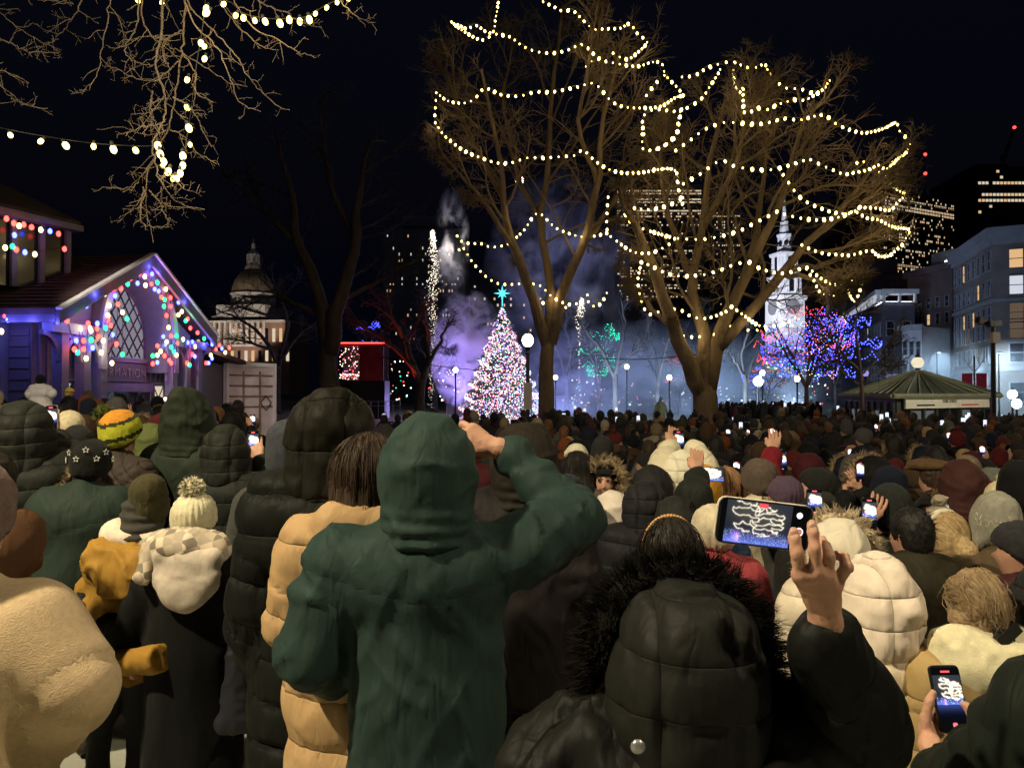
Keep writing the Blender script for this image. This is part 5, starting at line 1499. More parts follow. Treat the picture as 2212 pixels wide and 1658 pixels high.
# street lamps in front of the buildings on the right
for u, v, d, lab in ((2041, 766, 88, 'cold street lamp glowing before the brown brick block'), (2176, 767, 80, 'cold street lamp glowing before the corner building')):
    p = W(u, v, d); street_lamp(lab, p.x - .9, p.y, p.z + .75, 9000, (.55, .80, 1.0), (p.x + 4, p.y + 6, 0), 130)
for u, v, d, lab in ((2187, 852, 60, 'cluster of white globe lights behind the pole, upper one'), (2196, 872, 58, 'cluster of white globe lights at the right edge, lower one')):
    p = W(u, v, d); globe_lamp(lab, p.x, p.y, p.z, 10, (.8, .92, 1.0), .34)
# floodlight mast, blue white, in the haze
def flood_mast():
    p = W(1637, 823, 66); zg = -.75
    root = thing('flood_mast', 'dazzling blue white floodlight on a dark mast in the haze', 'floodlight', (p.x, p.y, zg))
    mb = MB(); mb.tube([(0, .1, 0), (0, .1, p.z - zg)], .07, 6); mb.build('pole', M_black, root)
    mb = MB(); mb.lathe([(.30, 0), (.40, .12), (.40, .2)], n=14); o = mb.build('lens', emit('flood_lens', (.72, .9, 1.0), 60), root, loc=(0, -.1, p.z - zg), rot=(math.pi / 2, 0, 0))
    mb = MB(); mb.lathe([(.42, 0), (.3, .25), (.1, .4)], n=12); mb.build('housing', M_black, root, loc=(0, .12, p.z - zg), rot=(-math.pi / 2, 0, 0))
flood_mast()

# pole with cameras
p = W(2146, 850, 31); zt = W(2146, 700, 31).z
root = thing('camera_pole', 'black pole with two security cameras and a box before the corner building', 'camera pole', (p.x, p.y, ground_z(p.x, p.y))); zz = zt - root.location.z
mb = MB(); mb.tube([(0, 0, 0), (0, 0, zz)], [.11, .085], 10); mb.build('pole', M_black, root)
mb = MB(); mb.tube([(-.35, 0, zz), (.2, 0, zz - .02)], .04, 6); mb.build('bracket', M_black, root)
for x, z, a in ((-.38, .06, .25), (.06, .02, -.12)):
    mb = MB(); mb.box((0, 0, 0), (.46, .2, .2)); mb.box((-.26, 0, .02), (.14, .25, .25)); o = mb.build('camera', M_black, root, loc=(x, -.05, zz + z), rot=(0, a, .2))
mb = MB(); mb.box((-.03, -.16, zz - .55), (.30, .24, .42)); mb.build('control_box', mat('box_beige', (.32, .28, .25), .6, .1, 4), root)

# red bows banner further back
p = W(2105, 855, 70)
root = thing('banner_post', 'lamp post with two red banners and antler ornament before the corner building', 'lamp post', (p.x, p.y, -.75))
mb = MB(); mb.tube([(0, 0, 0), (0, 0, 6.0)], .07, 6); mb.build('post', M_black, root)
M_red = mat('red_cloth', (.45, .03, .06), .7, .2, 3)
for s in (-1, 1):
    z0 = W(0, 838, 70).z + .75; z1 = W(0, 806, 70).z + .75
    mb = MB(); mb.box((s * .65, 0, (z0 + z1) / 2), (.95, .03, z1 - z0)); mb.build('banner', M_red, root)
    mb = MB(); mb.tube([(0, 0, z1 + .1), (s * .5, 0, z1 + .7), (s * 1.0, 0, z1 + 1.5)], .05, 5); mb.tube([(s * .5, 0, z1 + .7), (s * .2, 0, z1 + 1.5)], .04, 5); mb.build('antler', mat('silver', (.4, .4, .42), .35, .1, 4, metal=.7), root)

# ---- storage container
def container():
    C = W(487, 850, 30); Lf = W(441, 850, 33.5); Rt = W(595, 850, 32.0)
    zt = W(487, 781, 30).z; zg = -.62
    root = thing('storage_container', 'rusty white storage container with diamond mark beside the kiosk', 'container')
    M_c = mat('container_paint', (.66, .60, .57), .65, .3, 1.2, .3, 10); M_r = mat('container_rust', (.24, .15, .12), .8, .35, 3)
    fl = Facade((Lf.x, Lf.y), (C.x, C.y), zt); fr = Facade((C.x, C.y), (Rt.x, Rt.y), zt)
    mb = MB(); mb.prism([fl.p(0, zg), fl.p(fl.L, zg), fr.p(fr.L, zg), fr.p(fr.L, zg) + fl.p(0, 0) - fl.p(fl.L, 0)], (0, 0, zt - zg - .02)); mb.build('body', M_c, root)
    for f in (fl, fr):
        for a, b in ((0, .12), (f.L - .12, f.L)):
            mb = MB(); f.box(mb, a, b, zg, zt, .005, .07); mb.build('corner_post', M_white, root)
        for a, b in ((zt - .16, zt), (zg, zg + .16)):
            mb = MB(); f.box(mb, .12, f.L - .12, a, b, .005, .06); mb.build('rail', M_white, root)
    for i in range(4):
        mb = MB(); z = zt - .55 - i * .42; fr.box(mb, .18, fr.L - .18, z, z + .07, .005, .05); mb.build('rust_rib', M_r, root)
    for i in range(9):
        mb = MB(); x = .2 + (fl.L - .4) * i / 8; fl.box(mb, x - .06, x + .06, zg + .16, zt - .16, .005, .04); mb.build('corrugation', M_c, root)
    for x in (.33, .66):
        mb = MB(); fr.box(mb, fr.L * x - .02, fr.L * x + .02, zg + .2, zt - .35, .02, .08); mb.build('lock_rod', M_r, root)
    c = (fr.L * .78, zt - 1.62); mb = MB(); q = [(0, .3), (.27, 0), (0, -.3), (-.27, 0)]
    for i in range(4):
        a, b = q[i], q[(i + 1) % 4]; mb.tube([fr.p(c[0] + a[0], c[1] + a[1], .06), fr.p(c[0] + b[0], c[1] + b[1], .06)], .022, 4)
    mb.build('diamond_mark', M_black, root)
container()

# ---- stage with red drapes
def stage():
    d = 70; k = d / FPX
    o = W(727, 850, d); z = lambda v: W(727, v, d).z + .75
    root = thing('stage_canopy', 'small stage with red canopy, red drape and glittering lit interior', 'stage', (o.x, o.y, -.75))
    w = 100 * k
    mb = MB()
    for x in (0, w * .5, w):
        mb.tube([(x, 0, 0), (x, 0, z(742))], .06, 5)
    for x in (0, w): mb.tube([(x, 2.6, 0), (x, 2.6, z(742))], .06, 5)
    mb.build('truss', M_black, root)
    M_d = mat('red_drape', (.30, .01, .035), .75, .25, 2)
    mb = MB(); n = 26
    for i in range(n):
        x0 = w * .5 + w * .5 * i / n; x1 = w * .5 + w * .5 * (i + 1) / n; y = .05 * (i % 2)
        mb.quad((x0, -.05 + y, z(822)), (x1, -.05 + .05 * ((i + 1) % 2), z(822)), (x1, -.05 + .05 * ((i + 1) % 2), z(745)), (x0, -.05 + y, z(745)))
    mb.build('drape', M_d, root)
    mb = MB(); mb.prism([(-.2, -.2, z(746)), (w + .2, -.2, z(746)), (w + .1, -.2, z(738)), (-.1, -.2, z(738))], (0, 3, 0)); mb.build('canopy', M_d, root)
    mb = MB(); mb.box((w / 2, 1.2, z(822) / 2), (w + .4, 2.8, z(822))); mb.build('platform', M_black, root)
    mb = MB(); mb.box((w / 2, 2.7, (z(822) + z(746)) / 2), (w, .06, z(746) - z(822))); mb.build('backdrop', mat('stage_back', (.10, .09, .14), .7, .3, 3), root)
    mb = MB(); mb.tube([(-.15, -.24, z(741)), (w + .15, -.24, z(741))], .05, 5); mb.build('red_neon', emit('neon_red', (1, .06, .05), 5), root)
    rng = np.random.default_rng(2); n = 170
    P = np.stack([rng.uniform(.1, w * .5, n), rng.uniform(.2, 2.4, n), np.where(rng.random(n) < .45, rng.uniform(z(819), z(806), n), rng.uniform(z(818), z(748), n))], 1)
    dots('fairy_lights', root, P, rng.choice(3, n, p=[.6, .25, .15]), rng.uniform(.025, .06, n), [EL['w'], EL['p'], EL['r']])
    # railings
    for i in range(3):
        q = W(770 + i * 32, 850, 66)
        fr = thing('stage_railing', ['steel railing below the stage drape', 'steel railing right of the stage', 'steel railing by the red lit tree'][i], 'barrier', (q.x, q.y, -.75), group='stage railings')
        mb = MB()
        for x in (0, .6, 1.2): mb.tube([(x, 0, 0), (x, 0, 1.9)], .025, 4)
        mb.tube([(0, 0, 1.9), (1.2, 0, 1.9)], .025, 4); mb.tube([(0, 0, 1.5), (1.2, 0, 1.5)], .02, 4); mb.build('frame', mat('rail_steel', (.4, .4, .42), .4, .1, 4, metal=.6), fr)
    # red wash on the bare tree beside it
    p = W(845, 868, 61)
    r = thing('stage_light', 'red stage light washing the bare tree', 'stage light', (p.x, p.y, -.75), group='stage lights')
    mb = MB(); mb.lathe([(.12, 0), (.16, .3), (.16, .34)], n=10); mb.build('housing', M_black, r)
    L = bpy.data.lights.new('wash', 'SPOT'); L.energy = 2500; L.color = (1, .06, .05); L.spot_size = math.radians(55); L.shadow_soft_size = .15
    lo = obj('wash_lamp', L, r, loc=(0, 0, .4)); lo.rotation_euler = (Vector(W(850, 720, 61.5)) - Vector((p.x, p.y, -.35))).to_track_quat('-Z', 'Y').to_euler()
stage()

# ---- wash lights around the smoke
def wash(label, u, v, d, tgt, energy, col, size=150):
    size = 150
    p = W(u, v, d); p.z = -.75
    r = thing('stage_light', label, 'stage light', p, group='stage lights')
    mb = MB(); mb.lathe([(.12, 0), (.16, .3), (.16, .34)], n=10); mb.build('housing', M_black, r)
    L = bpy.data.lights.new('wash', 'SPOT'); L.energy = energy; L.color = col; L.spot_size = math.radians(size); L.spot_blend = 1.0; L.shadow_soft_size = .3
    lo = obj('wash_lamp', L, r, loc=(0, 0, .4)); lo.rotation_euler = (Vector(tgt) - (p + Vector((0, 0, .4)))).to_track_quat('-Z', 'Y').to_euler()
wash('violet stage light left of the spruce', 955, 850, 77, W(1005, 760, 80), 11000, (.40, .28, 1.0))
wash('violet stage light behind the spruce', 1040, 850, 88, W(1010, 740, 83), 12000, (.40, .32, 1.0), 90)
wash('blue stage light between the elms', 1290, 850, 62, W(1330, 790, 78), 26000, (.38, .60, 1.0), 120)
wash('blue stage light behind the forked elm', 1560, 850, 64, W(1560, 800, 78), 26000, (.44, .68, 1.0), 120)
wash('pale blue stage light behind the round lit tree', 1720, 850, 88, W(1700, 800, 92), 12000, (.5, .7, 1.0))
wash('violet stage light right of the spruce', 1190, 850, 72, W(1200, 640, 88), 22000, (.34, .36, 1.0), 100)

# ---- smoke (real volumes)
def smoke(name, label, lo, hi, dens, scale, thr, seed, col, wid=.16, stretch=(1, 1, 1)):
    lo = np.array(lo); hi = np.array(hi); c = (lo + hi) / 2; h = (hi - lo) / 2
    m, nt, out = new_mat(name + '_volume')
    pv = nt.nodes.new('ShaderNodeVolumePrincipled')
    pv.inputs['Color'].default_value = (*col, 1)
    pv.inputs['Anisotropy'].default_value = 0.1
    tc = nt.nodes.new('ShaderNodeTexCoord')
    n = nt.nodes.new('ShaderNodeTexNoise'); n.inputs['Scale'].default_value = scale; n.inputs['Detail'].default_value = 5; n.inputs['Roughness'].default_value = .62; n.inputs['Distortion'].default_value = .9
    mp = nt.nodes.new('ShaderNodeMapping'); mp.inputs['Location'].default_value = (seed, seed * .7, 0); mp.inputs['Scale'].default_value = stretch
    nt.links.new(tc.outputs['Object'], mp.inputs[0]); nt.links.new(mp.outputs[0], n.inputs['Vector'])
    mr = nt.nodes.new('ShaderNodeMapRange'); mr.inputs['From Min'].default_value = thr; mr.inputs['From Max'].default_value = thr + wid; mr.inputs['To Max'].default_value = 1.0
    nt.links.new(n.outputs['Fac'], mr.inputs['Value'])
    dv = nt.nodes.new('ShaderNodeVectorMath'); dv.operation = 'DIVIDE'; dv.inputs[1].default_value = tuple(h)
    nt.links.new(tc.outputs['Object'], dv.inputs[0])
    ln = nt.nodes.new('ShaderNodeVectorMath'); ln.operation = 'LENGTH'; nt.links.new(dv.outputs[0], ln.inputs[0])
    m2 = nt.nodes.new('ShaderNodeMapRange'); m2.inputs['From Min'].default_value = 1.0; m2.inputs['From Max'].default_value = .35; m2.inputs['To Max'].default_value = dens
    nt.links.new(ln.outputs['Value'], m2.inputs['Value'])
    mu = nt.nodes.new('ShaderNodeMath'); mu.operation = 'MULTIPLY'; nt.links.new(mr.outputs[0], mu.inputs[0]); nt.links.new(m2.outputs[0], mu.inputs[1])
    nt.links.new(mu.outputs[0], pv.inputs['Density']); nt.links.new(pv.outputs[0], out.inputs['Volume'])
    mb = MB(); mb.ball((0, 0, 0), h, n=14, k=8)
    o = mb.build(name, m, None, loc=tuple(c))
    tag(o, label, 'smoke', kind='stuff')
def box_px(u0, u1, v0, v1, d0, d1):
    d = (d0 + d1) / 2; a = W(u0, v1, d); b = W(u1, v0, d)
    return (a.x, d0, a.z), (b.x, d1, b.z)
if True:
    smoke('smoke', 'cold blue haze hanging in the street before the corner building', *box_px(1880, 2330, 700, 960, 66, 100), .05, .14, .36, 9.1, (.85, .92, 1.0))
    smoke('smoke', 'billowing violet smoke left of the spruce', *box_px(925, 1095, 620, 900, 76, 88), 2.0, .50, .50, 3.1, (.9, .9, .95), wid=.10)
    smoke('smoke', 'pale twisting smoke trail above the spruce', *box_px(935, 1018, 395, 670, 80, 85), .8, .62, .52, 8.3, (.9, .9, .95), wid=.10, stretch=(1, 1, .5))
    smoke('smoke', 'low bank of blue haze behind the elm trunks', *box_px(1000, 1830, 690, 1010, 66, 108), .085, .16, .43, 5.7, (.85, .9, 1.0), stretch=(1, 1, 1.8))
    smoke('smoke', 'thin wisps of violet smoke drifting through the left elm', *box_px(1040, 1370, 360, 800, 80, 98), .13, .34, .50, 2.2, (.9, .9, 1.0), wid=.14, stretch=(1, 1, .7))

# ---- firework fountains
def fountain(label, pts, d, n, wid, seed, strength, base_v=880):
    rng = np.random.default_rng(seed)
    g = W(pts[-1][0], 850, d)
    root = thing('firework_fountain', label, 'firework', (g.x, g.y, -.75), group='firework fountains')
    mb = MB(); mb.lathe([(.12, 0), (.12, .6), (.1, .6)], n=10); mb.build('launch_tube', M_black, root)
    P = spline([np.array(W(u, v, d)) for u, v in pts], 60)
    gl_ = bpy.data.lights.new('spark_glow', 'POINT'); gl_.energy = .9 * n; gl_.color = (1, .9, .8); gl_.shadow_soft_size = .4
    obj('spark_glow', gl_, root, P[8] - np.array(root.location) + [1.6, 1.5, 0])
    t = rng.random(n) ** 1.6
    i = t * 59; j = i.astype(int).clip(0, 58); f = (i - j)[:, None]
    C = P[j] * (1 - f) + P[j + 1] * f
    C += rng.normal(0, 1, (n, 3)) * (np.interp(t, [0, .35, .6, 1], wid))[:, None]
    r = np.interp(t, [0, .5, 1], [.036, .032, .018]) * rng.uniform(.5, 1.2, n)
    dots('sparks', root, C - np.array(root.location), np.zeros(n, int), r, [emit('spark_%d' % seed, (1.0, .86, .66), strength)])
fountain('tall white firework fountain with falling sparks left of the spruce', [(934, 500), (936, 540), (938, 600), (932, 650), (936, 700), (932, 780), (930, 880)], 82, 800, [.10, .34, .26, .14], 3, 5)
fountain('small firework fountain right of the left elm', [(1256, 648), (1254, 668), (1250, 700), (1251, 760), (1250, 880)], 84, 260, [.12, .25, .12, .08], 5, 7)
p = W(1122, 390, 90)
root = thing('firework_burst', 'small pink firework burst seen through the left elm', 'firework', p)
rng = np.random.default_rng(77); v = rng.normal(0, 1, (160, 3)); v /= np.linalg.norm(v, axis=1, keepdims=True)
dots('sparks', root, v * (rng.random(160) ** .5)[:, None] * .55, rng.choice(2, 160), rng.uniform(.025, .055, 160), [emit('burst_pink', (1, .45, .4), 10), emit('burst_white', (1, .8, .7), 14)])

# ---- far street lights and lit stalls beyond the square, too small to tell apart
rng = np.random.default_rng(15); n = 210
P = np.array([W(rng.uniform(1215, 1790), 790 + 95 * rng.random() ** .5, rng.uniform(98, 120)) for _ in range(n)] + [W(rng.uniform(840, 1000), 780 + 90 * rng.random(), rng.uniform(90, 110)) for _ in range(70)])
P[:, 2] = np.maximum(P[:, 2], .3)
dots('distant_lights', None, P, rng.choice(4, len(P), p=[.45, .3, .15, .1]), rng.uniform(.035, .11, len(P)), [EL['w'], emit('far_cool', (.8, .9, 1), 12), EL['r'], EL['g']])
tag(bpy.data.objects['distant_lights'], 'scatter of tiny street and stall lights beyond the square', 'lights')
# ---- bronze figure
def statue():
    p = W(1427, 850, 47); zg = ground_z(p.x, p.y)
    root = thing('bronze_statue', 'pale green bronze standing figure between the elm trunks', 'statue', (p.x, p.y, zg))
    top = W(1427, 856, 47).z - zg
    s = top / 1.9
    S = SDF((-.6, -.5, 0), (.6, .5, 2.0), .035)
    S.ell((0, 0, 1.76), (.10, .12, .14)).cone((0, 0, 1.5), (0, 0, 1.7), .08, .07).cone((0, 0, 1.42), (0, 0, .9), .24, .22, .05, (1, .65, 1)).cone((0, 0, .9), (0, 0, .1), .22, .36, .06, (1, .8, 1))
    S.cone((-.22, 0, 1.42), (-.34, 0, 1.0), .09, .08, .04).cone((-.34, 0, 1.0), (-.3, .1, .65), .08, .07, .03).cone((.22, 0, 1.42), (.36, -.02, 1.05), .09, .08, .04).cone((.36, -.02, 1.05), (.48, -.05, .6), .08, .1, .03)
    V, F = S.mesh(1); V *= s
    V += normals(V, F) * (fbm(V * [9, 9, 2.5], 4)[:, None] * .02)
    obj('figure', mesh_from('figure', V, F, mat('verdigris', (.22, .28, .22), .6, .3, 4, .3, 20)), root)
    mb = MB(); mb.lathe([(.55, -.02), (.55, .1), (.45, .16)], n=12); mb.build('plinth', M_trim, root)
statue()

# ---- overhead cable strung between the trees
mb = MB(); mb.tube(spline([W(828, 772, 58), W(960, 792, 58), W(1110, 806, 58)], 12), .03, 4)
o = mb.build('overhead_cable', M_wire); tag(o, 'thin overhead cable crossing before the violet smoke', 'cable')
mb = MB(); mb.tube(spline([W(1296, 845 - 70, 50), W(1400, 775, 48), W(1512, 765, 46)], 12), .03, 4)
o = mb.build('overhead_cable', M_wire); tag(o, 'thin overhead cable reaching the forked elm', 'cable')
# ================================================================== PEOPLE
M_skin = mat('skin', (0.46, 0.25, 0.17), .55, .15, 14, .15, 160, spec=.35)
M_skin2 = mat('skin_dark', (0.20, 0.10, 0.065), .55, .15, 14, .15, 160, spec=.35)
M_trous = mat('dark_trousers', (.02, .021, .026), .85, .2, 6, .2, 50)
M_shoe = mat('shoes', (.03, .022, .018), .6, .2, 6)
M_phone = mat('phone_case', (.015, .015, .017), .35, .1, 4)
M_phonec = mat('phone_case_pale', (.55, .50, .42), .4, .1, 4)

def cloth(col, kind='shell'):
    nm = 'cloth_%s_%s' % (kind, '_'.join('%03d' % int(c * 999) for c in col))
    if kind == 'shell': return mat(nm, col, .66, .12, 5, .10, 130, 0, spec=.10, wr=.022, wscale=7, quilt=.006)
    if kind == 'puffer': return mat(nm, col, .62, .12, 5, .08, 90, 0, spec=.10, wr=.010, wscale=9, quilt=.014)
    if kind == 'parka': return mat(nm, col, .6, .12, 5, .08, 90, 0, spec=.12, wr=.022, wscale=8, quilt=.006)
    if kind == 'wool': return mat(nm, col, .95, .18, 30, .3, 260, .03, spec=.1, quilt=.008, wr=.012, wscale=5)
    if kind == 'sherpa': return mat(nm, col, .95, .10, 90, .35, 330, .10, spec=.08, quilt=.010)
    if kind == 'knit': return mat(nm, col, .95, .2, 40, .5, 200, .04, spec=.1)
    if kind == 'hair': return mat(nm, col, .55, .35, 60, .25, 90, 0, spec=.22, stretch=(1, 1, .08))
    if kind == 'fur': return mat(nm, col, .95, .4, 20, 0, 10, .0, spec=.05)
    return mat(nm, col)

def attr(me, name, val):
    a = me.attributes.get(name) or me.attributes.new(name, 'FLOAT', 'POINT'); a.data.foreach_set('value', np.asarray(val, np.float32))

def seg_info(V, a, b):
    a = np.asarray(a); b = np.asarray(b); d = b - a; L = np.linalg.norm(d)
    t = np.clip(((V - a) @ d) / (L * L), 0, 1)
    return np.linalg.norm(V - a - t[:, None] * d, axis=1), t * L, L

class Person:
    def __init__(s, label, u, vtop, d, yaw=0.0, lean=(0, 0), bulk=0.0, res=.013, skin=None, group=None, hpitch=0.0, hoff=(0, 0, 0), at=None, zbase=None, cap=.135):
        top = W(u, vtop, d) if at is None else Vector((at[0], at[1], at[2] + at[3])); s.zg = (ground_z(top.x, top.y) if zbase is None else zbase) if at is None else at[2]
        s.H = top.z - s.zg; s.k = s.H / (1.645 + cap); s.yaw = yaw
        s.loc = Vector((top.x, top.y, s.zg)); s.label = label; s.bulk = bulk; s.res = res; s.lean = lean
        s.skin = skin or M_skin; s.group = group; s.hp = hpitch
        k = s.k
        L = lambda x, y, z: s.bend(np.array([x, y, z]) * k)
        s.L = L
        s.pelvis = L(0, 0, .96); s.waist = L(0, -.005, 1.10); s.chest = L(0, -.01, 1.32); s.neckb = L(0, -.015, 1.47)
        s.hc = L(0, .02, 1.645) + np.array(hoff)
        s.shL, s.shR = L(-.175, -.01, 1.415), L(.175, -.01, 1.415)
        s.arms = {'L': [s.shL, L(-.235, -.04, 1.13), L(-.20, .07, .90)], 'R': [s.shR, L(.235, -.04, 1.13), L(.20, .07, .90)]}
        s.hips = [L(-.095, 0, .90), L(.095, 0, .90)]
        s.parts = []
        s.hands_at_wrist = True
        c, q = math.cos(yaw), math.sin(yaw)
        s.Rm = np.array([[c, -q, 0], [q, c, 0], [0, 0, 1]])
        # lean offset: keep the head where it was asked for
        off = s.hc[:2].copy() - np.array([0, .02 * k])
        wo = s.Rm[:2, :2] @ off
        s.loc.x -= wo[0]; s.loc.y -= wo[1]
    def bend(s, p):
        h = max(0.0, p[2] - .9 * s.k)
        return p + np.array([s.lean[0] * h, s.lean[1] * h, 0])
    def px(s, u, v, d):
        return s.Rm.T @ (np.array(W(u, v, d)) - np.array(s.loc))
    def arm(s, side, el, wr, sh=None):
        s.arms[side] = [s.arms[side][0] if sh is None else np.array(sh), np.array(el), np.array(wr)]
    def build_body(s, h=.022):
        k = s.k
        P = np.array([s.hc] + sum(s.arms.values(), []))
        lo = np.minimum(P.min(0) - .25, [-.35, -.35, 0]); hi = np.maximum(P.max(0) + .25, [.35, .35, 0]); lo[2] = -.06
        S = SDF(lo, hi, h)
        head_sdf(S, s.hc, k, s.hp)
        S.cone(s.neckb, s.hc + np.array([0, -.015, -.05]) * k, .062 * k, .058 * k)
        S.cone(s.pelvis, s.chest, .13 * k, .15 * k, .04, (1, .65, 1)).cone(s.shL, s.shR, .06 * k, .06 * k, .03)
        for a in s.arms.values():
            S.cone(a[0], a[1], .055 * k, .045 * k).cone(a[1], a[2], .042 * k, .03 * k)
            if s.hands_at_wrist:
                d = (a[2] - a[1]); d = d / np.linalg.norm(d); S.cone(a[2], a[2] + d * .09 * k, .032 * k, .035 * k, .02, (1, .7, 1))
        for i, sx in enumerate((-1, 1)):
            kn = np.array([sx * .10, .01, .50]) * k; an = np.array([sx * .11, -.02, .08]) * k
            S.cone(s.hips[i], kn, .085 * k, .06 * k).cone(kn, an, .055 * k, .04 * k).cone(an + [0, 0, -.03 * k], an + np.array([0, .13, -.045]) * k, .042 * k, .035 * k)
        V, F = S.mesh(1)
        o = obj('person', mesh_from('person', V, F, s.skin), None, s.loc, (0, 0, s.yaw))
        s.root = o
        tag(o, s.label, 'person', s.group)
        # trousers and shoes
        T = SDF((-.32 * k, -.28 * k, .0), (.32 * k, .32 * k, 1.05 * k), max(.028, h * 1.3))
        for i, sx in enumerate((-1, 1)):
            kn = np.array([sx * .10, .01, .50]) * k; an = np.array([sx * .11, -.02, .10]) * k
            T.cone(s.hips[i], kn, .105 * k, .082 * k).cone(kn, an, .08 * k, .068 * k)
        T.cone(s.hips[0], s.hips[1], .11 * k, .11 * k, .03)
        T.plane((0, 0, .06), (0, 0, -1))
        V, F = T.mesh(1); V += normals(V, F) * (fbm(V * 14, 3)[:, None] * .008)
        obj('trousers', mesh_from('trousers', V, F, s.trous if hasattr(s, 'trous') else M_trous), o)
        T = SDF((-.3 * k, -.2 * k, -.02), (.3 * k, .3 * k, .2 * k), max(.02, h * .8))
        for sx in (-1, 1):
            an = np.array([sx * .11, -.03, .06]) * k; T.cone(an, an + np.array([0, .17, -.01]) * k, .056 * k, .05 * k, .02, (1, 1, .9)).cone(an, an + np.array([0, 0, .06]) * k, .056 * k, .052 * k)
        T.plane((0, 0, .004), (0, 0, -1))
        V, F = T.mesh(1); obj('shoes', mesh_from('shoes', V, F, M_shoe), o)
        return o
    def add(s, name, V, F, m, label=None):
        o = obj(name, mesh_from(name, V, F, m), s.root)
        if not isinstance(m, list) and m.name.startswith(('cloth_sh', 'cloth_pu', 'cloth_pa', 'cloth_wo', 'crowd_coat')): attr(o.data, 'quilt', np.full(len(V), .5)); attr(o.data, 'panel', np.ones(len(V)))
        if label: o['label'] = label
        return o
    def coat(s, col, kind='puffer', hem=.72, sp=.12, amp=.014, bulk=None, collar=.0, sleeve=1.0, fold=1.0, seed=1, name='coat', m=None, arms=True, skirt=1.0, fs=1.0, only=None, sleeve_r=1.0):
        k = s.k; b = s.bulk if bulk is None else bulk
        P = np.array([s.hc] + sum(s.arms.values(), []))
        lo = np.minimum(P.min(0) - .2, [-.42 * k, -.36 * k, 0]); hi = np.maximum(P.max(0) + .2, [.42 * k, .36 * k, 0])
        lo[2] = hem * k - .05; hi[2] = max(s.neckb[2] + .16, P[:, 2].max() + .14)
        S = SDF(lo, hi, s.res if s.res > .016 else s.res * 1.08)
        fl = (1, .70, 1)
        S.cone(s.waist, s.chest, (.175 + b) * k, (.185 + b) * k, .04, fl)
        S.cone(s.L(-.10, -.01, 1.36), s.L(.10, -.01, 1.36), (.115 + b) * k, (.115 + b) * k, .05)
        S.cone(s.shL + [.03, 0, -.02], s.shR + [-.03, 0, -.02], (.075 + b * .7) * k, (.075 + b * .7) * k, .05)
        S.cone(s.neckb + [0, 0, -.06 * k], s.neckb + [0, .0, .035 * k + collar], (.10 + b * .4) * k, (.080 + b * .2) * k, .05)
        hz = np.array([0, 0, (hem - .12)]) * k
        S.cone(s.waist, s.pelvis, (.175 + b) * k, (.19 + b) * k * skirt, .04, fl)
        S.cone(s.pelvis, hz, (.19 + b) * k * skirt, (.215 + b) * k * skirt, .04, (1, .75, 1))
        if arms:
            for a in s.arms.values():
                w = a[1] + (a[2] - a[1]) * sleeve
                S.cone(a[0], a[1], (.078 + b * .9) * k * sleeve_r, (.068 + b * .8) * k * sleeve_r, .035).cone(a[1], w, (.066 + b * .8) * k * sleeve_r, (.048 + b * .45) * k * sleeve_r, .03)
        S.plane((0, 0, hem * k), (0, 0, -1), .008)
        # neck opening
        V, F = S.mesh(1)
        N = normals(V, F)
        # coordinate along sleeves or up the torso
        q = V[:, 2].copy(); best = np.minimum(seg_info(V, s.pelvis, s.chest)[0], seg_info(V, s.shL, s.shR)[0] + .02) - .14 * k
        onarm = np.zeros(len(V)); tor = best.copy(); sm = np.full(len(V), 9.0)
        for a in s.arms.values():
            d1, t1, L1 = seg_info(V, a[0] + (a[1] - a[0]) * .25, a[1]); d2, t2, L2 = seg_info(V, a[1], a[2])
            dd = np.minimum(d1, d2) - .05 * k; tt = np.where(d1 < d2, t1, L1 + t2)
            sm = np.minimum(sm, np.abs(dd - tor) + .5 * np.clip(s.chest[2] - .12 * k - V[:, 2], 0, 1)); m_ = dd < best; q = np.where(m_, tt, q); onarm = np.where(m_, 1, onarm); best = np.minimum(best, dd)
        if kind == 'puffer':
            w = np.abs(np.sin(math.pi * (q / sp + .09 * vnoise(V * 5, seed)))); bul = w ** .38
            cre = np.clip(1 - w * 1.6, 0, 1)
            disp = 1.35 * amp * (bul - .65) + .007 * fold * (.25 + cre) * vnoise(V * [34, 34, 7], seed + 3) + .009 * fold * fbm(V * 8, seed + 5)
        elif kind == 'quilt':
            ang = np.arctan2(V[:, 0], V[:, 1] + .3)
            cc = V[:, 0] * 1.0
            w = np.minimum(np.abs(np.sin(math.pi * (q + cc) / sp)), np.abs(np.sin(math.pi * (q - cc) / sp)))
            disp = amp * (np.sqrt(w) - .6) + .003 * fbm(V * 20, seed)
        elif kind == 'shell':
            wv = V + .05 * np.stack([vnoise(V * 4, seed + 1), vnoise(V * 4, seed + 2), vnoise(V * 4, seed + 3)], 1)
            r1 = 1 - np.abs(fbm(wv @ np.array([[7.5, 0, 4.4], [0, 3, 0], [1.0, 0, -1.7]]).T * fs, seed, 2))
            r2 = 1 - np.abs(fbm(wv @ np.array([[9, 0, -7], [0, 5, 0], [1.6, 0, 2.0]]).T * fs, seed + 9, 2))
            disp = fold * (.010 * (r1 ** 4 - .3) + .006 * (r2 ** 4 - .25) + onarm * .008 * np.sin(q * 55 + 3 * vnoise(V * 7, 8)) * (vnoise(V * 6, seed + 4) > -.2))
        elif kind == 'sherpa':
            disp = .010 * fold * fbm(V * 5, seed + 2, 2) + onarm * .006 * np.sin(q * 38 + 3 * vnoise(V * 5, 3))
        else:
            disp = fold * (.007 * fbm(V * [7, 7, 3], seed) + onarm * .006 * np.sin(q * 45 + 3 * vnoise(V * 6, 3)))
        V = V + N * disp[:, None]
        V = lap(V, F, .2)
        o = s.add(name, V, F, m or cloth(col, 'puffer' if kind == 'quilt' else kind))
        sm = sm / .02
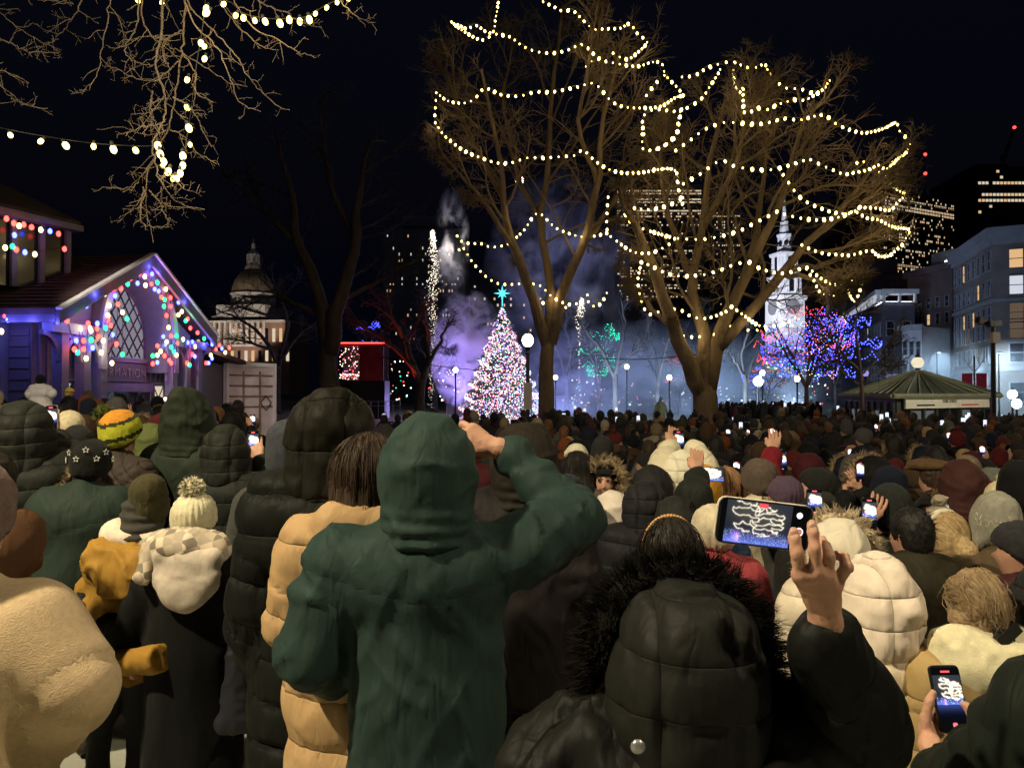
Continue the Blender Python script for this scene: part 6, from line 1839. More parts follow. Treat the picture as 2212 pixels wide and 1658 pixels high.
        attr(o.data, 'panel', sm); attr(o.data, 'quilt', np.full(len(V), .5))
        if kind == 'puffer': attr(o.data, 'quilt', q / sp + .09 * vnoise(V * 5, seed))
        if kind == 'shell': attr(o.data, 'panel', np.minimum(sm, np.abs(V[:, 2] - s.neckb[2] + .17 * k - .25 * np.abs(V[:, 0])) / .025))
        if kind == 'quilt': attr(o.data, 'quilt', (q + V[:, 0]) / sp); attr(o.data, 'panel', np.abs(np.sin(math.pi * (q - V[:, 0]) / sp)))
        return o
    def hood(s, col, kind='shell', size=1.0, peak=0.0, seed=1, amp=1.0, tilt=0.0, name='hood', m=None, stretch=(1, 1, 1), back=0.0, sp=.075, res=None, openf=1.0, drop=1.0):
        k = s.k * size; hc = s.hc; R = rotx(tilt + s.hp)
        T = lambda x, y, z: hc + R @ (np.array([x, y, z]) * k * np.array(stretch))
        S = SDF(hc - .36 * k - [0, 0, .06], hc + .33 * k, res or .0095)
        S.ell(T(0, -.022 - back, .012), np.array([.132, .150, .160]) * k * np.array(stretch), .02, R)
        S.cone(T(0, -.035 - back, -.06), s.neckb + np.array([0, -.035, .02]) * s.k, .122 * k, .125 * k * drop, .05, (1, .85, 1))
        if peak: S.ell(T(0, -.075, .135), np.array([.05, .075, .05]) * k * (1 + peak), .05)
        S.ell(T(0, .13, -.005), np.array([.098, .17, .128]) * k * openf, .012, R, cut=True)
        S.ell(T(0, .02, 0), np.array([.102, .12, .13]) * k, .01, R, cut=True)
        V, F = S.mesh(1); N = normals(V, F); D = (V - hc) @ R
        if kind == 'puffer':
            w = np.abs(np.sin(math.pi * (D[:, 2] + .02) / sp)); c = np.minimum(1, np.abs(np.abs(D[:, 0]) - .062 * k) / .016)
            w = np.abs(np.sin(math.pi * ((D[:, 2] + .02) / sp + .13 * vnoise(V * 9, seed + 4)))); ir = .5 + .5 * vnoise(V * 6, seed + 8)
            disp = amp * (.013 * ir * (w ** .4 - .7) + .007 * (np.sqrt(c) - 1) + .006 * np.clip(1.2 - w * 1.5, .15, 1) * vnoise(V * [40, 40, 10], seed) + .009 * fbm(V * 11, seed + 2))
        else:
            wv = V + .03 * np.stack([vnoise(V * 7, seed + 1), vnoise(V * 7, seed + 2), vnoise(V * 7, seed + 3)], 1)
            r1 = 1 - np.abs(fbm(wv * [7, 7, 12], seed, 2)); r2 = 1 - np.abs(fbm(wv * [14, 14, 9], seed + 7, 2))
            nk = np.clip((s.neckb[2] + .12 * s.k - V[:, 2]) / .12, 0, 1)
            disp = amp * (.013 * (r1 ** 3 - .35) + .006 * (r2 ** 3 - .3) + nk * .008 * np.sin(V[:, 2] * 150 + 4 * vnoise(V * 8, 9)))
        V = lap(V + N * disp[:, None], F, .3)
        o = s.add(name, V, F, m or cloth(col, kind))
        if kind == 'puffer': attr(o.data, 'quilt', (D[:, 2] + .02) / sp + .16 * vnoise(V * 6, seed + 4)); attr(o.data, 'panel', (np.abs(D[:, 0] + .01 * vnoise(V * 8, seed)) - .062 * k) / .03)
        return o
    def beanie(s, col, tall=0.0, cuff=True, pom=None, rib=40, seed=1, m=None, stripes=None, slouch=0.0, size=1.0, amp=.0022, name='beanie', ears=False, low=0.0):
        k = s.k * size; hc = s.hc; R = rotx(s.hp)
        T = lambda x, y, z: hc + R @ (np.array([x, y, z]) * k)
        S = SDF(hc - .20 * k, hc + [.2 * k, .2 * k, (.26 + tall) * k], .0085 if s.res < .016 else .0115)
        S.ell(T(0, -.012 - slouch * .5, .045 + tall * .3 - low), np.array([.098, .114, .108 + tall * .7]) * k, .02, R)
        if tall: S.ell(T(0, -.03 - slouch, .10 + tall * .75), np.array([.075, .085, .06]) * k, .05)
        if cuff: S.cone(T(-.0, -.012, .005 - low), T(0, -.012, .045 - low), .103 * k, .104 * k, .012, (1, 1.13, 1))
        if ears: S.ell(T(.085, 0, -.04), np.array([.03, .05, .07]) * k, .02).ell(T(-.085, 0, -.04), np.array([.03, .05, .07]) * k, .02)
        pl = T(0, 0, -.02 - low - (.09 if ears else 0)); S.plane(pl, R @ np.array([0, .62, -1.0]), .008)
        V, F = S.mesh(1); N = normals(V, F); D = (V - hc) @ R
        a = np.arctan2(D[:, 0], D[:, 1])
        disp = amp * np.sin(a * rib) + .004 * fbm(V * 16, seed)
        V = V + N * disp[:, None]
        mats = [m or cloth(col, 'knit')]; idx = None
        o = s.add(name, V, F, mats)
        if stripes:
            for c in stripes[0]: o.data.materials.append(cloth(c, 'knit'))
            zc = D[F].mean(1)[:, 2] / k + .35 * D[F].mean(1)[:, 1] / k * stripes[2]
            b = np.digitize(zc, stripes[1]); o.data.polygons.foreach_set('material_index', b.astype(np.int32))
        if pom is not None:
            s.pom(T(*pom[1]), pom[2] * k, pom[0], o)
        return o
    def pom(s, c, r, col, parent, n=1100):
        rng = np.random.default_rng(5)
        v = rng.normal(0, 1, (n, 3)); v /= np.linalg.norm(v, axis=1, keepdims=True)
        fur_strands('pompom', parent, np.array(c) + v * r * .55, v + rng.normal(0, .25, (n, 3)), r * .48, .0035, col, core=(np.array(c), r * .72))
    def fur_ring(s, col, rx, rz, cy, tilt=0.0, n=3800, length=.055, width=.0016, dz=0.0, tube=.028, arc=(0, 2 * math.pi), name='fur_trim', seed=3):
        rng = np.random.default_rng(seed); k = s.k; R = rotx(tilt + s.hp)
        a = rng.uniform(arc[0], arc[1], n); b = rng.uniform(0, 2 * math.pi, n)
        C = np.stack([np.cos(a) * rx, np.full(n, cy), np.sin(a) * rz + dz], 1) * k
        o = np.stack([np.cos(a) * np.cos(b), np.sin(b), np.sin(a) * np.cos(b)], 1)
        P = s.hc + (C + o * tube * k) @ R.T; D = (o + np.stack([np.cos(a) * .5, np.full(n, -.15), np.sin(a) * .4], 1) + rng.normal(0, .3, (n, 3))) @ R.T
        aa = np.linspace(arc[0], arc[1], 30)
        core = (s.hc + (np.stack([np.cos(aa) * rx, np.full(30, cy), np.sin(aa) * rz + dz], 1) * k) @ R.T, tube * k)
        return fur_strands(name, s.root, P, D, length * k, width, col, core)
    def hair(s, col, style='long', end=1.30, seed=2, wide=1.0, m=None, name='hair'):
        k = s.k; hc = s.hc; R = rotx(s.hp)
        T = lambda x, y, z: hc + R @ (np.array([x, y, z]) * k)
        lo = hc - .26 * k; lo[2] = min(lo[2], end * k - .05); lo[1] -= .08
        S = SDF(lo, hc + .2 * k, .009)
        sh_ = style == 'short'
        S.ell(T(0, -.014, .026), np.array([.086 if sh_ else .094, .108, .112 if sh_ else .120]) * k, .02, R)
        S.ell(T(0, -.05, -.03), np.array([.074 if sh_ else .088, .068 if sh_ else .075, .085 if sh_ else .10]) * k, .03, R)
        tail = None
        if style == 'long':
            S.cone(T(0, -.045, -.02), np.array([hc[0], s.neckb[1] - .075 * k, end * k]), .095 * k * wide, .105 * k * wide, .05, (1.1, .55, 1))
        elif style == 'pony':
            S.cone(T(0, -.10, .02), T(.0, -.15, -.05), .035 * k, .045 * k, .03).cone(T(0, -.15, -.05), np.array([hc[0] + .05 * k, s.neckb[1] - .12 * k, end * k]), .045 * k, .02 * k, .03)
        elif style == 'bun':
            S.ell(T(0, -.11, .04), np.array([.05, .05, .05]) * k, .02)
        elif style == 'clip':
            S.ell(T(0.02, -.095, -.01), np.array([.07, .06, .09]) * k, .03)
        S.ell(T(0, .115, -.035), np.array([.066, .085, .112]) * k, .015, R, cut=True)
        if style in ('short', 'bun', 'clip', 'pony'):
            S.plane(T(0, 0, -.085), R @ np.array([0, .35, -1.0]), .01) if style == 'short' else None
        V, F = S.mesh(1); N = normals(V, F); D = (V - hc) @ R
        a = np.arctan2(D[:, 0], -D[:, 1])
        st = vnoise(np.stack([a * 26, D[:, 2] * 3, D[:, 1] * 3], 1), seed) * .006 + vnoise(np.stack([a * 60, D[:, 2] * 4, D[:, 1] * 2], 1), seed + 1) * .003
        if style in ('clip', 'bun', 'pony'):
            ps = np.arctan2(D[:, 0], D[:, 2] + .02) + .8 * D[:, 1] / .1 * .4
            st = vnoise(np.stack([ps * 15, D[:, 1] * 6, D[:, 2] * 2], 1), seed) * .0035 + vnoise(np.stack([ps * 55, D[:, 1] * 3, D[:, 2] * 2], 1), seed + 1) * .002
            if style == 'clip': st = st + .016 * fbm(V * [11, 11, 15], seed + 5)
        if style == 'short': st = fbm(V * [60, 60, 40], seed) * .005
        V = V + N * st[:, None]
        mm = m or cloth(col, 'hair')
        o = s.add(name, V, F, mm)
        # loose strands follow the surface downward
        rng = np.random.default_rng(seed); T2 = Tubes()
        cand = np.nonzero((N[:, 2] > -.3) & (D[:, 2] > -.02))[0]
        n = (1100 if style != 'short' else 500) if s.res < .016 else ((300 if style != 'short' else 420) if s.res < .025 else 0)
        if n == 0: return o
        for i in rng.choice(cand, n):
            p = V[i] + N[i] * .001
            if style == 'short':
                d = N[i] * .5 + rng.normal(0, .5, 3); P = np.array([p, p + d * .012, p + d * .022 + [0, 0, -.004]])
                T2.add(P, .0011, .0004, 3); continue
            P = [p]; r0 = np.linalg.norm(p - hc); L = .06 + .20 * rng.random() if style == 'long' else .12 + .10 * rng.random()
            goal = T(.01, -.13, -.03)
            for _ in range(5):
                q_ = P[-1]; c_ = (q_ - hc) / (np.linalg.norm(q_ - hc) + 1e-6)
                if style == 'long' and q_[2] < hc[2] - .02 * k: P.append(q_ + np.array([rng.normal(0, .06), -.06 + rng.normal(0, .04), -1]) * L / 5); continue
                d = (np.array([c_[0] * .25, c_[1] * .25 - .15, -1.0]) if style == 'long' else (goal - q_) / (np.linalg.norm(goal - q_) + .02)) + rng.normal(0, .035 if i % 5 else .35, 3)
                d = d - c_ * (d @ c_); d = d / (np.linalg.norm(d) + 1e-6); x_ = q_ + d * L / 5; x_ = hc + (x_ - hc) / np.linalg.norm(x_ - hc) * r0; P.append(x_)
            T2.add(np.array(P) + N[i] * .001, .0016, .0005, 3)
        st_o = obj('loose_strands', T2.mesh('loose_strands', mm), o); st_o['kind'] = 'stuff'
        return o

def rotx(a):
    c, q = math.cos(a), math.sin(a)
    return np.array([[1, 0, 0], [0, c, -q], [0, q, c]])

def head_sdf(S, hc, k, pitch=0.0):
    R = rotx(pitch); T = lambda x, y, z: hc + R @ (np.array([x, y, z]) * k)
    S.ell(T(0, -.012, .025), np.array([.076, .095, .098]) * k, .02, R).ell(T(0, .025, -.045), np.array([.060, .066, .075]) * k, .03, R)
    S.ell(T(0, .055, -.095), np.array([.030, .028, .022]) * k, .02, R)
    S.cone(T(0, .088, .015), T(0, .108, -.028), .010 * k, .015 * k, .012)
    for sx in (-1, 1):
        S.ell(T(sx * .078, -.012, -.01), np.array([.012, .024, .034]) * k, .008, R)
        S.ell(T(sx * .032, .094, .018), np.array([.017, .012, .010]) * k, .012, R, cut=True)
        S.ell(T(sx * .034, .062, -.03), np.array([.024, .022, .024]) * k, .02, R)
    S.cone(T(-.02, .088, -.062), T(.02, .088, -.062), .007 * k, .007 * k, .008)

def fur_strands(name, parent, P, D, L, w, col, core=None, curl=.35, seed=1):
    rng = np.random.default_rng(seed); n = len(P)
    if n > 2000:                        # strands gather into tufts
        cl = rng.choice(n, n // 22); own = np.empty(n, int)
        for i0 in range(0, n, 2000): own[i0:i0 + 2000] = cl[((P[i0:i0 + 2000, None, :] - P[None, cl, :]) ** 2).sum(-1).argmin(1)]
        T0 = P[own] + D[own] / (np.linalg.norm(D[own], axis=1, keepdims=True) + 1e-9) * L
        D = D * .3 + (T0 - P) / (np.linalg.norm(T0 - P, axis=1, keepdims=True) + 1e-9)
    D = D / (np.linalg.norm(D, axis=1, keepdims=True) + 1e-9)
    S = np.cross(D, rng.normal(0, 1, (n, 3))); S /= np.linalg.norm(S, axis=1, keepdims=True) + 1e-9
    LL = (L * rng.uniform(.6, 1.2, n))[:, None]
    mid = P + D * LL * .55 + S * LL * .06; D2 = D + rng.normal(0, curl, (n, 3)) + np.array([0, 0, -.15])
    tip = mid + D2 * LL * .45
    V = np.stack([P - S * w, P + S * w, mid + S * w * .8, mid - S * w * .8, tip], 1).reshape(-1, 3)
    i = np.arange(n)[:, None] * 5
    F4 = (i + np.array([[0, 1, 2, 3]])).tolist(); F3 = (i + np.array([[3, 2, 4]])).tolist()
    m = cloth(col, 'fur')
    mb = MB(); mb.V.append(V); mb.F = F4 + F3; mb.M = [0] * (2 * n); mb.n = len(V)
    if core is not None:
        if np.ndim(core[0]) == 1: mb.ball(core[0], core[1], n=10, k=7)
        else: mb.tube(core[0], core[1], 8)
    return mb.build(name, m, parent, smooth=True)

def hand_mesh(parent, m, wrist, fore, knuckles, chains, thumb, rw=.024, h=.0042, name='hand', rk=.0125, rf=(.0098, .009, .0082, .0072), scale=1.0):
    """hand given by its joints: wrist, forearm point, four knuckles, finger joints, thumb joints"""
    P = np.array([wrist, fore] + list(knuckles) + [p for c in chains for p in c] + list(thumb))
    S = SDF(P.min(0) - .035, P.max(0) + .035, h)
    wrist = np.array(wrist); fore = np.array(fore)
    S.cone(fore, wrist, rw * 1.08 * scale, rw * scale, .012)
    for kx in knuckles: S.cone(wrist, kx, .017 * scale, rk * scale, .014)
    for a, b in zip(knuckles[:-1], knuckles[1:]): S.cone(a, b, .0105 * scale, .0105 * scale, .008)
    mid = sum(np.array(q) for q in knuckles) / len(knuckles)
    for kx, c in zip(knuckles, chains):
        pts = [np.array(kx)] + [np.array(q) for q in c]
        for i in range(len(pts) - 1):
            S.cone(pts[i], pts[i + 1], rf[min(i, 3)] * 1.05 * scale, rf[min(i + 1, 3)] * scale, .0035)
    for i in range(len(thumb) - 1):
        S.cone(thumb[i], thumb[i + 1], [.0145, .0115, .0105, .0085][min(i, 3)] * scale, [.0115, .0105, .0085, .008][min(i, 3)] * scale, .006)
    V, F = S.mesh(1)
    V += normals(V, F) * (.0006 * vnoise(V * 220, 2) + .0012 * fbm(V * 60, 4))[:, None]
    return obj(name, mesh_from(name, V, F, m), parent)

# ---- phones
def strokes():
    out = []
    for lab, rgn, pts, *_ in STR:
        q = np.array([rgn(*p) for p in pts])
        Q = spline(np.c_[q, np.zeros(len(q))], len(q) * 14)[:, :2]
        out.append(Q)
    return np.concatenate(out)
STK = strokes()
def screen_print(nx, ny, win, ui, seed=0, gain=1.0):
    """picture on a phone that films the lit trees; win = photo window (u0,u1,v0,v1); ui = 'wide' / 'tall' / None"""
    rng = np.random.default_rng(seed)
    X, Y = np.meshgrid((np.arange(nx) + .5) / nx, (np.arange(ny) + .5) / ny, indexing='ij')   # Y up
    im = np.zeros((nx, ny, 3))
    u0, u1, v0, v1 = win
    px0, px1 = (.06, .80) if ui == 'wide' else (0, 1)
    py0, py1 = (0.16, .88) if ui == 'tall' else (0, 1)
    U = u0 + (u1 - u0) * (X - px0) / (px1 - px0); Vv = v1 + (v0 - v1) * (Y - py0) / (py1 - py0)
    sky_ = np.array([.012, .016, .035]); im[:] = sky_
    gl = np.clip((Vv - 560) / 330, 0, 1) * np.exp(-((Vv - 860) / 190.0) ** 2)
    im += gl[..., None] * np.array([.12, .20, .75]) * 1.3 + (np.clip((900 - Vv) / 900, 0, 1) * .03)[..., None] * np.array([1, 1.1, .8])
    im += (np.exp(-((U - 1040) / 90) ** 2 - ((Vv - 780) / 110) ** 2))[..., None] * np.array([.35, .18, .8])
    im += (np.exp(-((U - 1085) / 35) ** 2 - ((Vv - 790) / 80) ** 2))[..., None] * np.array([.8, .35, .7])
    br = np.exp(-((U - 1200) / 260) ** 2 - ((Vv - 270) / 230) ** 2) + np.exp(-((U - 1640) / 300) ** 2 - ((Vv - 400) / 230) ** 2)
    im += br[..., None] * np.array([.06, .05, .03])
    i = ((STK[:, 0] - u0) / (u1 - u0) * (px1 - px0) + px0) * nx; j = ((v1 - STK[:, 1]) / (v1 - v0) * (py1 - py0) + py0) * ny
    ok = (i >= px0 * nx) & (i < px1 * nx - 1) & (j >= py0 * ny) & (j < py1 * ny - 1)
    ln = np.zeros((nx, ny)); ln[i[ok].astype(int), j[ok].astype(int)] = 1
    def soft(a, r):
        for _ in range(r):
            for ax in (0, 1): a = (np.roll(a, 1, ax) + a * 2 + np.roll(a, -1, ax)) / 4
        return a
    im += soft(ln, max(2, nx // 40))[..., None] * np.array([.9, .75, .45]) * 1.2 + np.minimum(1, soft(ln, 1) * 1.15)[..., None] * np.array([1.3, 1.25, 1.1])
    sp_ = rng.random((nx, ny)) > .90
    im += ((sp_ & (Vv > 640) & (Vv < 890))[..., None] * rng.random((nx, ny, 3))) * 1.3
    cr = (Vv > 885) ; im[cr] = im[cr] * .25
    if ui == 'wide':
        im[X > px1] = .004; im[X < px0] = .004
        im[((X - .90) ** 2 * (2.1 ** 2) + (Y - .42) ** 2) < .0100] = (1.6, 1.6, 1.6); im[((X - .90) ** 2 * 4.41 + (Y - .42) ** 2) < .0055] = (.9, .25, .2)
        im[((X - .885) ** 2 * 4.41 + (Y - .80) ** 2) < .0050] = (1.7, 1.7, 1.7)
        im[(np.abs(X - .47) < .05) & (np.abs(Y - .93) < .045)] = (1.5, .12, .16)
    if ui == 'tall':
        im[(Y < py0) | (Y > py1)] = .004
        im[((X - .5) ** 2 + ((Y - .085) * 2.0) ** 2) < .008] = (1.3, .25, .3)
        im[(np.abs(X - .5) < .16) & (np.abs(Y - .93) < .018)] = (1.4, .15, .2)
    return im * gain

def phone(label, c, ux, uy, w, h, img, pale=False, group='phones held up by the crowd', strength=1.0, case=None):
    """c centre, ux across, uy up the body; the screen looks along ux x uy"""
    ux = np.array(ux, float); ux /= np.linalg.norm(ux); uy = np.array(uy, float); uy -= ux * (uy @ ux); uy /= np.linalg.norm(uy)
    n = np.cross(ux, uy)
    root = thing('smartphone', label, 'phone', (0, 0, 0), group=group)
    root.matrix_world = Matrix(((ux[0], uy[0], n[0], c[0]), (ux[1], uy[1], n[1], c[1]), (ux[2], uy[2], n[2], c[2]), (0, 0, 0, 1)))
    r = min(w, h) * .16; t = .0085
    pts = []
    for sx, sy, a0 in ((1, 1, 0), (-1, 1, 90), (-1, -1, 180), (1, -1, 270)):
        for q in (0, 30, 60, 90):
            a = math.radians(a0 + q); pts.append((sx * (w / 2 - r) + r * math.cos(a), sy * (h / 2 - r) + r * math.sin(a), 0))
    mb = MB(); mb.prism([(x, y, -t) for x, y, _ in pts], (0, 0, t)); mb.build('case', case or (M_phonec if pale else M_phone), root)
    mb = MB(); f = .985; mb.prism([(x * f, y * f, .0002) for x, y, _ in pts], (0, 0, .0006)); mb.build('bezel', M_phone, root)
    nx, ny = img.shape[:2]; sw, sh = w * .93, h * .93
    gx, gy = np.meshgrid(np.linspace(-sw / 2, sw / 2, nx + 1), np.linspace(-sh / 2, sh / 2, ny + 1), indexing='ij')
    V = np.stack([gx.ravel(), gy.ravel(), np.full(gx.size, .0012)], 1)
    i, j = np.meshgrid(np.arange(nx), np.arange(ny), indexing='ij'); a = (i * (ny + 1) + j).ravel()
    F = np.stack([a, a + ny + 1, a + ny + 2, a + 1], 1)
    me = mesh_from('screen', V, F, emit_attr('screen_print', 1.0), None, False)
    ca = me.color_attributes.new('print', 'FLOAT_COLOR', 'CORNER')
    col = np.ones((nx * ny, 4, 4), np.float32); col[:, :, :3] = (img.reshape(-1, 3) * strength)[:, None, :]
    ca.data.foreach_set('color', col.ravel())
    obj('screen', me, root)
    return root
# ------------------------------------------------------------------ people close to the viewer
def heroes():
    # --- fleece coat at the lower left edge
    p = Person('person in cream fleece coat cut off at the lower left corner', -92, 1005, 1.55, yaw=.15, bulk=.045, res=.012)
    p.arm('R', p.px(162, 1480, 1.53), p.px(128, 1595, 1.74), sh=p.px(66, 1352, 1.55)); p.arm('L', p.L(-.25, -.02, 1.12), p.L(-.15, .2, 1.0))
    p.build_body(); p.coat((.50, .37, .225), 'sherpa', hem=.45, bulk=.02, seed=4, fold=1.2, skirt=1.0, sleeve_r=1.0)
    S = SDF(p.neckb - .22, p.neckb + .2, .012); S.cone(p.neckb + [-.10, -.02, -.02], p.neckb + [.10, -.02, -.02], .07, .07, .03).cone(p.neckb + [-.1, -.03, -.03], p.neckb + [-.1, .1, -.06], .07, .05, .03).cone(p.neckb + [.1, -.03, -.03], p.neckb + [.1, .1, -.06], .07, .05, .03)
    V, F = S.mesh(1); V += normals(V, F) * (.002 * vnoise(V * 55, 3))[:, None]; p.add('collar', V, F, cloth((.50, .37, .225), 'sherpa'))
    p.beanie((.14, .10, .085), seed=9)
    # --- two friends with arms around each other
    q = Person('person in mustard jacket and olive beanie hugging the friend beside them', 322, 1032, 3.45, yaw=.25, bulk=.03, lean=(.20, 0), cap=.20)
    q.arm('R', q.px(330, 1330, 3.4), q.px(300, 1430, 3.2)); q.arm('L', q.px(190, 1330, 3.45), q.px(215, 1400, 3.65))
    q.build_body(); q.coat((.30, .165, .030), 'shell', hem=.70, bulk=.035, seed=6, fold=1.5, fs=1.5)
    q.beanie((.055, .048, .022), tall=.05, seed=3, rib=60, slouch=.02, size=1.06)
    # pulled down mustard hood, cream inner hood and grey neck scarf
    S = SDF(q.neckb - .3, q.neckb + .3, .011)
    S.cone(q.neckb + [-.13, -.05, -.05], q.neckb + [.12, -.08, -.08], .085, .09, .04).cone(q.neckb + [-.13, -.05, -.05], q.neckb + [-.10, .08, -.02], .08, .06, .04).ell(q.neckb + [0.0, -.12, -.12], (.17, .07, .10), .05)
    V, F = S.mesh(1); V += normals(V, F) * (.022 * (1 - np.abs(fbm(V * 9, 8, 2))) ** 3 - .008)[:, None]; q.add('lowered_hood', V, F, cloth((.31, .17, .032), 'shell'))
    S = SDF(q.neckb - .3, q.neckb + .3, .011); S.cone(q.neckb + [-.11, -.02, .05], q.neckb + [.10, -.07, -.0], .05, .05, .03).cone(q.neckb + [-.11, -.02, .05], q.neckb + [-.07, .06, .08], .05, .045, .03)
    V, F = S.mesh(1); V += normals(V, F) * (.006 * fbm(V * 14, 3))[:, None]; q.add('inner_hood', V, F, cloth((.66, .58, .46), 'wool'))
    S = SDF(q.neckb - .3, q.neckb + .3, .011); S.cone(q.neckb + [0, .0, .03], q.neckb + [0, .015, .14], .098, .088, .03)
    V, F = S.mesh(1); V += normals(V, F) * (.006 * np.sin(V[:, 2] * 130 + 3 * vnoise(V * 9, 3)))[:, None]; q.add('scarf', V, F, cloth((.05, .048, .042), 'wool'))
    A, B = q.px(225, 1434, 3.22), q.px(385, 1416, 2.98); S = SDF(np.minimum(A, B) - .1, np.maximum(A, B) + .1, .009); S.cone(A, B, .05, .058, .02); S.plane(B - (B - A) * .22, B - A, .004)
    V, F = S.mesh(1); V += normals(V, F) * (.006 * fbm(V * 14, 5))[:, None]; q.add('sleeve_end', V, F, cloth((.30, .165, .030), 'shell'))
    w = Person('person in black coat with cream pompom beanie and plaid scarf', 418, 1036, 3.2, yaw=-.12, bulk=.025, cap=.235)
    w.arm('L', w.px(275, 1370, 3.23), w.px(190, 1310, 3.5)); w.arm('R', w.px(525, 1400, 3.2), w.px(515, 1480, 3.4))
    w.build_body(); w.coat((.005, .0053, .005), 'wool', hem=.34, bulk=.035, seed=8, fold=.9, skirt=1.12)
    w.beanie((.62, .56, .38), tall=.0, seed=5, rib=30, amp=.0045, pom=((.72, .66, .48), (0.0, -.03, .175), .062), size=1.08)
    # cable relief is in the knit; plaid scarf and pale hood lying on the back
    S = SDF(w.neckb - .3, w.neckb + .3, .010); S.cone(w.neckb + [-.11, -.03, .04], w.neckb + [.12, -.04, .04], .07, .07, .04).cone(w.neckb + [-.12, -.06, .02], w.neckb + [-.14, -.12, -.06], .06, .035, .03).ell(w.neckb + [0, -.05, .06], (.13, .11, .075), .03)
    V, F = S.mesh(1); V += normals(V, F) * (.010 * (1 - np.abs(fbm(V * 10, 5, 2))) ** 2 - .005)[:, None]
    w.add('scarf', V, F, plaid_mat())
    S = SDF(w.neckb - .42, w.neckb + .3, .010); S.ell(w.neckb + [.045, -.125, -.06], (.145, .04, .09), .03).ell(w.neckb + [.05, -.135, -.13], (.085, .033, .06), .05).cone(w.neckb + [-.06, -.11, .02], w.neckb + [.14, -.11, .02], .045, .045, .03)
    S.plane(w.neckb + [0, -.3, -.02], (-.95, -.1, -.75), .02) if False else None
    V, F = S.mesh(1); V += normals(V, F) * (.009 * fbm(V * 8, 4) + .006 * np.sin(V[:, 0] * 40) * (V[:, 2] > w.neckb[2] - .05))[:, None]; w.add('lowered_hood', V, F, cloth((.48, .41, .34), 'wool'))
    hand_mesh(w.root, cloth((.015, .016, .016), 'puffer'), w.px(190, 1310, 3.37), w.px(215, 1330, 3.35), [w.px(172, 1285 + 9 * i, 3.38) for i in range(4)], [[w.px(163, 1280 + 9 * i, 3.42)] for i in range(4)], [w.px(185, 1285, 3.37), w.px(178, 1272, 3.39)], rw=.04, rk=.02, name='glove', h=.006)
    # shopping bag hanging at her side
    c = w.px(520, 1440, 3.05); bag_world = W(520, 1440, 3.05)
    bg = thing('shopping_bag', 'dark navy paper shopping bag hanging beside the black coat', 'bag', (bag_world.x, bag_world.y, bag_world.z), .25)
    M_bag = mat('navy_paper', (.007, .0068, .015), .6, .1, 5, .15, 20)
    S = SDF((-.12, -.08, -.26), (.12, .08, .22), .01); S.cone((-.05, 0, -.22), (.05, 0, -.22), .045, .045, .02, (1, .8, 1)).cone((-.02, 0, -.2), (-.015, 0, .12), .062, .035, .03, (1, .6, 1)).cone((.03, 0, -.2), (.02, 0, .1), .055, .035, .03, (1, .6, 1))
    V, F = S.mesh(1); V += normals(V, F) * (.010 * (1 - np.abs(fbm(V * 12, 5, 2))) ** 2 - .004)[:, None]; obj('bag_body', mesh_from('bag_body', V, F, M_bag), bg)
    mb = MB(); mb.tube([(-.03, -.03, .12), (-.01, -.03, .2), (.02, -.02, .21), (.035, -.02, .12)], .0035, 5); mb.build('handle', mat('grey_cord', (.35, .34, .36), .7, .1, 5), bg)
    # --- tall person in long black puffer
    t = Person('tall person in long black puffer coat with bulky hood up', 716, 826, 2.62, yaw=.05, bulk=.055, cap=.205)
    t.arm('L', t.px(560, 1330, 2.60), t.px(585, 1480, 2.85)); t.arm('R', t.L(.28, 0, 1.1), t.L(.2, .18, 1.0))
    t.build_body(); t.coat((.0065, .0075, .006), 'puffer', hem=.50, sp=.135, amp=.020, seed=2, skirt=1.04)
    t.hood((.0105, .010, .0066), 'puffer', size=1.12, seed=2, amp=1.2, sp=.16)
    # --- woman with long brown hair, tan puffer
    b = Person('person with long brown hair in a tan quilted puffer coat', 795, 942, 2.42, yaw=.1, bulk=.035)
    b.arm('L', b.px(632, 1340, 2.40), b.px(700, 1400, 2.62)); b.arm('R', b.L(.25, 0, 1.1), b.L(.1, .25, 1.1))
    b.build_body(); b.coat((.40, .26, .13), 'puffer', hem=.40, sp=.15, amp=.013, seed=12, fold=1.5, collar=.05, skirt=1.1)
    b.hair((.045, .028, .018), 'long', end=1.42, seed=4, wide=1.06)
    S = SDF(b.neckb - .25, b.neckb + .2, .010); S.cone(b.neckb + [-.09, -.05, .02], b.neckb + [.10, -.05, .02], .075, .075, .04).ell(b.neckb + [0, -.09, -.06], (.15, .06, .10), .04)
    V, F = S.mesh(1); V += normals(V, F) * (.008 * fbm(V * 9, 4))[:, None]; b.add('lowered_hood', V, F, cloth((.40, .26, .13), 'puffer'))
    # --- green shell jacket, right arm raised
    g = Person('person in green rain jacket with hood up and right arm raised', 924, 884, 2.18, yaw=.06, bulk=.045, res=.011, cap=.195)
    g.arm('R', g.px(1240, 1120, 2.40), g.px(1108, 985, 2.52), sh=g.px(1120, 1190, 2.2)); g.arm('L', g.px(672, 1410, 2.14), g.px(745, 1480, 2.36), sh=g.px(742, 1215, 2.18))
    g.hands_at_wrist = False
    g.build_body(); g.coat((.020, .038, .034), 'shell', hem=.62, seed=21, fold=1.2, bulk=.03, sleeve_r=1.10)
    g.hood((.023, .043, .037), 'shell', size=1.08, seed=14, amp=.8, stretch=(.98, 1, 1.02), drop=1.0)
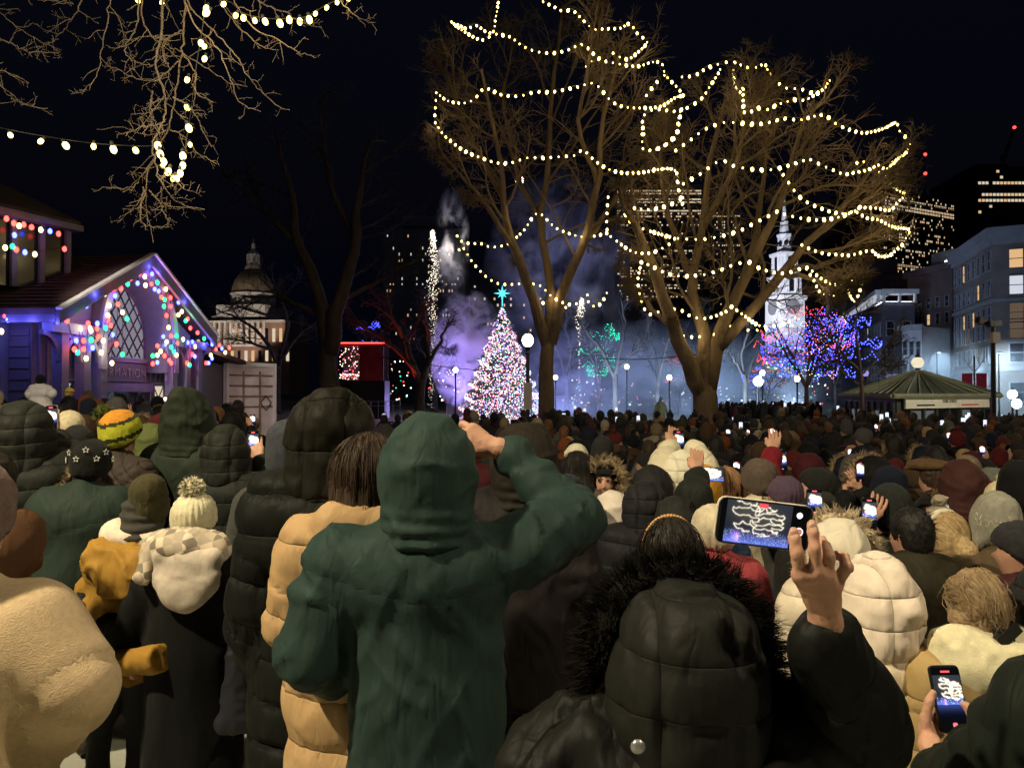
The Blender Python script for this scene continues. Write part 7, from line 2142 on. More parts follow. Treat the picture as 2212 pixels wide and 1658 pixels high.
    hand_mesh(g.root, M_skin, g.px(1078, 968, 2.50), g.px(1108, 985, 2.51),
              [g.px(1022, 926, 2.52), g.px(1010, 938, 2.50), g.px(1012, 955, 2.49), g.px(1022, 972, 2.49)],
              [[g.px(1000, 916, 2.55), g.px(1000, 930, 2.58), g.px(1012, 940, 2.58)], [g.px(996, 935, 2.54), g.px(996, 948, 2.58), g.px(1010, 955, 2.58)], [g.px(1002, 956, 2.53), g.px(1004, 966, 2.57), g.px(1016, 968, 2.57)], [g.px(1014, 976, 2.52), g.px(1018, 982, 2.55), g.px(1026, 980, 2.56)]],
              [g.px(1060, 975, 2.51), g.px(1040, 985, 2.54), g.px(1024, 988, 2.57), g.px(1012, 990, 2.58)], rw=.032, rk=.019, rf=(.0125, .0115, .0105, .009), scale=1.1)
    w0 = g.px(1100, 979, 2.515); ax = g.px(1078, 968, 2.50) - w0; ax /= np.linalg.norm(ax); e1 = np.cross(ax, [0, 0, 1.0]); e1 /= np.linalg.norm(e1); e2 = np.cross(ax, e1)
    ring = lambda c, rr: [c + (e1 * math.cos(t) + e2 * math.sin(t)) * rr for t in np.linspace(0, 2 * math.pi, 25)]
    mb = MB(); mb.tube(ring(w0, .056), .009, 6); mb.tube(ring(w0 - ax * .03, .060), .004, 5); mb.build('cuff', cloth((.015, .034, .028), 'shell'), g.root, smooth=True)
    mb = MB(); mb.tube(ring(w0 + ax * .010, .052), .0025, 5); mb.build('cuff_edge', mat('neon_edge', (.25, .55, .10), .6), g.root, smooth=True)
    # --- dark hooded person just past his arm
    e = Person('person in plain black hood partly hidden by the raised green sleeve', 1135, 906, 3.3, yaw=-.1, bulk=.04, cap=.2)
    e.build_body(); e.coat((.014, .012, .012), 'shell', hem=.6, bulk=.05, seed=31); e.hood((.020, .016, .012), 'shell', size=1.14, seed=17, amp=.9)
    # --- fur hood filming with phone
    f = Person('person in black quilted parka with fur hood filming on a phone', 1478, 1240, 1.30, yaw=-.04, bulk=.05, res=.010, cap=.225)
    f.arm('R', f.px(1850, 1560, 1.36), f.px(1790, 1385, 1.22), sh=f.px(1690, 1610, 1.34)); f.arm('L', f.px(1190, 1660, 1.34), f.px(1300, 1700, 1.60), sh=f.px(1290, 1600, 1.34))
    f.hands_at_wrist = False
    f.build_body(); f.coat((.010, .0105, .0085), 'puffer', hem=.55, sp=.13, amp=.010, seed=17, fold=2.0, bulk=.05, m=cloth((.0065, .007, .0058), 'parka'))
    f.hood((.016, .016, .0135), 'puffer', size=1.16, seed=7, amp=1.0, sp=.088, stretch=(1.0, 1.0, 1.10), res=.008, m=cloth((.0105, .0108, .009), 'parka'))
    f.fur_ring((.010, .009, .008), .175, .20, .055, n=15000, length=.042, width=.0008, dz=.005, tube=.038, arc=(-.9, math.pi + .9))
    mb = MB(); q = f.px(1378, 1612, 1.10); mb.ball(q, (.011, .006, .011), n=10, k=6); mb.build('snap_button', mat('steel_button', (.35, .35, .36), .35, .1, 5, metal=.7), f.root, smooth=True)
    X = lambda u, v, d: f.px(u, v, d)
    hand_mesh(f.root, M_skin, X(1783, 1345, 1.20), X(1792, 1420, 1.23),
              [X(1728, 1240, 1.165), X(1762, 1236, 1.16), X(1787, 1246, 1.165), X(1801, 1264, 1.175)],
              [[X(1722, 1195, 1.155), X(1716, 1165, 1.160), X(1714, 1147, 1.168)], [X(1760, 1185, 1.150), X(1757, 1152, 1.156), X(1754, 1132, 1.166)],
               [X(1790, 1205, 1.160), X(1782, 1178, 1.175), X(1776, 1166, 1.195)], [X(1830, 1224, 1.165), X(1824, 1204, 1.175), X(1808, 1198, 1.19)]],
              [X(1760, 1290, 1.185), X(1736, 1250, 1.225), X(1726, 1210, 1.25), X(1722, 1185, 1.255)], rw=.0235, h=.0036)
    mb = MB()
    for (u_, v_, d_) in ((1714, 1150, 1.158), (1754, 1135, 1.156)): mb.ball(X(u_, v_ + 3, d_), (.0062, .0025, .0078), n=8, k=6)
    mb.build('fingernails', mat('nail', (.55, .36, .28), .3, .1, 9), f.root, smooth=True)
    ph = W(1650, 1132, 1.215); a = np.array(W(1752, 1146, 1.215)) - np.array(W(1548, 1122, 1.215))
    phone('landscape phone in pale case filming the lit trees, held by fur hooded person', ph, a, (0, -.08, 1), .150, .0735, screen_print(200, 96, (820, 2100, 60, 905), 'wide', gain=.8), pale=True, group=None)
    # --- cream puffer hood
    c = Person('person in cream puffer coat with large quilted hood up', 1890, 1196, 2.38, yaw=.35, bulk=.04, cap=.24)
    c.build_body(); c.coat((.70, .60, .44), 'puffer', hem=.6, sp=.13, amp=.016, seed=5)
    c.hood((.70, .59, .49), 'puffer', size=1.13, seed=6, amp=1.25, sp=.095, stretch=(.96, 1.08, 1.26), res=.009)
    # --- fur trimmed pale hood beyond
    d = Person('person in ivory hooded jacket with pale fur trim beyond the cream hood', 1812, 1108, 3.0, yaw=-.3, bulk=.03, cap=.2)
    d.build_body(); d.coat((.62, .54, .42), 'puffer', hem=.7, seed=3); d.hood((.66, .60, .48), 'shell', size=1.06, seed=9, amp=.6); d.fur_ring((.56, .46, .32), .15, .17, .05, n=3500, length=.05)
    # --- claw clip
    z = Person('person with blonde hair in claw clip and cream scarf over tan puffer', 2108, 1240, 2.3, yaw=.1, bulk=.035, hpitch=.05)
    z.build_body(); z.coat((.36, .25, .11), 'puffer', hem=.6, sp=.15, amp=.014, seed=13)
    z.hair((.26, .18, .10), 'clip', end=1.4, seed=6)
    S = SDF(z.neckb - .3, z.neckb + .3, .010); S.cone(z.neckb + [-.10, -.03, .03], z.neckb + [.11, -.03, .02], .075, .08, .04).ell(z.neckb + [0, -.07, -.01], (.17, .08, .075), .04)
    V, F = S.mesh(1); V += normals(V, F) * (.012 * (1 - np.abs(fbm(V * 11, 9, 2))) ** 2 - .005)[:, None]; z.add('scarf', V, F, cloth((.66, .60, .40), 'wool'))
    q = z.hc + np.array([.02, -.15, -.05]) * z.k
    mb = MB(); mb.box(q, (.075, .028, .036), R=np.array(Matrix.Rotation(-.7, 3, 'Y')));
    for i in range(6): mb.tube([q + [-.03 + .012 * i, -.01, .015 - .008 * i], q + [-.035 + .012 * i, .035, .03 - .008 * i]], .003, 4)
    mb.build('claw_clip', M_black, z.root)
    # --- phone in two hands at the lower right, arm of its holder
    h = Person('person in black jacket at the lower right corner holding a phone low', 2680, 1120, 1.28, yaw=.55, bulk=.03)
    h.arm('L', h.px(2190, 1690, 1.40), h.px(2040, 1690, 1.62), sh=h.px(2290, 1560, 1.28)); h.arm('R', h.L(.28, .02, 1.1), h.px(2105, 1640, 1.72))
    h.hands_at_wrist = False
    h.build_body(); h.coat((.009, .012, .009), 'shell', hem=.6, bulk=.05, seed=24); h.beanie((.02, .02, .02))
    ph = np.array(W(2052, 1508, 1.80)); phone('upright phone in two hands filming near the lower right corner', ph, (1, .05, 0), (.08, .35, .94), .0715, .147, screen_print(48, 96, (700, 1900, -100, 1400), 'tall', gain=.95), group=None)
    X = lambda u, v, d: h.px(u, v, d)
    hand_mesh(h.root, M_skin, X(2010, 1610, 1.74), X(2030, 1670, 1.68), [X(2002, 1560, 1.80), X(2000, 1572, 1.80), X(2002, 1584, 1.79), X(2006, 1596, 1.78)],
              [[X(2012, 1540, 1.83), X(2030, 1535, 1.85)], [X(2012, 1556, 1.83), X(2032, 1552, 1.85)], [X(2014, 1572, 1.82), X(2034, 1570, 1.84)], [X(2018, 1588, 1.81), X(2034, 1586, 1.83)]],
              [X(2005, 1590, 1.76), X(1998, 1550, 1.765), X(2008, 1515, 1.77), X(2016, 1496, 1.775)], rw=.023, h=.0045)
    hand_mesh(h.root, M_skin, X(2100, 1610, 1.74), X(2115, 1670, 1.70), [X(2096, 1560, 1.80), X(2098, 1572, 1.80), X(2098, 1584, 1.79), X(2096, 1596, 1.78)],
              [[X(2088, 1545, 1.83), X(2070, 1540, 1.85)], [X(2090, 1558, 1.83), X(2072, 1556, 1.85)], [X(2090, 1572, 1.82), X(2072, 1572, 1.84)], [X(2088, 1588, 1.81), X(2072, 1588, 1.83)]],
              [X(2102, 1590, 1.76), X(2102, 1550, 1.765), X(2094, 1530, 1.772), X(2082, 1520, 1.778)], rw=.023, h=.0045)

def plaid_mat():
    if 'plaid' in MATS: return MATS['plaid']
    m, nt, out = new_mat('plaid')
    b = nt.nodes.new('ShaderNodeBsdfPrincipled'); nt.links.new(b.outputs[0], out.inputs[0]); b.inputs['Roughness'].default_value = .95
    tc = nt.nodes.new('ShaderNodeTexCoord')
    mp = nt.nodes.new('ShaderNodeMapping'); mp.inputs['Rotation'].default_value = (0, .3, .2); nt.links.new(tc.outputs['Object'], mp.inputs[0])
    ck = nt.nodes.new('ShaderNodeTexChecker'); ck.inputs['Scale'].default_value = 26; ck.inputs['Color1'].default_value = (.60, .50, .36, 1); ck.inputs['Color2'].default_value = (.10, .10, .09, 1)
    nt.links.new(mp.outputs[0], ck.inputs[0])
    ck2 = nt.nodes.new('ShaderNodeTexChecker'); ck2.inputs['Scale'].default_value = 13; ck2.inputs['Color1'].default_value = (.64, .52, .40, 1); ck2.inputs['Color2'].default_value = (.30, .24, .17, 1)
    nt.links.new(mp.outputs[0], ck2.inputs[0])
    mx = nt.nodes.new('ShaderNodeMix'); mx.data_type = 'RGBA'; mx.inputs['Factor'].default_value = .5
    nt.links.new(ck.outputs[0], mx.inputs['A']); nt.links.new(ck2.outputs[0], mx.inputs['B']); nt.links.new(mx.outputs['Result'], b.inputs['Base Color'])
    MATS['plaid'] = m
    return m
heroes()
# ------------------------------------------------------------------ people a few steps away
HERO_POS = []
M_beard = cloth((.06, .035, .02), 'hair')
def knuckle_hand(p, m, wrist, toward, up, size=1.0, spread=.5, name='hand'):
    """simple open hand gripping a phone: fingers run along `up`, fanned"""
    w = np.array(wrist, float); t = np.array(toward, float); t /= np.linalg.norm(t); u = np.array(up, float); u /= np.linalg.norm(u)
    sd = np.cross(u, t); k = size
    kn = [w + u * .075 * k + sd * (.028 - .019 * i) * k for i in range(4)]
    ch = [[kn[i] + u * .036 * k + sd * (.010 - .007 * i) * spread * k + t * .004 * k, kn[i] + u * .064 * k + sd * (.016 - .011 * i) * spread * k + t * .014 * k, kn[i] + u * .078 * k + sd * (.018 - .012 * i) * spread * k + t * .026 * k] for i in range(4)]
    th = [w + u * .03 * k + sd * .02 * k, w + u * .055 * k + sd * .045 * k + t * .01 * k, w + u * .085 * k + sd * .05 * k + t * .02 * k]
    return hand_mesh(p.root, m, w, w - u * .08 * k, kn, ch, th, rw=.024 * k, h=.006, scale=k, name=name)

def folk(label, u, v, d, yaw=0, coat=((.015, .016, .015), 'puffer'), head=('hood', (.02, .02, .02)), arms=None, bulk=.035, hem=.62, lean=(0, 0), hp=0.0, skin=None, ph=None, seed=1, zbase=None, size=1.0, **kw):
    hk = head[2] if head[0] == 'beanie' and len(head) > 2 else {}
    cap = .172 * 1.08 * size + .012 if head[0] == 'hood' else (.16 * hk.get('size', 1.06) + hk.get('tall', 0) if head[0] == 'beanie' else .148)
    p = Person(label, u, v, d, yaw, lean, bulk, .0215, skin, hpitch=hp, zbase=zbase, cap=cap)
    arms = arms or {}
    for sd, (e, w) in arms.items(): p.arm(sd, p.px(*e), p.px(*w))
    p.build_body(.017 if kw.get('face') else .042)
    p.coat(coat[0], coat[1], hem=hem, seed=seed, sp=kw.get('sp', .12), amp=kw.get('amp', .014))
    k = head[0]
    if k == 'hood': p.hood(head[1], coat[1] if coat[1] in ('puffer', 'shell') else 'shell', size=1.08 * size, seed=seed + 3, res=.0135, peak=kw.get('peak', 0))
    elif k == 'beanie': p.beanie(head[1], **{'seed': seed, 'size': 1.06 * size, **(head[2] if len(head) > 2 else {})})
    elif k == 'hair': p.hair(head[1], head[2], end=head[3] if len(head) > 3 else 1.4, seed=seed)
    if kw.get('fur'): p.fur_ring(kw['fur'], .145, .165, .06, n=3000, length=.045, width=.002)
    if kw.get('under'): p.hair(kw['under'][0], kw['under'][1], end=kw['under'][2], seed=seed + 2)
    for side in kw.get('hand', ()):
        w = p.arms[side][2]; dr = w - p.arms[side][1]
        knuckle_hand(p, p.skin, w + dr / np.linalg.norm(dr) * .02, p.Rm.T @ np.array([0, 1.0, 0]), dr / np.linalg.norm(dr) + np.array([0, 0, .6]), size=1.05)
    if ph:
        pu, pv, pd, pw, phh, rot, tall, lab = ph
        c = W(pu, pv, pd); ca, sa = math.cos(rot), math.sin(rot)
        img = screen_print(24, 48, (750, 1950, -200, 1400), 'tall', 1, 1.5) if tall else screen_print(56, 28, (820, 2100, 60, 905), None, 1, 1.2)
        phone(lab, c, (ca, 0, sa), (-sa, .12, ca), pw, phh, img, pale=kw.get('pale', False))
    HERO_POS.append((p.loc.x, p.loc.y))
    return p

def near_folk():
    # ---------------- left of the tall puffer
    folk('person in bulky black hooded puffer raising a phone at the left edge', 52, 860, 4.0, .1, ((.014, .015, .013), 'puffer'), ('hood', (.02, .021, .018)), {'R': ((150, 1000, 4.15), (124, 950, 4.25))}, .05, hand='R', ph=(110, 903, 4.26, .07, .145, .08, True, 'pale cased phone held up by the bulky black hood'), pale=True, seed=4, size=1.08)
    folk('person in rust brown coat and dark hood at the left edge', -48, 952, 2.9, -.1, ((.075, .036, .018), 'shell'), ('hood', (.02, .018, .014)), {'R': ((40, 1150, 2.9), (62, 1215, 3.1))}, .03, seed=7)
    p = folk('person in long dark green coat and black star patterned beanie leaning over', 196, 946, 3.9, .3, ((.022, .034, .027), 'shell'), ('beanie', (.012, .012, .011), dict(tall=.0, cuff=True)), None, .05, hem=.45, lean=(.16, .05), seed=9)
    rng = np.random.default_rng(8)
    mb = MB()
    for i in range(7):
        a = -math.pi / 2 + (i - 3) * .42; z = [.02, .06, .03, .075, .03, .06, .02][i]; r = .112
        c = p.hc + np.array([math.cos(a) * r, math.sin(a) * r * 1.1, z + .02]); ex = np.array([-math.sin(a), math.cos(a), 0]); ez = np.array([0, 0, 1.0])
        q = [c + (ex * math.cos(t) + ez * math.sin(t)) * (.016 if j % 2 == 0 else .007) for j, t in enumerate(np.arange(10) * math.pi / 5 + math.pi / 2)]
        for j in range(10): mb.tube([q[j], q[(j + 1) % 10]], .0016, 4)
    mb.build('star_pattern', cloth((.6, .6, .55), 'wool'), p.root)
    p.fur_ring((.20, .15, .09), .15, .22, -.02, n=2200, length=.035, width=.002, dz=-.22, tube=.03, arc=(math.pi * .55, math.pi * 1.45), name='hood_lining')
    folk('person in brown diamond quilted jacket and yellow green pompom beanie', 258, 880, 4.5, -.35, ((.045, .034, .028), 'quilt'), ('beanie', (.42, .42, .03), dict(pom=((.10, .11, .03), (-.075, -.05, .12), .06), stripes=([(.035, .04, .012), (.42, .42, .03), (.04, .04, .015), (.55, .24, .03)], [.005, .03, .095, .115], -1.0), size=1.12)), None, .03, seed=2, sp=.085, amp=.010)
    folk('person in olive green hood between quilted and dark green jackets', 326, 908, 5.8, .2, ((.09, .11, .04), 'shell'), ('hood', (.10, .12, .04)), seed=5)
    folk('tall person with high dark green hood before the storage container', 408, 842, 4.7, -.1, ((.020, .027, .019), 'shell'), ('hood', (.024, .030, .020)), None, .055, seed=3, size=1.12, peak=.3)
    folk('person in dark padded hood filming beside the tall puffer', 488, 910, 4.3, .1, ((.016, .018, .015), 'puffer'), ('hood', (.02, .022, .018)), {'R': ((595, 1050, 4.4), (566, 1000, 4.55))}, .04, hand='R', ph=(547, 955, 4.62, .07, .145, .05, True, 'glowing phone held up beside the tall black puffer'), seed=8)
    folk('person in slate beanie half hidden behind the tall puffer', 620, 907, 3.6, 0, ((.05, .05, .045), 'sherpa'), ('beanie', (.045, .05, .06), dict(tall=.06)), seed=6)
    folk('person in cream earflap hat seen past the bulky black hood', 150, 884, 6.0, .2, ((.02, .02, .02), 'wool'), ('beanie', (.58, .50, .34), dict(ears=True)), seed=6)
    folk('person in black brimless cap under the cream hat', 168, 915, 5.0, .5, ((.03, .03, .03), 'wool'), ('beanie', (.02, .02, .02), {}), seed=6)
    # children carried on shoulders before the kiosk
    folk('adult carrying the white jacketed child on the shoulders before the kiosk', 92, 872, 11.0, 0, ((.02, .02, .024), 'wool'), ('hair', (.02, .015, .01), 'short'), seed=2)
    w = W(88, 808, 10.85); folk('child in white puffer and black beanie riding on shoulders', 88, 808, 10.85, 0, ((.72, .70, .76), 'puffer'), ('beanie', (.012, .012, .014), {}), {'L': ((66, 850, 10.8), (80, 868, 10.95)), 'R': ((112, 850, 10.8), (98, 868, 10.95))}, .05, hem=.5, zbase=w.z - 1.05, seed=3)
    folk('adult carrying the child in the banded hat before the kiosk', 148, 884, 11.6, .2, ((.025, .022, .03), 'wool'), ('beanie', (.02, .02, .02), {}), seed=4)
    w = W(150, 836, 11.45); folk('child in dark jacket and banded yellow hat riding on shoulders', 150, 836, 11.45, -.7, ((.015, .014, .022), 'shell'), ('beanie', (.5, .36, .10), dict(stripes=([(.03, .03, .05), (.5, .36, .1)], [.02, .05], 0))), zbase=w.z - 1.0, hem=.5, seed=3)
    # ---------------- right of the green jacket
    m = folk('bearded person in brown fur trimmed hood turned toward the viewer', 1308, 984, 5.3, math.pi - .25, ((.014, .014, .015), 'puffer'), ('hood', (.03, .028, .024)), None, .045, fur=(.26, .20, .12), seed=2, face=1)
    S = SDF(m.hc - .2, m.hc + .2, .007); k = m.k; S.ell(m.hc + np.array([0, .045, -.075]) * k, np.array([.058, .062, .052]) * k, .02).ell(m.hc + np.array([0, .10, -.062]) * k, np.array([.032, .02, .010]) * k, .01, cut=True)
    V, F = S.mesh(1); V += normals(V, F) * (.003 * vnoise(V * 180, 3))[:, None]; m.add('beard', V, F, M_beard)
    mb = MB()
    for sx in (-1, 1): mb.ball(m.hc + np.array([sx * .032, .092, .018]) * k, .011, n=8, k=6)
    mb.build('eyes', mat('eyes', (.03, .02, .015), .2), m.root, smooth=True)
    mb = MB()
    for sx in (-1, 1): mb.tube([m.hc + np.array([sx * .015, .101, .042]) * k, m.hc + np.array([sx * .035, .100, .048]) * k, m.hc + np.array([sx * .055, .086, .042]) * k], .005, 5)
    mb.build('eyebrows', M_beard, m.root)
    m.beanie((.015, .015, .015), size=.96, low=-.02)
    folk('person in pale crinkled hood and brown coat with long auburn hair', 1322, 1054, 4.7, .25, ((.11, .06, .03), 'wool'), ('hood', (.66, .58, .50)), under=((.16, .08, .035), 'long', 1.36), seed=5, size=.95)
    p = folk('person with black hair and a beaded gold headband before the fur hood', 1450, 1116, 2.5, .05, ((.02, .018, .016), 'wool'), ('hair', (.018, .013, .010), 'long', 1.35), seed=4)
    bead = MB().ball((0, 0, 0), .0075, n=8, k=5).mesh('bead', mat('gold_bead', (.50, .28, .10), .4, .2, 20), True)
    hb = thing('headband', 'beaded gold headband on black hair before the fur hood', 'headband', p.loc, p.yaw)
    for i in range(26):
        a = math.pi * (i + .5) / 26; c = p.hc + np.array([math.cos(a) * .104, .005, .03 + math.sin(a) * .118]) * p.k
        obj('bead', bead, hb, tuple(c))
    folk('person in cream padded jacket and white hood with both arms raised', 1472, 970, 5.0, .05, ((.64, .58, .42), 'puffer'), ('hood', (.70, .66, .52)), {'L': ((1432, 1005, 5.05), (1448, 966, 5.25)), 'R': ((1518, 1005, 5.05), (1500, 970, 5.25))}, .04, hand='L', ph=(1466, 952, 5.3, .075, .15, 0, True, 'bright phone above the cream hooded person'), seed=6)
    folk('person in mustard beanie and blue collar behind a phone', 1522, 1006, 4.6, .1, ((.035, .06, .12), 'wool'), ('beanie', (.55, .26, .03), dict(tall=.02)), seed=4)
    folk('person in black coat stretching an arm out to film sideways', 1462, 1064, 3.75, -.2, ((.016, .018, .015), 'shell'), ('hood', (.02, .02, .018)), {'R': ((1500, 1070, 3.8), (1504, 1030, 3.95))}, .045, hand='R', ph=(1534, 1024, 4.0, .15, .074, -.03, False, 'sideways phone filming before the mustard beanie'), seed=7)
    folk('person with long blonde hair right of the mustard beanie', 1568, 1006, 5.2, .2, ((.58, .52, .42), 'puffer'), ('hair', (.36, .20, .10), 'long', 1.28), seed=8)
    folk('person in taupe beanie and ivory fleece coat', 1642, 986, 4.7, .1, ((.58, .50, .34), 'wool'), ('beanie', (.10, .075, .06), {}), None, .05, seed=5)
    folk('person in maroon coat with raised patterned glove', 1668, 1004, 5.0, -.2, ((.16, .012, .02), 'wool'), ('hair', (.02, .015, .012), 'long', 1.4), {'R': ((1655, 1040, 4.9), (1668, 985, 5.0))}, hand='R', ph=(1688, 995, 5.1, .07, .145, .1, True, 'phone held in a patterned glove above the plum beanie'), seed=5)
    q = folk('bearded person in plum knit beanie and glasses looking left', 1694, 1024, 4.6, 1.15, ((.05, .05, .045), 'wool'), ('beanie', (.085, .055, .085), dict(rib=26, amp=.004)), hp=.1, seed=3, face=1)
    S = SDF(q.hc - .2, q.hc + .2, .007); k = q.k; S.ell(q.hc + np.array([0, .04, -.08]) * k, np.array([.060, .066, .056]) * k, .02); V, F = S.mesh(1); q.add('beard', V, F, M_beard)
    mb = MB()
    for sx in (-1, 1): mb.tube([q.hc + np.array([sx * .034 + .024 * math.cos(t), .112, .012 + .02 * math.sin(t)]) * k for t in np.linspace(0, 2 * math.pi, 13)], .0022, 4); mb.tube([q.hc + np.array([sx * .058, .11, .015]) * k, q.hc + np.array([sx * .08, 0, .015]) * k], .0022, 4)
    mb.build('glasses', M_black, q.root)
    q = folk('grey bearded person in black cap gazing upward in profile', 1765, 1004, 4.8, 1.35, ((.05, .055, .035), 'shell'), ('beanie', (.016, .016, .016), {}), hp=.30, seed=3, face=1)
    S = SDF(q.hc - .2, q.hc + .2, .007); k = q.k; R = rotx(.3); S.ell(q.hc + R @ np.array([0, .045, -.085]) * k, np.array([.055, .058, .045]) * k, .02, R); V, F = S.mesh(1); q.add('beard', V, F, cloth((.22, .19, .16), 'hair'))
    q = folk('person in dark hood with leopard print scarf', 1775, 1058, 3.9, .1, ((.018, .017, .015), 'wool'), ('beanie', (.02, .018, .016), {}), ph=(1760, 1084, 3.75, .075, .13, -.02, True, 'bright phone above the pale fur hood'), seed=3)
    S = SDF(q.neckb - .2, q.neckb + .2, .012); S.cone(q.neckb + [-.1, -.02, .03], q.neckb + [.16, -.04, -.01], .07, .07, .03); V, F = S.mesh(1); V += normals(V, F) * (.008 * fbm(V * 12, 3))[:, None]; q.add('scarf', V, F, leopard())
    folk('person in dark beanie lifting a small glowing phone beside the short haired person', 1925, 1046, 3.9, .1, ((.025, .026, .020), 'shell'), ('beanie', (.02, .022, .02), dict(tall=.03)), {'L': ((1835, 1170, 3.8), (1866, 1140, 3.8))}, .04, hand='L', ph=(1878, 1108, 3.70, .072, .15, -.05, True, 'dark phone with blue picture left of the short black hair'), seed=4)
    folk('person with short black hair and dark olive jacket', 1972, 1090, 3.4, .45, ((.030, .026, .016), 'shell'), ('hair', (.012, .011, .010), 'short'), None, .045, seed=4, face=1)
    p = folk('person with blonde ponytail and white ear warmer band', 2050, 1104, 3.7, .2, ((.02, .02, .018), 'wool'), ('hair', (.40, .28, .14), 'pony', 1.33), seed=5)
    mb = MB(); mb.tube([p.hc + np.array([math.cos(t) * .108, .02, .02 + math.sin(t) * .122]) * p.k for t in np.linspace(-.3, math.pi + .3, 18)], .016, 8); mb.build('ear_band', cloth((.68, .62, .48), 'wool'), p.root, smooth=True)
    p = folk('person in grey patterned earflap hat and brown coat', 2152, 1064, 3.6, .1, ((.085, .06, .035), 'wool'), ('beanie', (.27, .26, .21), dict(ears=True, tall=.02)), None, .045, seed=6)
    mb = MB()
    for z0 in (.045, .075):
        n = 40; q = []
        for i in range(n):
            a = -math.pi + math.pi * i / (n - 1); zz = z0 + .014 * (1 if i % 4 < 2 else -1); r = math.sqrt(max(.1, 1 - ((zz - .05) / .125) ** 2))
            q.append(p.hc + np.array([math.cos(a) * .110 * r, math.sin(a) * .126 * r - .012, zz]) * p.k)
        mb.tube(q, .0035, 4)
    mb.build('knit_pattern', cloth((.62, .58, .46), 'knit'), p.root)
    folk('person in cream ribbed pompom beanie near the right edge', 2166, 1036, 5.0, -.2, ((.30, .17, .08), 'fur'), ('beanie', (.66, .57, .36), dict(rib=22, amp=.004, pom=((.66, .57, .36), (0, -.01, .165), .035))), seed=3)
    folk('person in black hat with red and grey stripes near the right edge', 2143, 1010, 5.2, .5, ((.016, .016, .016), 'wool'), ('beanie', (.022, .022, .02), dict(stripes=([(.15, .14, .12), (.40, .05, .05), (.12, .12, .10)], [.06, .075, .11], 0), tall=.03)), seed=3)
    p = folk('person in brown flat cap with fur collar and glowing face', 2020, 986, 5.6, .75, ((.02, .018, .016), 'wool'), ('hair', (.05, .03, .02), 'short'), seed=3)
    S = SDF(p.hc - .25, p.hc + .25, .011); S.ell(p.hc + np.array([0, .02, .085]) * p.k, np.array([.115, .15, .05]) * p.k, .02).ell(p.hc + np.array([0, .14, .06]) * p.k, np.array([.08, .05, .012]) * p.k, .02); V, F = S.mesh(1); p.add('flat_cap', V, F, cloth((.10, .06, .03), 'wool'))
    p.fur_ring((.16, .10, .05), .12, .09, -.05, n=1500, length=.03, width=.002, dz=-.17, tube=.03, name='fur_collar')
    folk('person in maroon brown hood with small badge', 2078, 988, 5.2, -.2, ((.05, .02, .018), 'shell'), ('hood', (.055, .022, .02)), seed=6)
    folk('person in charcoal beanie looking left at the right edge', 2206, 1120, 3.3, 1.1, ((.06, .02, .025), 'wool'), ('beanie', (.03, .03, .032), {}), seed=6)
    folk('person in large dark padded hood cut off by the right edge', 2285, 1190, 2.3, .1, ((.018, .018, .017), 'puffer'), ('hood', (.02, .02, .02)), seed=6)
    folk('person in black hood behind the pale crinkled hood', 1392, 1030, 4.2, 0, ((.014, .014, .016), 'puffer'), ('hood', (.018, .018, .020)), None, .05, seed=9)
    folk('person in dark hood with wide shoulders left of the cream jacket', 1408, 1000, 4.9, .1, ((.014, .014, .015), 'shell'), ('hood', (.018, .018, .018)), None, .06, seed=10)
    folk('person with short fluffy black hair behind the green sleeve', 1246, 972, 5.3, .1, ((.10, .08, .06), 'wool'), ('hair', (.016, .013, .011), 'long', 1.5), seed=10)
    folk('person in white knit hat behind the green sleeve', 1245, 956, 6.8, .1, ((.35, .30, .2), 'wool'), ('beanie', (.70, .66, .50), {}), seed=10)
    folk('person in navy knit hat below the fluffy black hair', 1228, 1020, 4.4, .1, ((.02, .02, .024), 'wool'), ('beanie', (.022, .026, .036), {}), seed=11)
    folk('person in white beret and red trim behind the landscape phone', 1545, 1085, 3.3, .2, ((.30, .05, .06), 'wool'), ('beanie', (.58, .50, .36), dict(rib=20, amp=.004)), seed=12)

def leopard():
    if 'leopard' in MATS: return MATS['leopard']
    m, nt, out = new_mat('leopard'); b = nt.nodes.new('ShaderNodeBsdfPrincipled'); nt.links.new(b.outputs[0], out.inputs[0]); b.inputs['Roughness'].default_value = .95
    tc = nt.nodes.new('ShaderNodeTexCoord'); v = nt.nodes.new('ShaderNodeTexVoronoi'); v.inputs['Scale'].default_value = 48; nt.links.new(tc.outputs['Object'], v.inputs['Vector'])
    r = nt.nodes.new('ShaderNodeValToRGB'); r.color_ramp.interpolation = 'CONSTANT'; r.color_ramp.elements[0].color = (.30, .20, .09, 1); r.color_ramp.elements[1].position = .28; r.color_ramp.elements[1].color = (.02, .016, .012, 1)
    e = r.color_ramp.elements.new(.50); e.color = (.42, .32, .16, 1)
    nt.links.new(v.outputs['Distance'], r.inputs[0]); nt.links.new(r.outputs[0], b.inputs['Base Color']); MATS['leopard'] = m
    return m
near_folk()
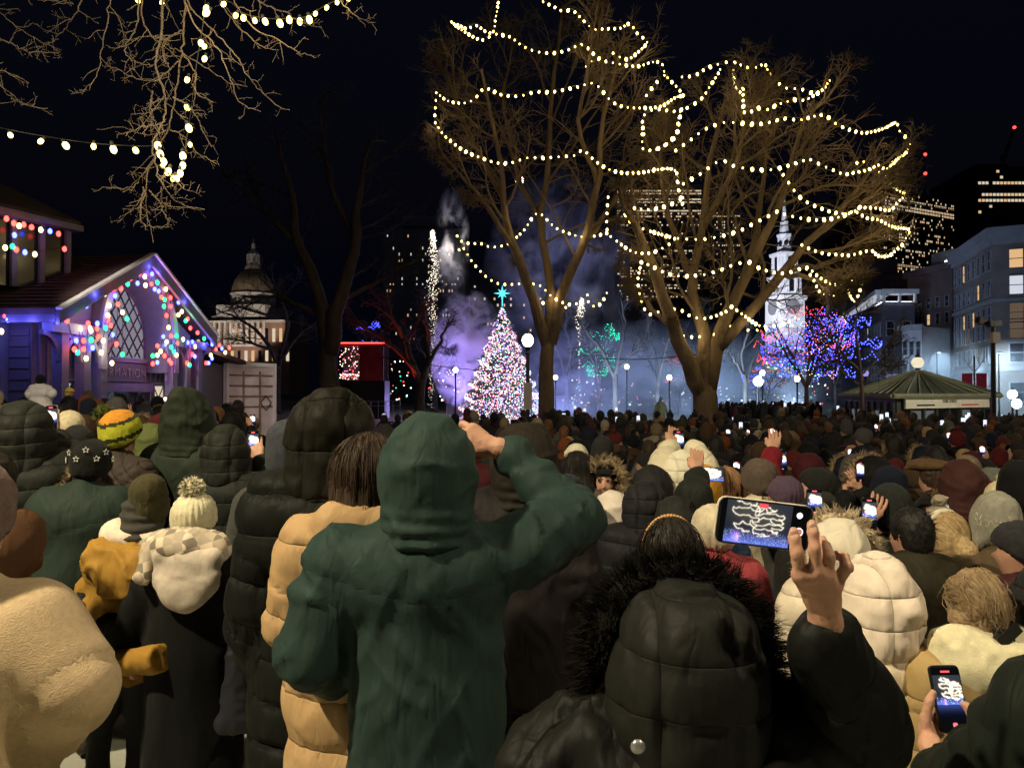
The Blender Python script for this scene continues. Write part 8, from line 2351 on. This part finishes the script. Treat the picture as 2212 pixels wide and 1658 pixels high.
# ================================================================== THE CROWD
M_ccoat = mat('crowd_coat', (1, 1, 1), .75, .2, 7, .25, 60, 0, objcol=True, spec=.15, wr=.012, wscale=7, quilt=.006)
M_chat = mat('crowd_hat', (1, 1, 1), .9, .2, 30, .4, 180, .03, objcol=True, spec=.1)
M_chair = mat('crowd_hair', (1, 1, 1), .6, .3, 40, .2, 80, objcol=True, spec=.2, stretch=(1, 1, .1))
COATS = [('black', (.009, .009, .010), 14), ('charcoal', (.024, .023, .023), 6), ('navy', (.014, .018, .034), 5), ('brown', (.075, .042, .022), 3), ('olive', (.05, .05, .026), 2), ('maroon', (.085, .014, .018), 2), ('tan', (.20, .13, .07), 1), ('cream', (.42, .36, .26), .6), ('grey', (.12, .115, .11), 2), ('dusty pink', (.22, .11, .095), .6), ('dark green', (.018, .032, .024), 2)]
HATS = [('black', (.013, .013, .014), 7), ('charcoal', (.035, .034, .036), 5), ('grey', (.10, .095, .09), 3), ('beige', (.28, .21, .14), 2), ('rust', (.22, .07, .025), 2), ('maroon', (.12, .018, .02), 2), ('cream', (.50, .43, .32), 1.2), ('navy', (.016, .02, .04), 3), ('brown', (.085, .05, .03), 3), ('plum', (.06, .03, .05), 2), ('olive', (.06, .055, .03), 2), ('pink', (.30, .10, .12), .5)]
HAIRS = [('black', (.013, .011, .010), 5), ('dark brown', (.035, .022, .014), 5), ('auburn', (.12, .05, .022), 1), ('blonde', (.32, .21, .10), 1)]
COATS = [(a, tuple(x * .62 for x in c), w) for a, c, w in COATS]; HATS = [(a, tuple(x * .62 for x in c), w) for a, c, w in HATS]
def pick(rng, T):
    return rng.choices(T, [t[2] for t in T])[0]

def templates():
    T = []
    def mk(kind, build, arms=None):
        p = Person('x', 0, 0, 0, at=(0, 0, 0, 1.75), bulk=.035, res=.03, cap=.165)
        ph = None
        if arms == 'one':
            p.arm('R', p.L(.30, .12, 1.28), p.L(.15, .28, 1.56)); ph = (np.array([.10, .33, 1.69]) * p.k, 1)
        elif arms == 'two':
            p.arm('R', p.L(.27, .14, 1.32), p.L(.07, .30, 1.62)); p.arm('L', p.L(-.27, .14, 1.32), p.L(-.07, .30, 1.62)); ph = (np.array([0, .33, 1.78]) * p.k, 1)
        elif arms == 'chest':
            p.arm('R', p.L(.26, .06, 1.12), p.L(.07, .30, 1.22)); p.arm('L', p.L(-.26, .06, 1.12), p.L(-.07, .30, 1.22))
        p.build_body(.036)
        p.coat((1, 1, 1), kind if kind != 'x' else 'wool', hem=.68, m=M_ccoat, fold=1.2, amp=.018)
        build(p)
        if arms in ('one', 'two'):
            knuckle_hand(p, M_skin, p.arms['R'][2] + [0, .0, .02], (0, 1, 0), (-.3, .15, 1), 1.0)
        o = p.root
        ch = list(o.children)
        return dict(root=o, ch=ch, ph=ph)
    def hood(p): p.hood((1, 1, 1), 'shell', size=1.06, seed=3, res=.017, m=M_ccoat)
    def hoodp(p): p.hood((1, 1, 1), 'puffer', size=1.1, seed=5, res=.017, m=M_ccoat)
    def bean(p): p.beanie((1, 1, 1), m=M_chat, name='beanie')
    def beant(p): p.beanie((1, 1, 1), tall=.05, m=M_chat, name='beanie')
    def pomb(p):
        o = p.beanie((1, 1, 1), m=M_chat, name='pom_beanie')
        q = MB(); q.ball(p.hc + [0, -.02, .175], .045, n=9, k=6); V = np.concatenate(q.V); q.V = [V + .006 * np.random.default_rng(2).normal(0, 1, V.shape)]; q.build('pompom', M_chat, o)
    def longh(p): p.hair((1, 1, 1), 'long', end=1.34, m=M_chair)
    def short(p): p.hair((1, 1, 1), 'short', m=M_chair)
    def bun(p): p.hair((1, 1, 1), 'bun', m=M_chair)
    def beanlong(p): bean(p); p.hair((1, 1, 1), 'long', end=1.36, m=M_chair)
    def ballcap(p):
        short(p); S = SDF(p.hc - .22, p.hc + .25, .012); S.ell(p.hc + [0, -.008, .05], (.098, .114, .09), .02).ell(p.hc + [0, .12, .05], (.075, .07, .010), .02); S.plane(p.hc + [0, 0, .03], (0, .1, -1), .006)
        V, F = S.mesh(1); p.add('cap_beanie', V, F, M_chat)
    def scarfed(p):
        S = SDF(p.neckb - .25, p.neckb + .25, .016); S.cone(p.neckb + [-.07, -.01, .04], p.neckb + [.07, -.02, .05], .085, .085, .04).cone(p.neckb + [.06, -.08, .02], p.neckb + [.08, -.13, -.16], .05, .045, .03)
        V, F = S.mesh(1); V += normals(V, F) * (.01 * np.sin(V[:, 2] * 110 + 4 * vnoise(V * 9, 2)))[:, None]; p.add('scarf_beanie', V, F, M_chat)
    def beansc(p): bean(p); scarfed(p)
    def ponyt(p): p.hair((1, 1, 1), 'pony', end=1.36, m=M_chair); scarfed(p)
    def furh(p): hood(p); p.fur_ring((.22, .16, .10), .135, .155, .06, n=900, length=.045, width=.003)
    spec = [('hooded', 'shell', hood, None), ('hooded', 'puffer', hoodp, None), ('beanie', 'wool', bean, None), ('tall beanie', 'puffer', beant, None), ('pompom beanie', 'wool', pomb, None), ('long hair', 'wool', longh, None), ('short hair', 'shell', short, None),
            ('hair bun', 'puffer', bun, None), ('beanie over long hair', 'wool', beanlong, None), ('fur hood', 'puffer', furh, None), ('beanie', 'puffer', bean, 'one'), ('hooded', 'shell', hood, 'one'), ('long hair', 'wool', longh, 'two'), ('beanie', 'shell', beant, 'two'), ('pompom beanie', 'puffer', pomb, 'one'), ('baseball cap', 'shell', ballcap, None), ('beanie and scarf', 'wool', beansc, None), ('ponytail', 'puffer', ponyt, None)]
    for nm, kind, fn, arms in spec:
        t = mk(kind, fn, arms); t['name'] = nm; T.append(t)
    return T
TPL = templates()
MARKS = [(110, 'below the roof lantern'), (330, 'before the kiosk gable'), (445, 'before the kiosk wing'), (600, 'before the storage container'), (840, 'below the red stage'), (970, 'below the firework fountain'), (1175, 'below the spruce'), (1255, 'below the left elm trunk'), (1395, 'below the teal lit tree'), (1465, 'below the bronze statue'), (1575, 'below the forked elm trunk'), (1690, 'below the blue floodlight'), (1785, 'below the round lit tree'), (1900, 'before the slim dark tree'), (2075, 'before the headhouse roof'), (2165, 'before the headhouse sign'), (9999, 'before the corner building')]
HIDE = [(530, 835, 825, 1660), (820, 895, 1035, 1660), (1035, 985, 1280, 1660), (1055, 918, 1212, 1200), (0, 905, 60, 1660), (300, 930, 465, 1660), (440, 940, 530, 1660), (190, 900, 300, 1660)]
SCR_T = [screen_print(10, 20, (850, 1900, -100, 1400), 'tall', i, g) for i, g in ((0, 2.2), (1, 1.6))]

def project(x, y, z):
    c, q = math.cos(PITCH), math.sin(PITCH); zz = z - CAM_H
    f = y * c + zz * q; h = -y * q + zz * c
    return CU + FPX * x / f, CV - FPX * h / f

def crowd():
    rng = random.Random(77)
    spots = []
    y = 4.4
    while y < 60:
        st = .60 + max(0, y - 9) * .008
        x = -0.70 * y - 1 + rng.random() * st
        while x < .72 * y + 1:
            px_, py_ = x + rng.uniform(-.22, .22), y + rng.uniform(-.2, .2)
            x += st
            if px_ < -10.0 and py_ > 14.5: continue
            if py_ > 25 + 1.5 * math.sin(px_ * .7) and not (py_ > 46 and .27 < px_ / py_ < .40): continue
            spots.append((px_, py_))
        y += st * .92
    good = []
    for (x, y) in spots:
        if any((x - a) ** 2 + (y - b) ** 2 < .2 for a, b in HERO_POS): continue
        if any(math.hypot(x - a, y - b) < .75 for a, b in ((W(1524, 850, dB).x, dB), (W(1181, 850, dA).x, dA), (W(1862, 850, 36).x, 36), (W(1140, 850, 27).x, 27), (W(2146, 850, 31).x, 31))): continue
        zg = ground_z(x, y); H = rng.gauss(1.66, .095); H = min(1.88, max(1.42, H))
        if x < -1.2 and y < 9: H = min(H, 1.60)
        u, v = project(x, y, zg + H)
        if not (-25 < u < 2237) or v > 1300: continue
        if any(a < u < c and b < v < e for a, b, c, e in HIDE): continue
        if y < 4.8 and u < 620: continue
        good.append((y, x, zg, H, u, v))
    good.sort()
    near, far = good[:270], good[270:]
    seen = set()
    counts = {}
    for (y, x, zg, H, u, v) in near:
        land = next(t for a, t in MARKS if u < a)
        row = 'nearer rows' if y < 7 else ('middle rows' if y < 11 else 'far rows')
        for tr in range(60):
            ti = rng.choices(range(len(TPL)), [5, 5, 6, 4, 3, 6, 6, 3, 3, 3, 2, 2, 1.5, 1.5, 1, 4, 4, 4])[0]
            t = TPL[ti]; ct = pick(rng, COATS); ht = pick(rng, HATS); hr = pick(rng, HAIRS)
            nm = t['name']
            if nm == 'hooded': lab = 'person in %s hooded coat' % ct[0]
            elif nm == 'fur hood': lab = 'person in %s coat with fur hood' % ct[0]
            elif 'beanie' in nm or 'cap' in nm: lab = 'person in %s %s and %s coat' % (ht[0], nm.split(' over')[0], ct[0])
            else: lab = 'person with %s %s and %s coat' % (hr[0], nm, ct[0])
            if t['ph']: lab += ' filming'
            lab += ', ' + row + ' ' + land
            if len(lab.split()) > 16: lab = lab.replace(' filming', '').replace('person ', 'one ', 0).replace(' coat', '') if ' coat' in lab else lab
            if lab not in seen: break
        seen.add(lab)
        sc = H / 1.75; yaw = rng.gauss(0.02, .22) + (.25 if x > 4 else 0) + (rng.choice((-1, 1)) * rng.uniform(.7, 1.5) if rng.random() < .14 and not t['ph'] else 0)
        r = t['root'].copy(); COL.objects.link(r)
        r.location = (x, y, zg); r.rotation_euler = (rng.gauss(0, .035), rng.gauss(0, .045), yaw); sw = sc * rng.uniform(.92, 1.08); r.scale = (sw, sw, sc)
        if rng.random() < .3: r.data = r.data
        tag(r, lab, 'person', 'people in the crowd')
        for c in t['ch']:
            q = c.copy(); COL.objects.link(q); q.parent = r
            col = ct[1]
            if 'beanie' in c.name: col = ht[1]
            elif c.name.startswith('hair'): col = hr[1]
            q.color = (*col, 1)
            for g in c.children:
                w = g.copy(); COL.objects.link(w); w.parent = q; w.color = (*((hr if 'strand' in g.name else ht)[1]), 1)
        if t['ph']:
            a = t['ph'][0] * sc; c_, s_ = math.cos(yaw), math.sin(yaw)
            P = (x + a[0] * c_ - a[1] * s_, y + a[0] * s_ + a[1] * c_, zg + a[2])
            tl = rng.uniform(-.15, .15)
            pl = 'glowing phone held up by ' + lab.split(',')[0].replace('person in ', '').replace('person with ', '').replace(' filming', '') + ', ' + row + ' ' + land
            if len(pl.split()) > 16: pl = pl.replace('glowing phone held up by ', 'phone over ')
            phone(pl, P, (c_, s_, tl), (-tl, .1, 1), .076, .15, SCR_T[rng.random() < .5], strength=rng.uniform(.6, 1.2))
    for t in TPL:
        for c in t['ch']:
            for g in list(c.children): bpy.data.objects.remove(g)
            bpy.data.objects.remove(c)
        bpy.data.objects.remove(t['root'])
    # the rows beyond: too many and too small to tell apart
    r2 = np.random.default_rng(5)
    pal = [c[1] for c in COATS] + [h[1] for h in HATS] + [h[1] for h in HAIRS] + [(.46, .25, .17)]
    nC, nH = len(COATS), len(HATS)
    mats = [mat('mass_%d' % i, c, .85, .2, 6) for i, c in enumerate(pal)] + [emit('mass_phone', (.72, .80, 1.0), 1.4)]
    mb = MB()
    for (y, x, zg, H, u, v) in far:
        ct = COATS.index(pick(rng, COATS)); s = H / 1.75
        hood = rng.random() < .4
        ht = ct if hood else (nC + HATS.index(pick(rng, HATS)) if rng.random() < .65 else nC + nH + HAIRS.index(pick(rng, HAIRS)))
        z = zg; w = rng.uniform(.95, 1.15)
        j = lambda a: a * rng.uniform(.92, 1.08)
        for i, (r, zz) in enumerate(()): pass
        V = []; n = 8; a = np.arange(n) * 2 * math.pi / n + rng.random()
        prof = [(.20, 0), (.24, .8), (.25, 1.2), (.235, 1.36), (.14, 1.46), (.08, 1.52)]
        V = np.concatenate([np.stack([np.cos(a) * r * w * s, np.sin(a) * r * .68 * s, np.full(n, zz * s)], 1) for r, zz in prof]) + [x, y, z]
        F = [(i * n + q, i * n + (q + 1) % n, (i + 1) * n + (q + 1) % n, (i + 1) * n + q) for i in range(len(prof) - 1) for q in range(n)]
        mb.raw(V, F, ct)
        hr_ = (.125, .14, .155) if hood else (.098, .112, .125)
        mb.ball((x, y, z + 1.615 * s), np.array(hr_) * s * rng.uniform(.95, 1.08), ht, 9, 6)
        if not hood and ht < nC + nH and rng.random() < .25: mb.ball((x, y - .02, z + 1.76 * s), .04, ht, 6, 4)
        if not hood and ht < nC + nH: mb.ball((x, y + .01, z + 1.56 * s), np.array((.082, .095, .10)) * s, len(pal) - 1, 7, 5)
        if rng.random() < .11:
            dx = rng.uniform(-.2, .25); zz = z + (1.66 + rng.uniform(-.05, .2)) * s
            mb.box((x + dx, y + .28, zz), (.076, .01, .15), len(pal))
            mb.tube([(x + dx * 1.4, y + .1, z + 1.3 * s), (x + dx, y + .27, zz - .09)], .045, 6, ct); mb.ball((x + dx, y + .27, zz - .07), (.04, .03, .05), len(pal) - 1, 6, 4)
    o = mb.build('crowd', mats, None, smooth=True)
    tag(o, 'dense mass of far people standing up to the lit trees', 'crowd', kind='stuff')
    print('CROWD', len(near), len(far))
crowd()
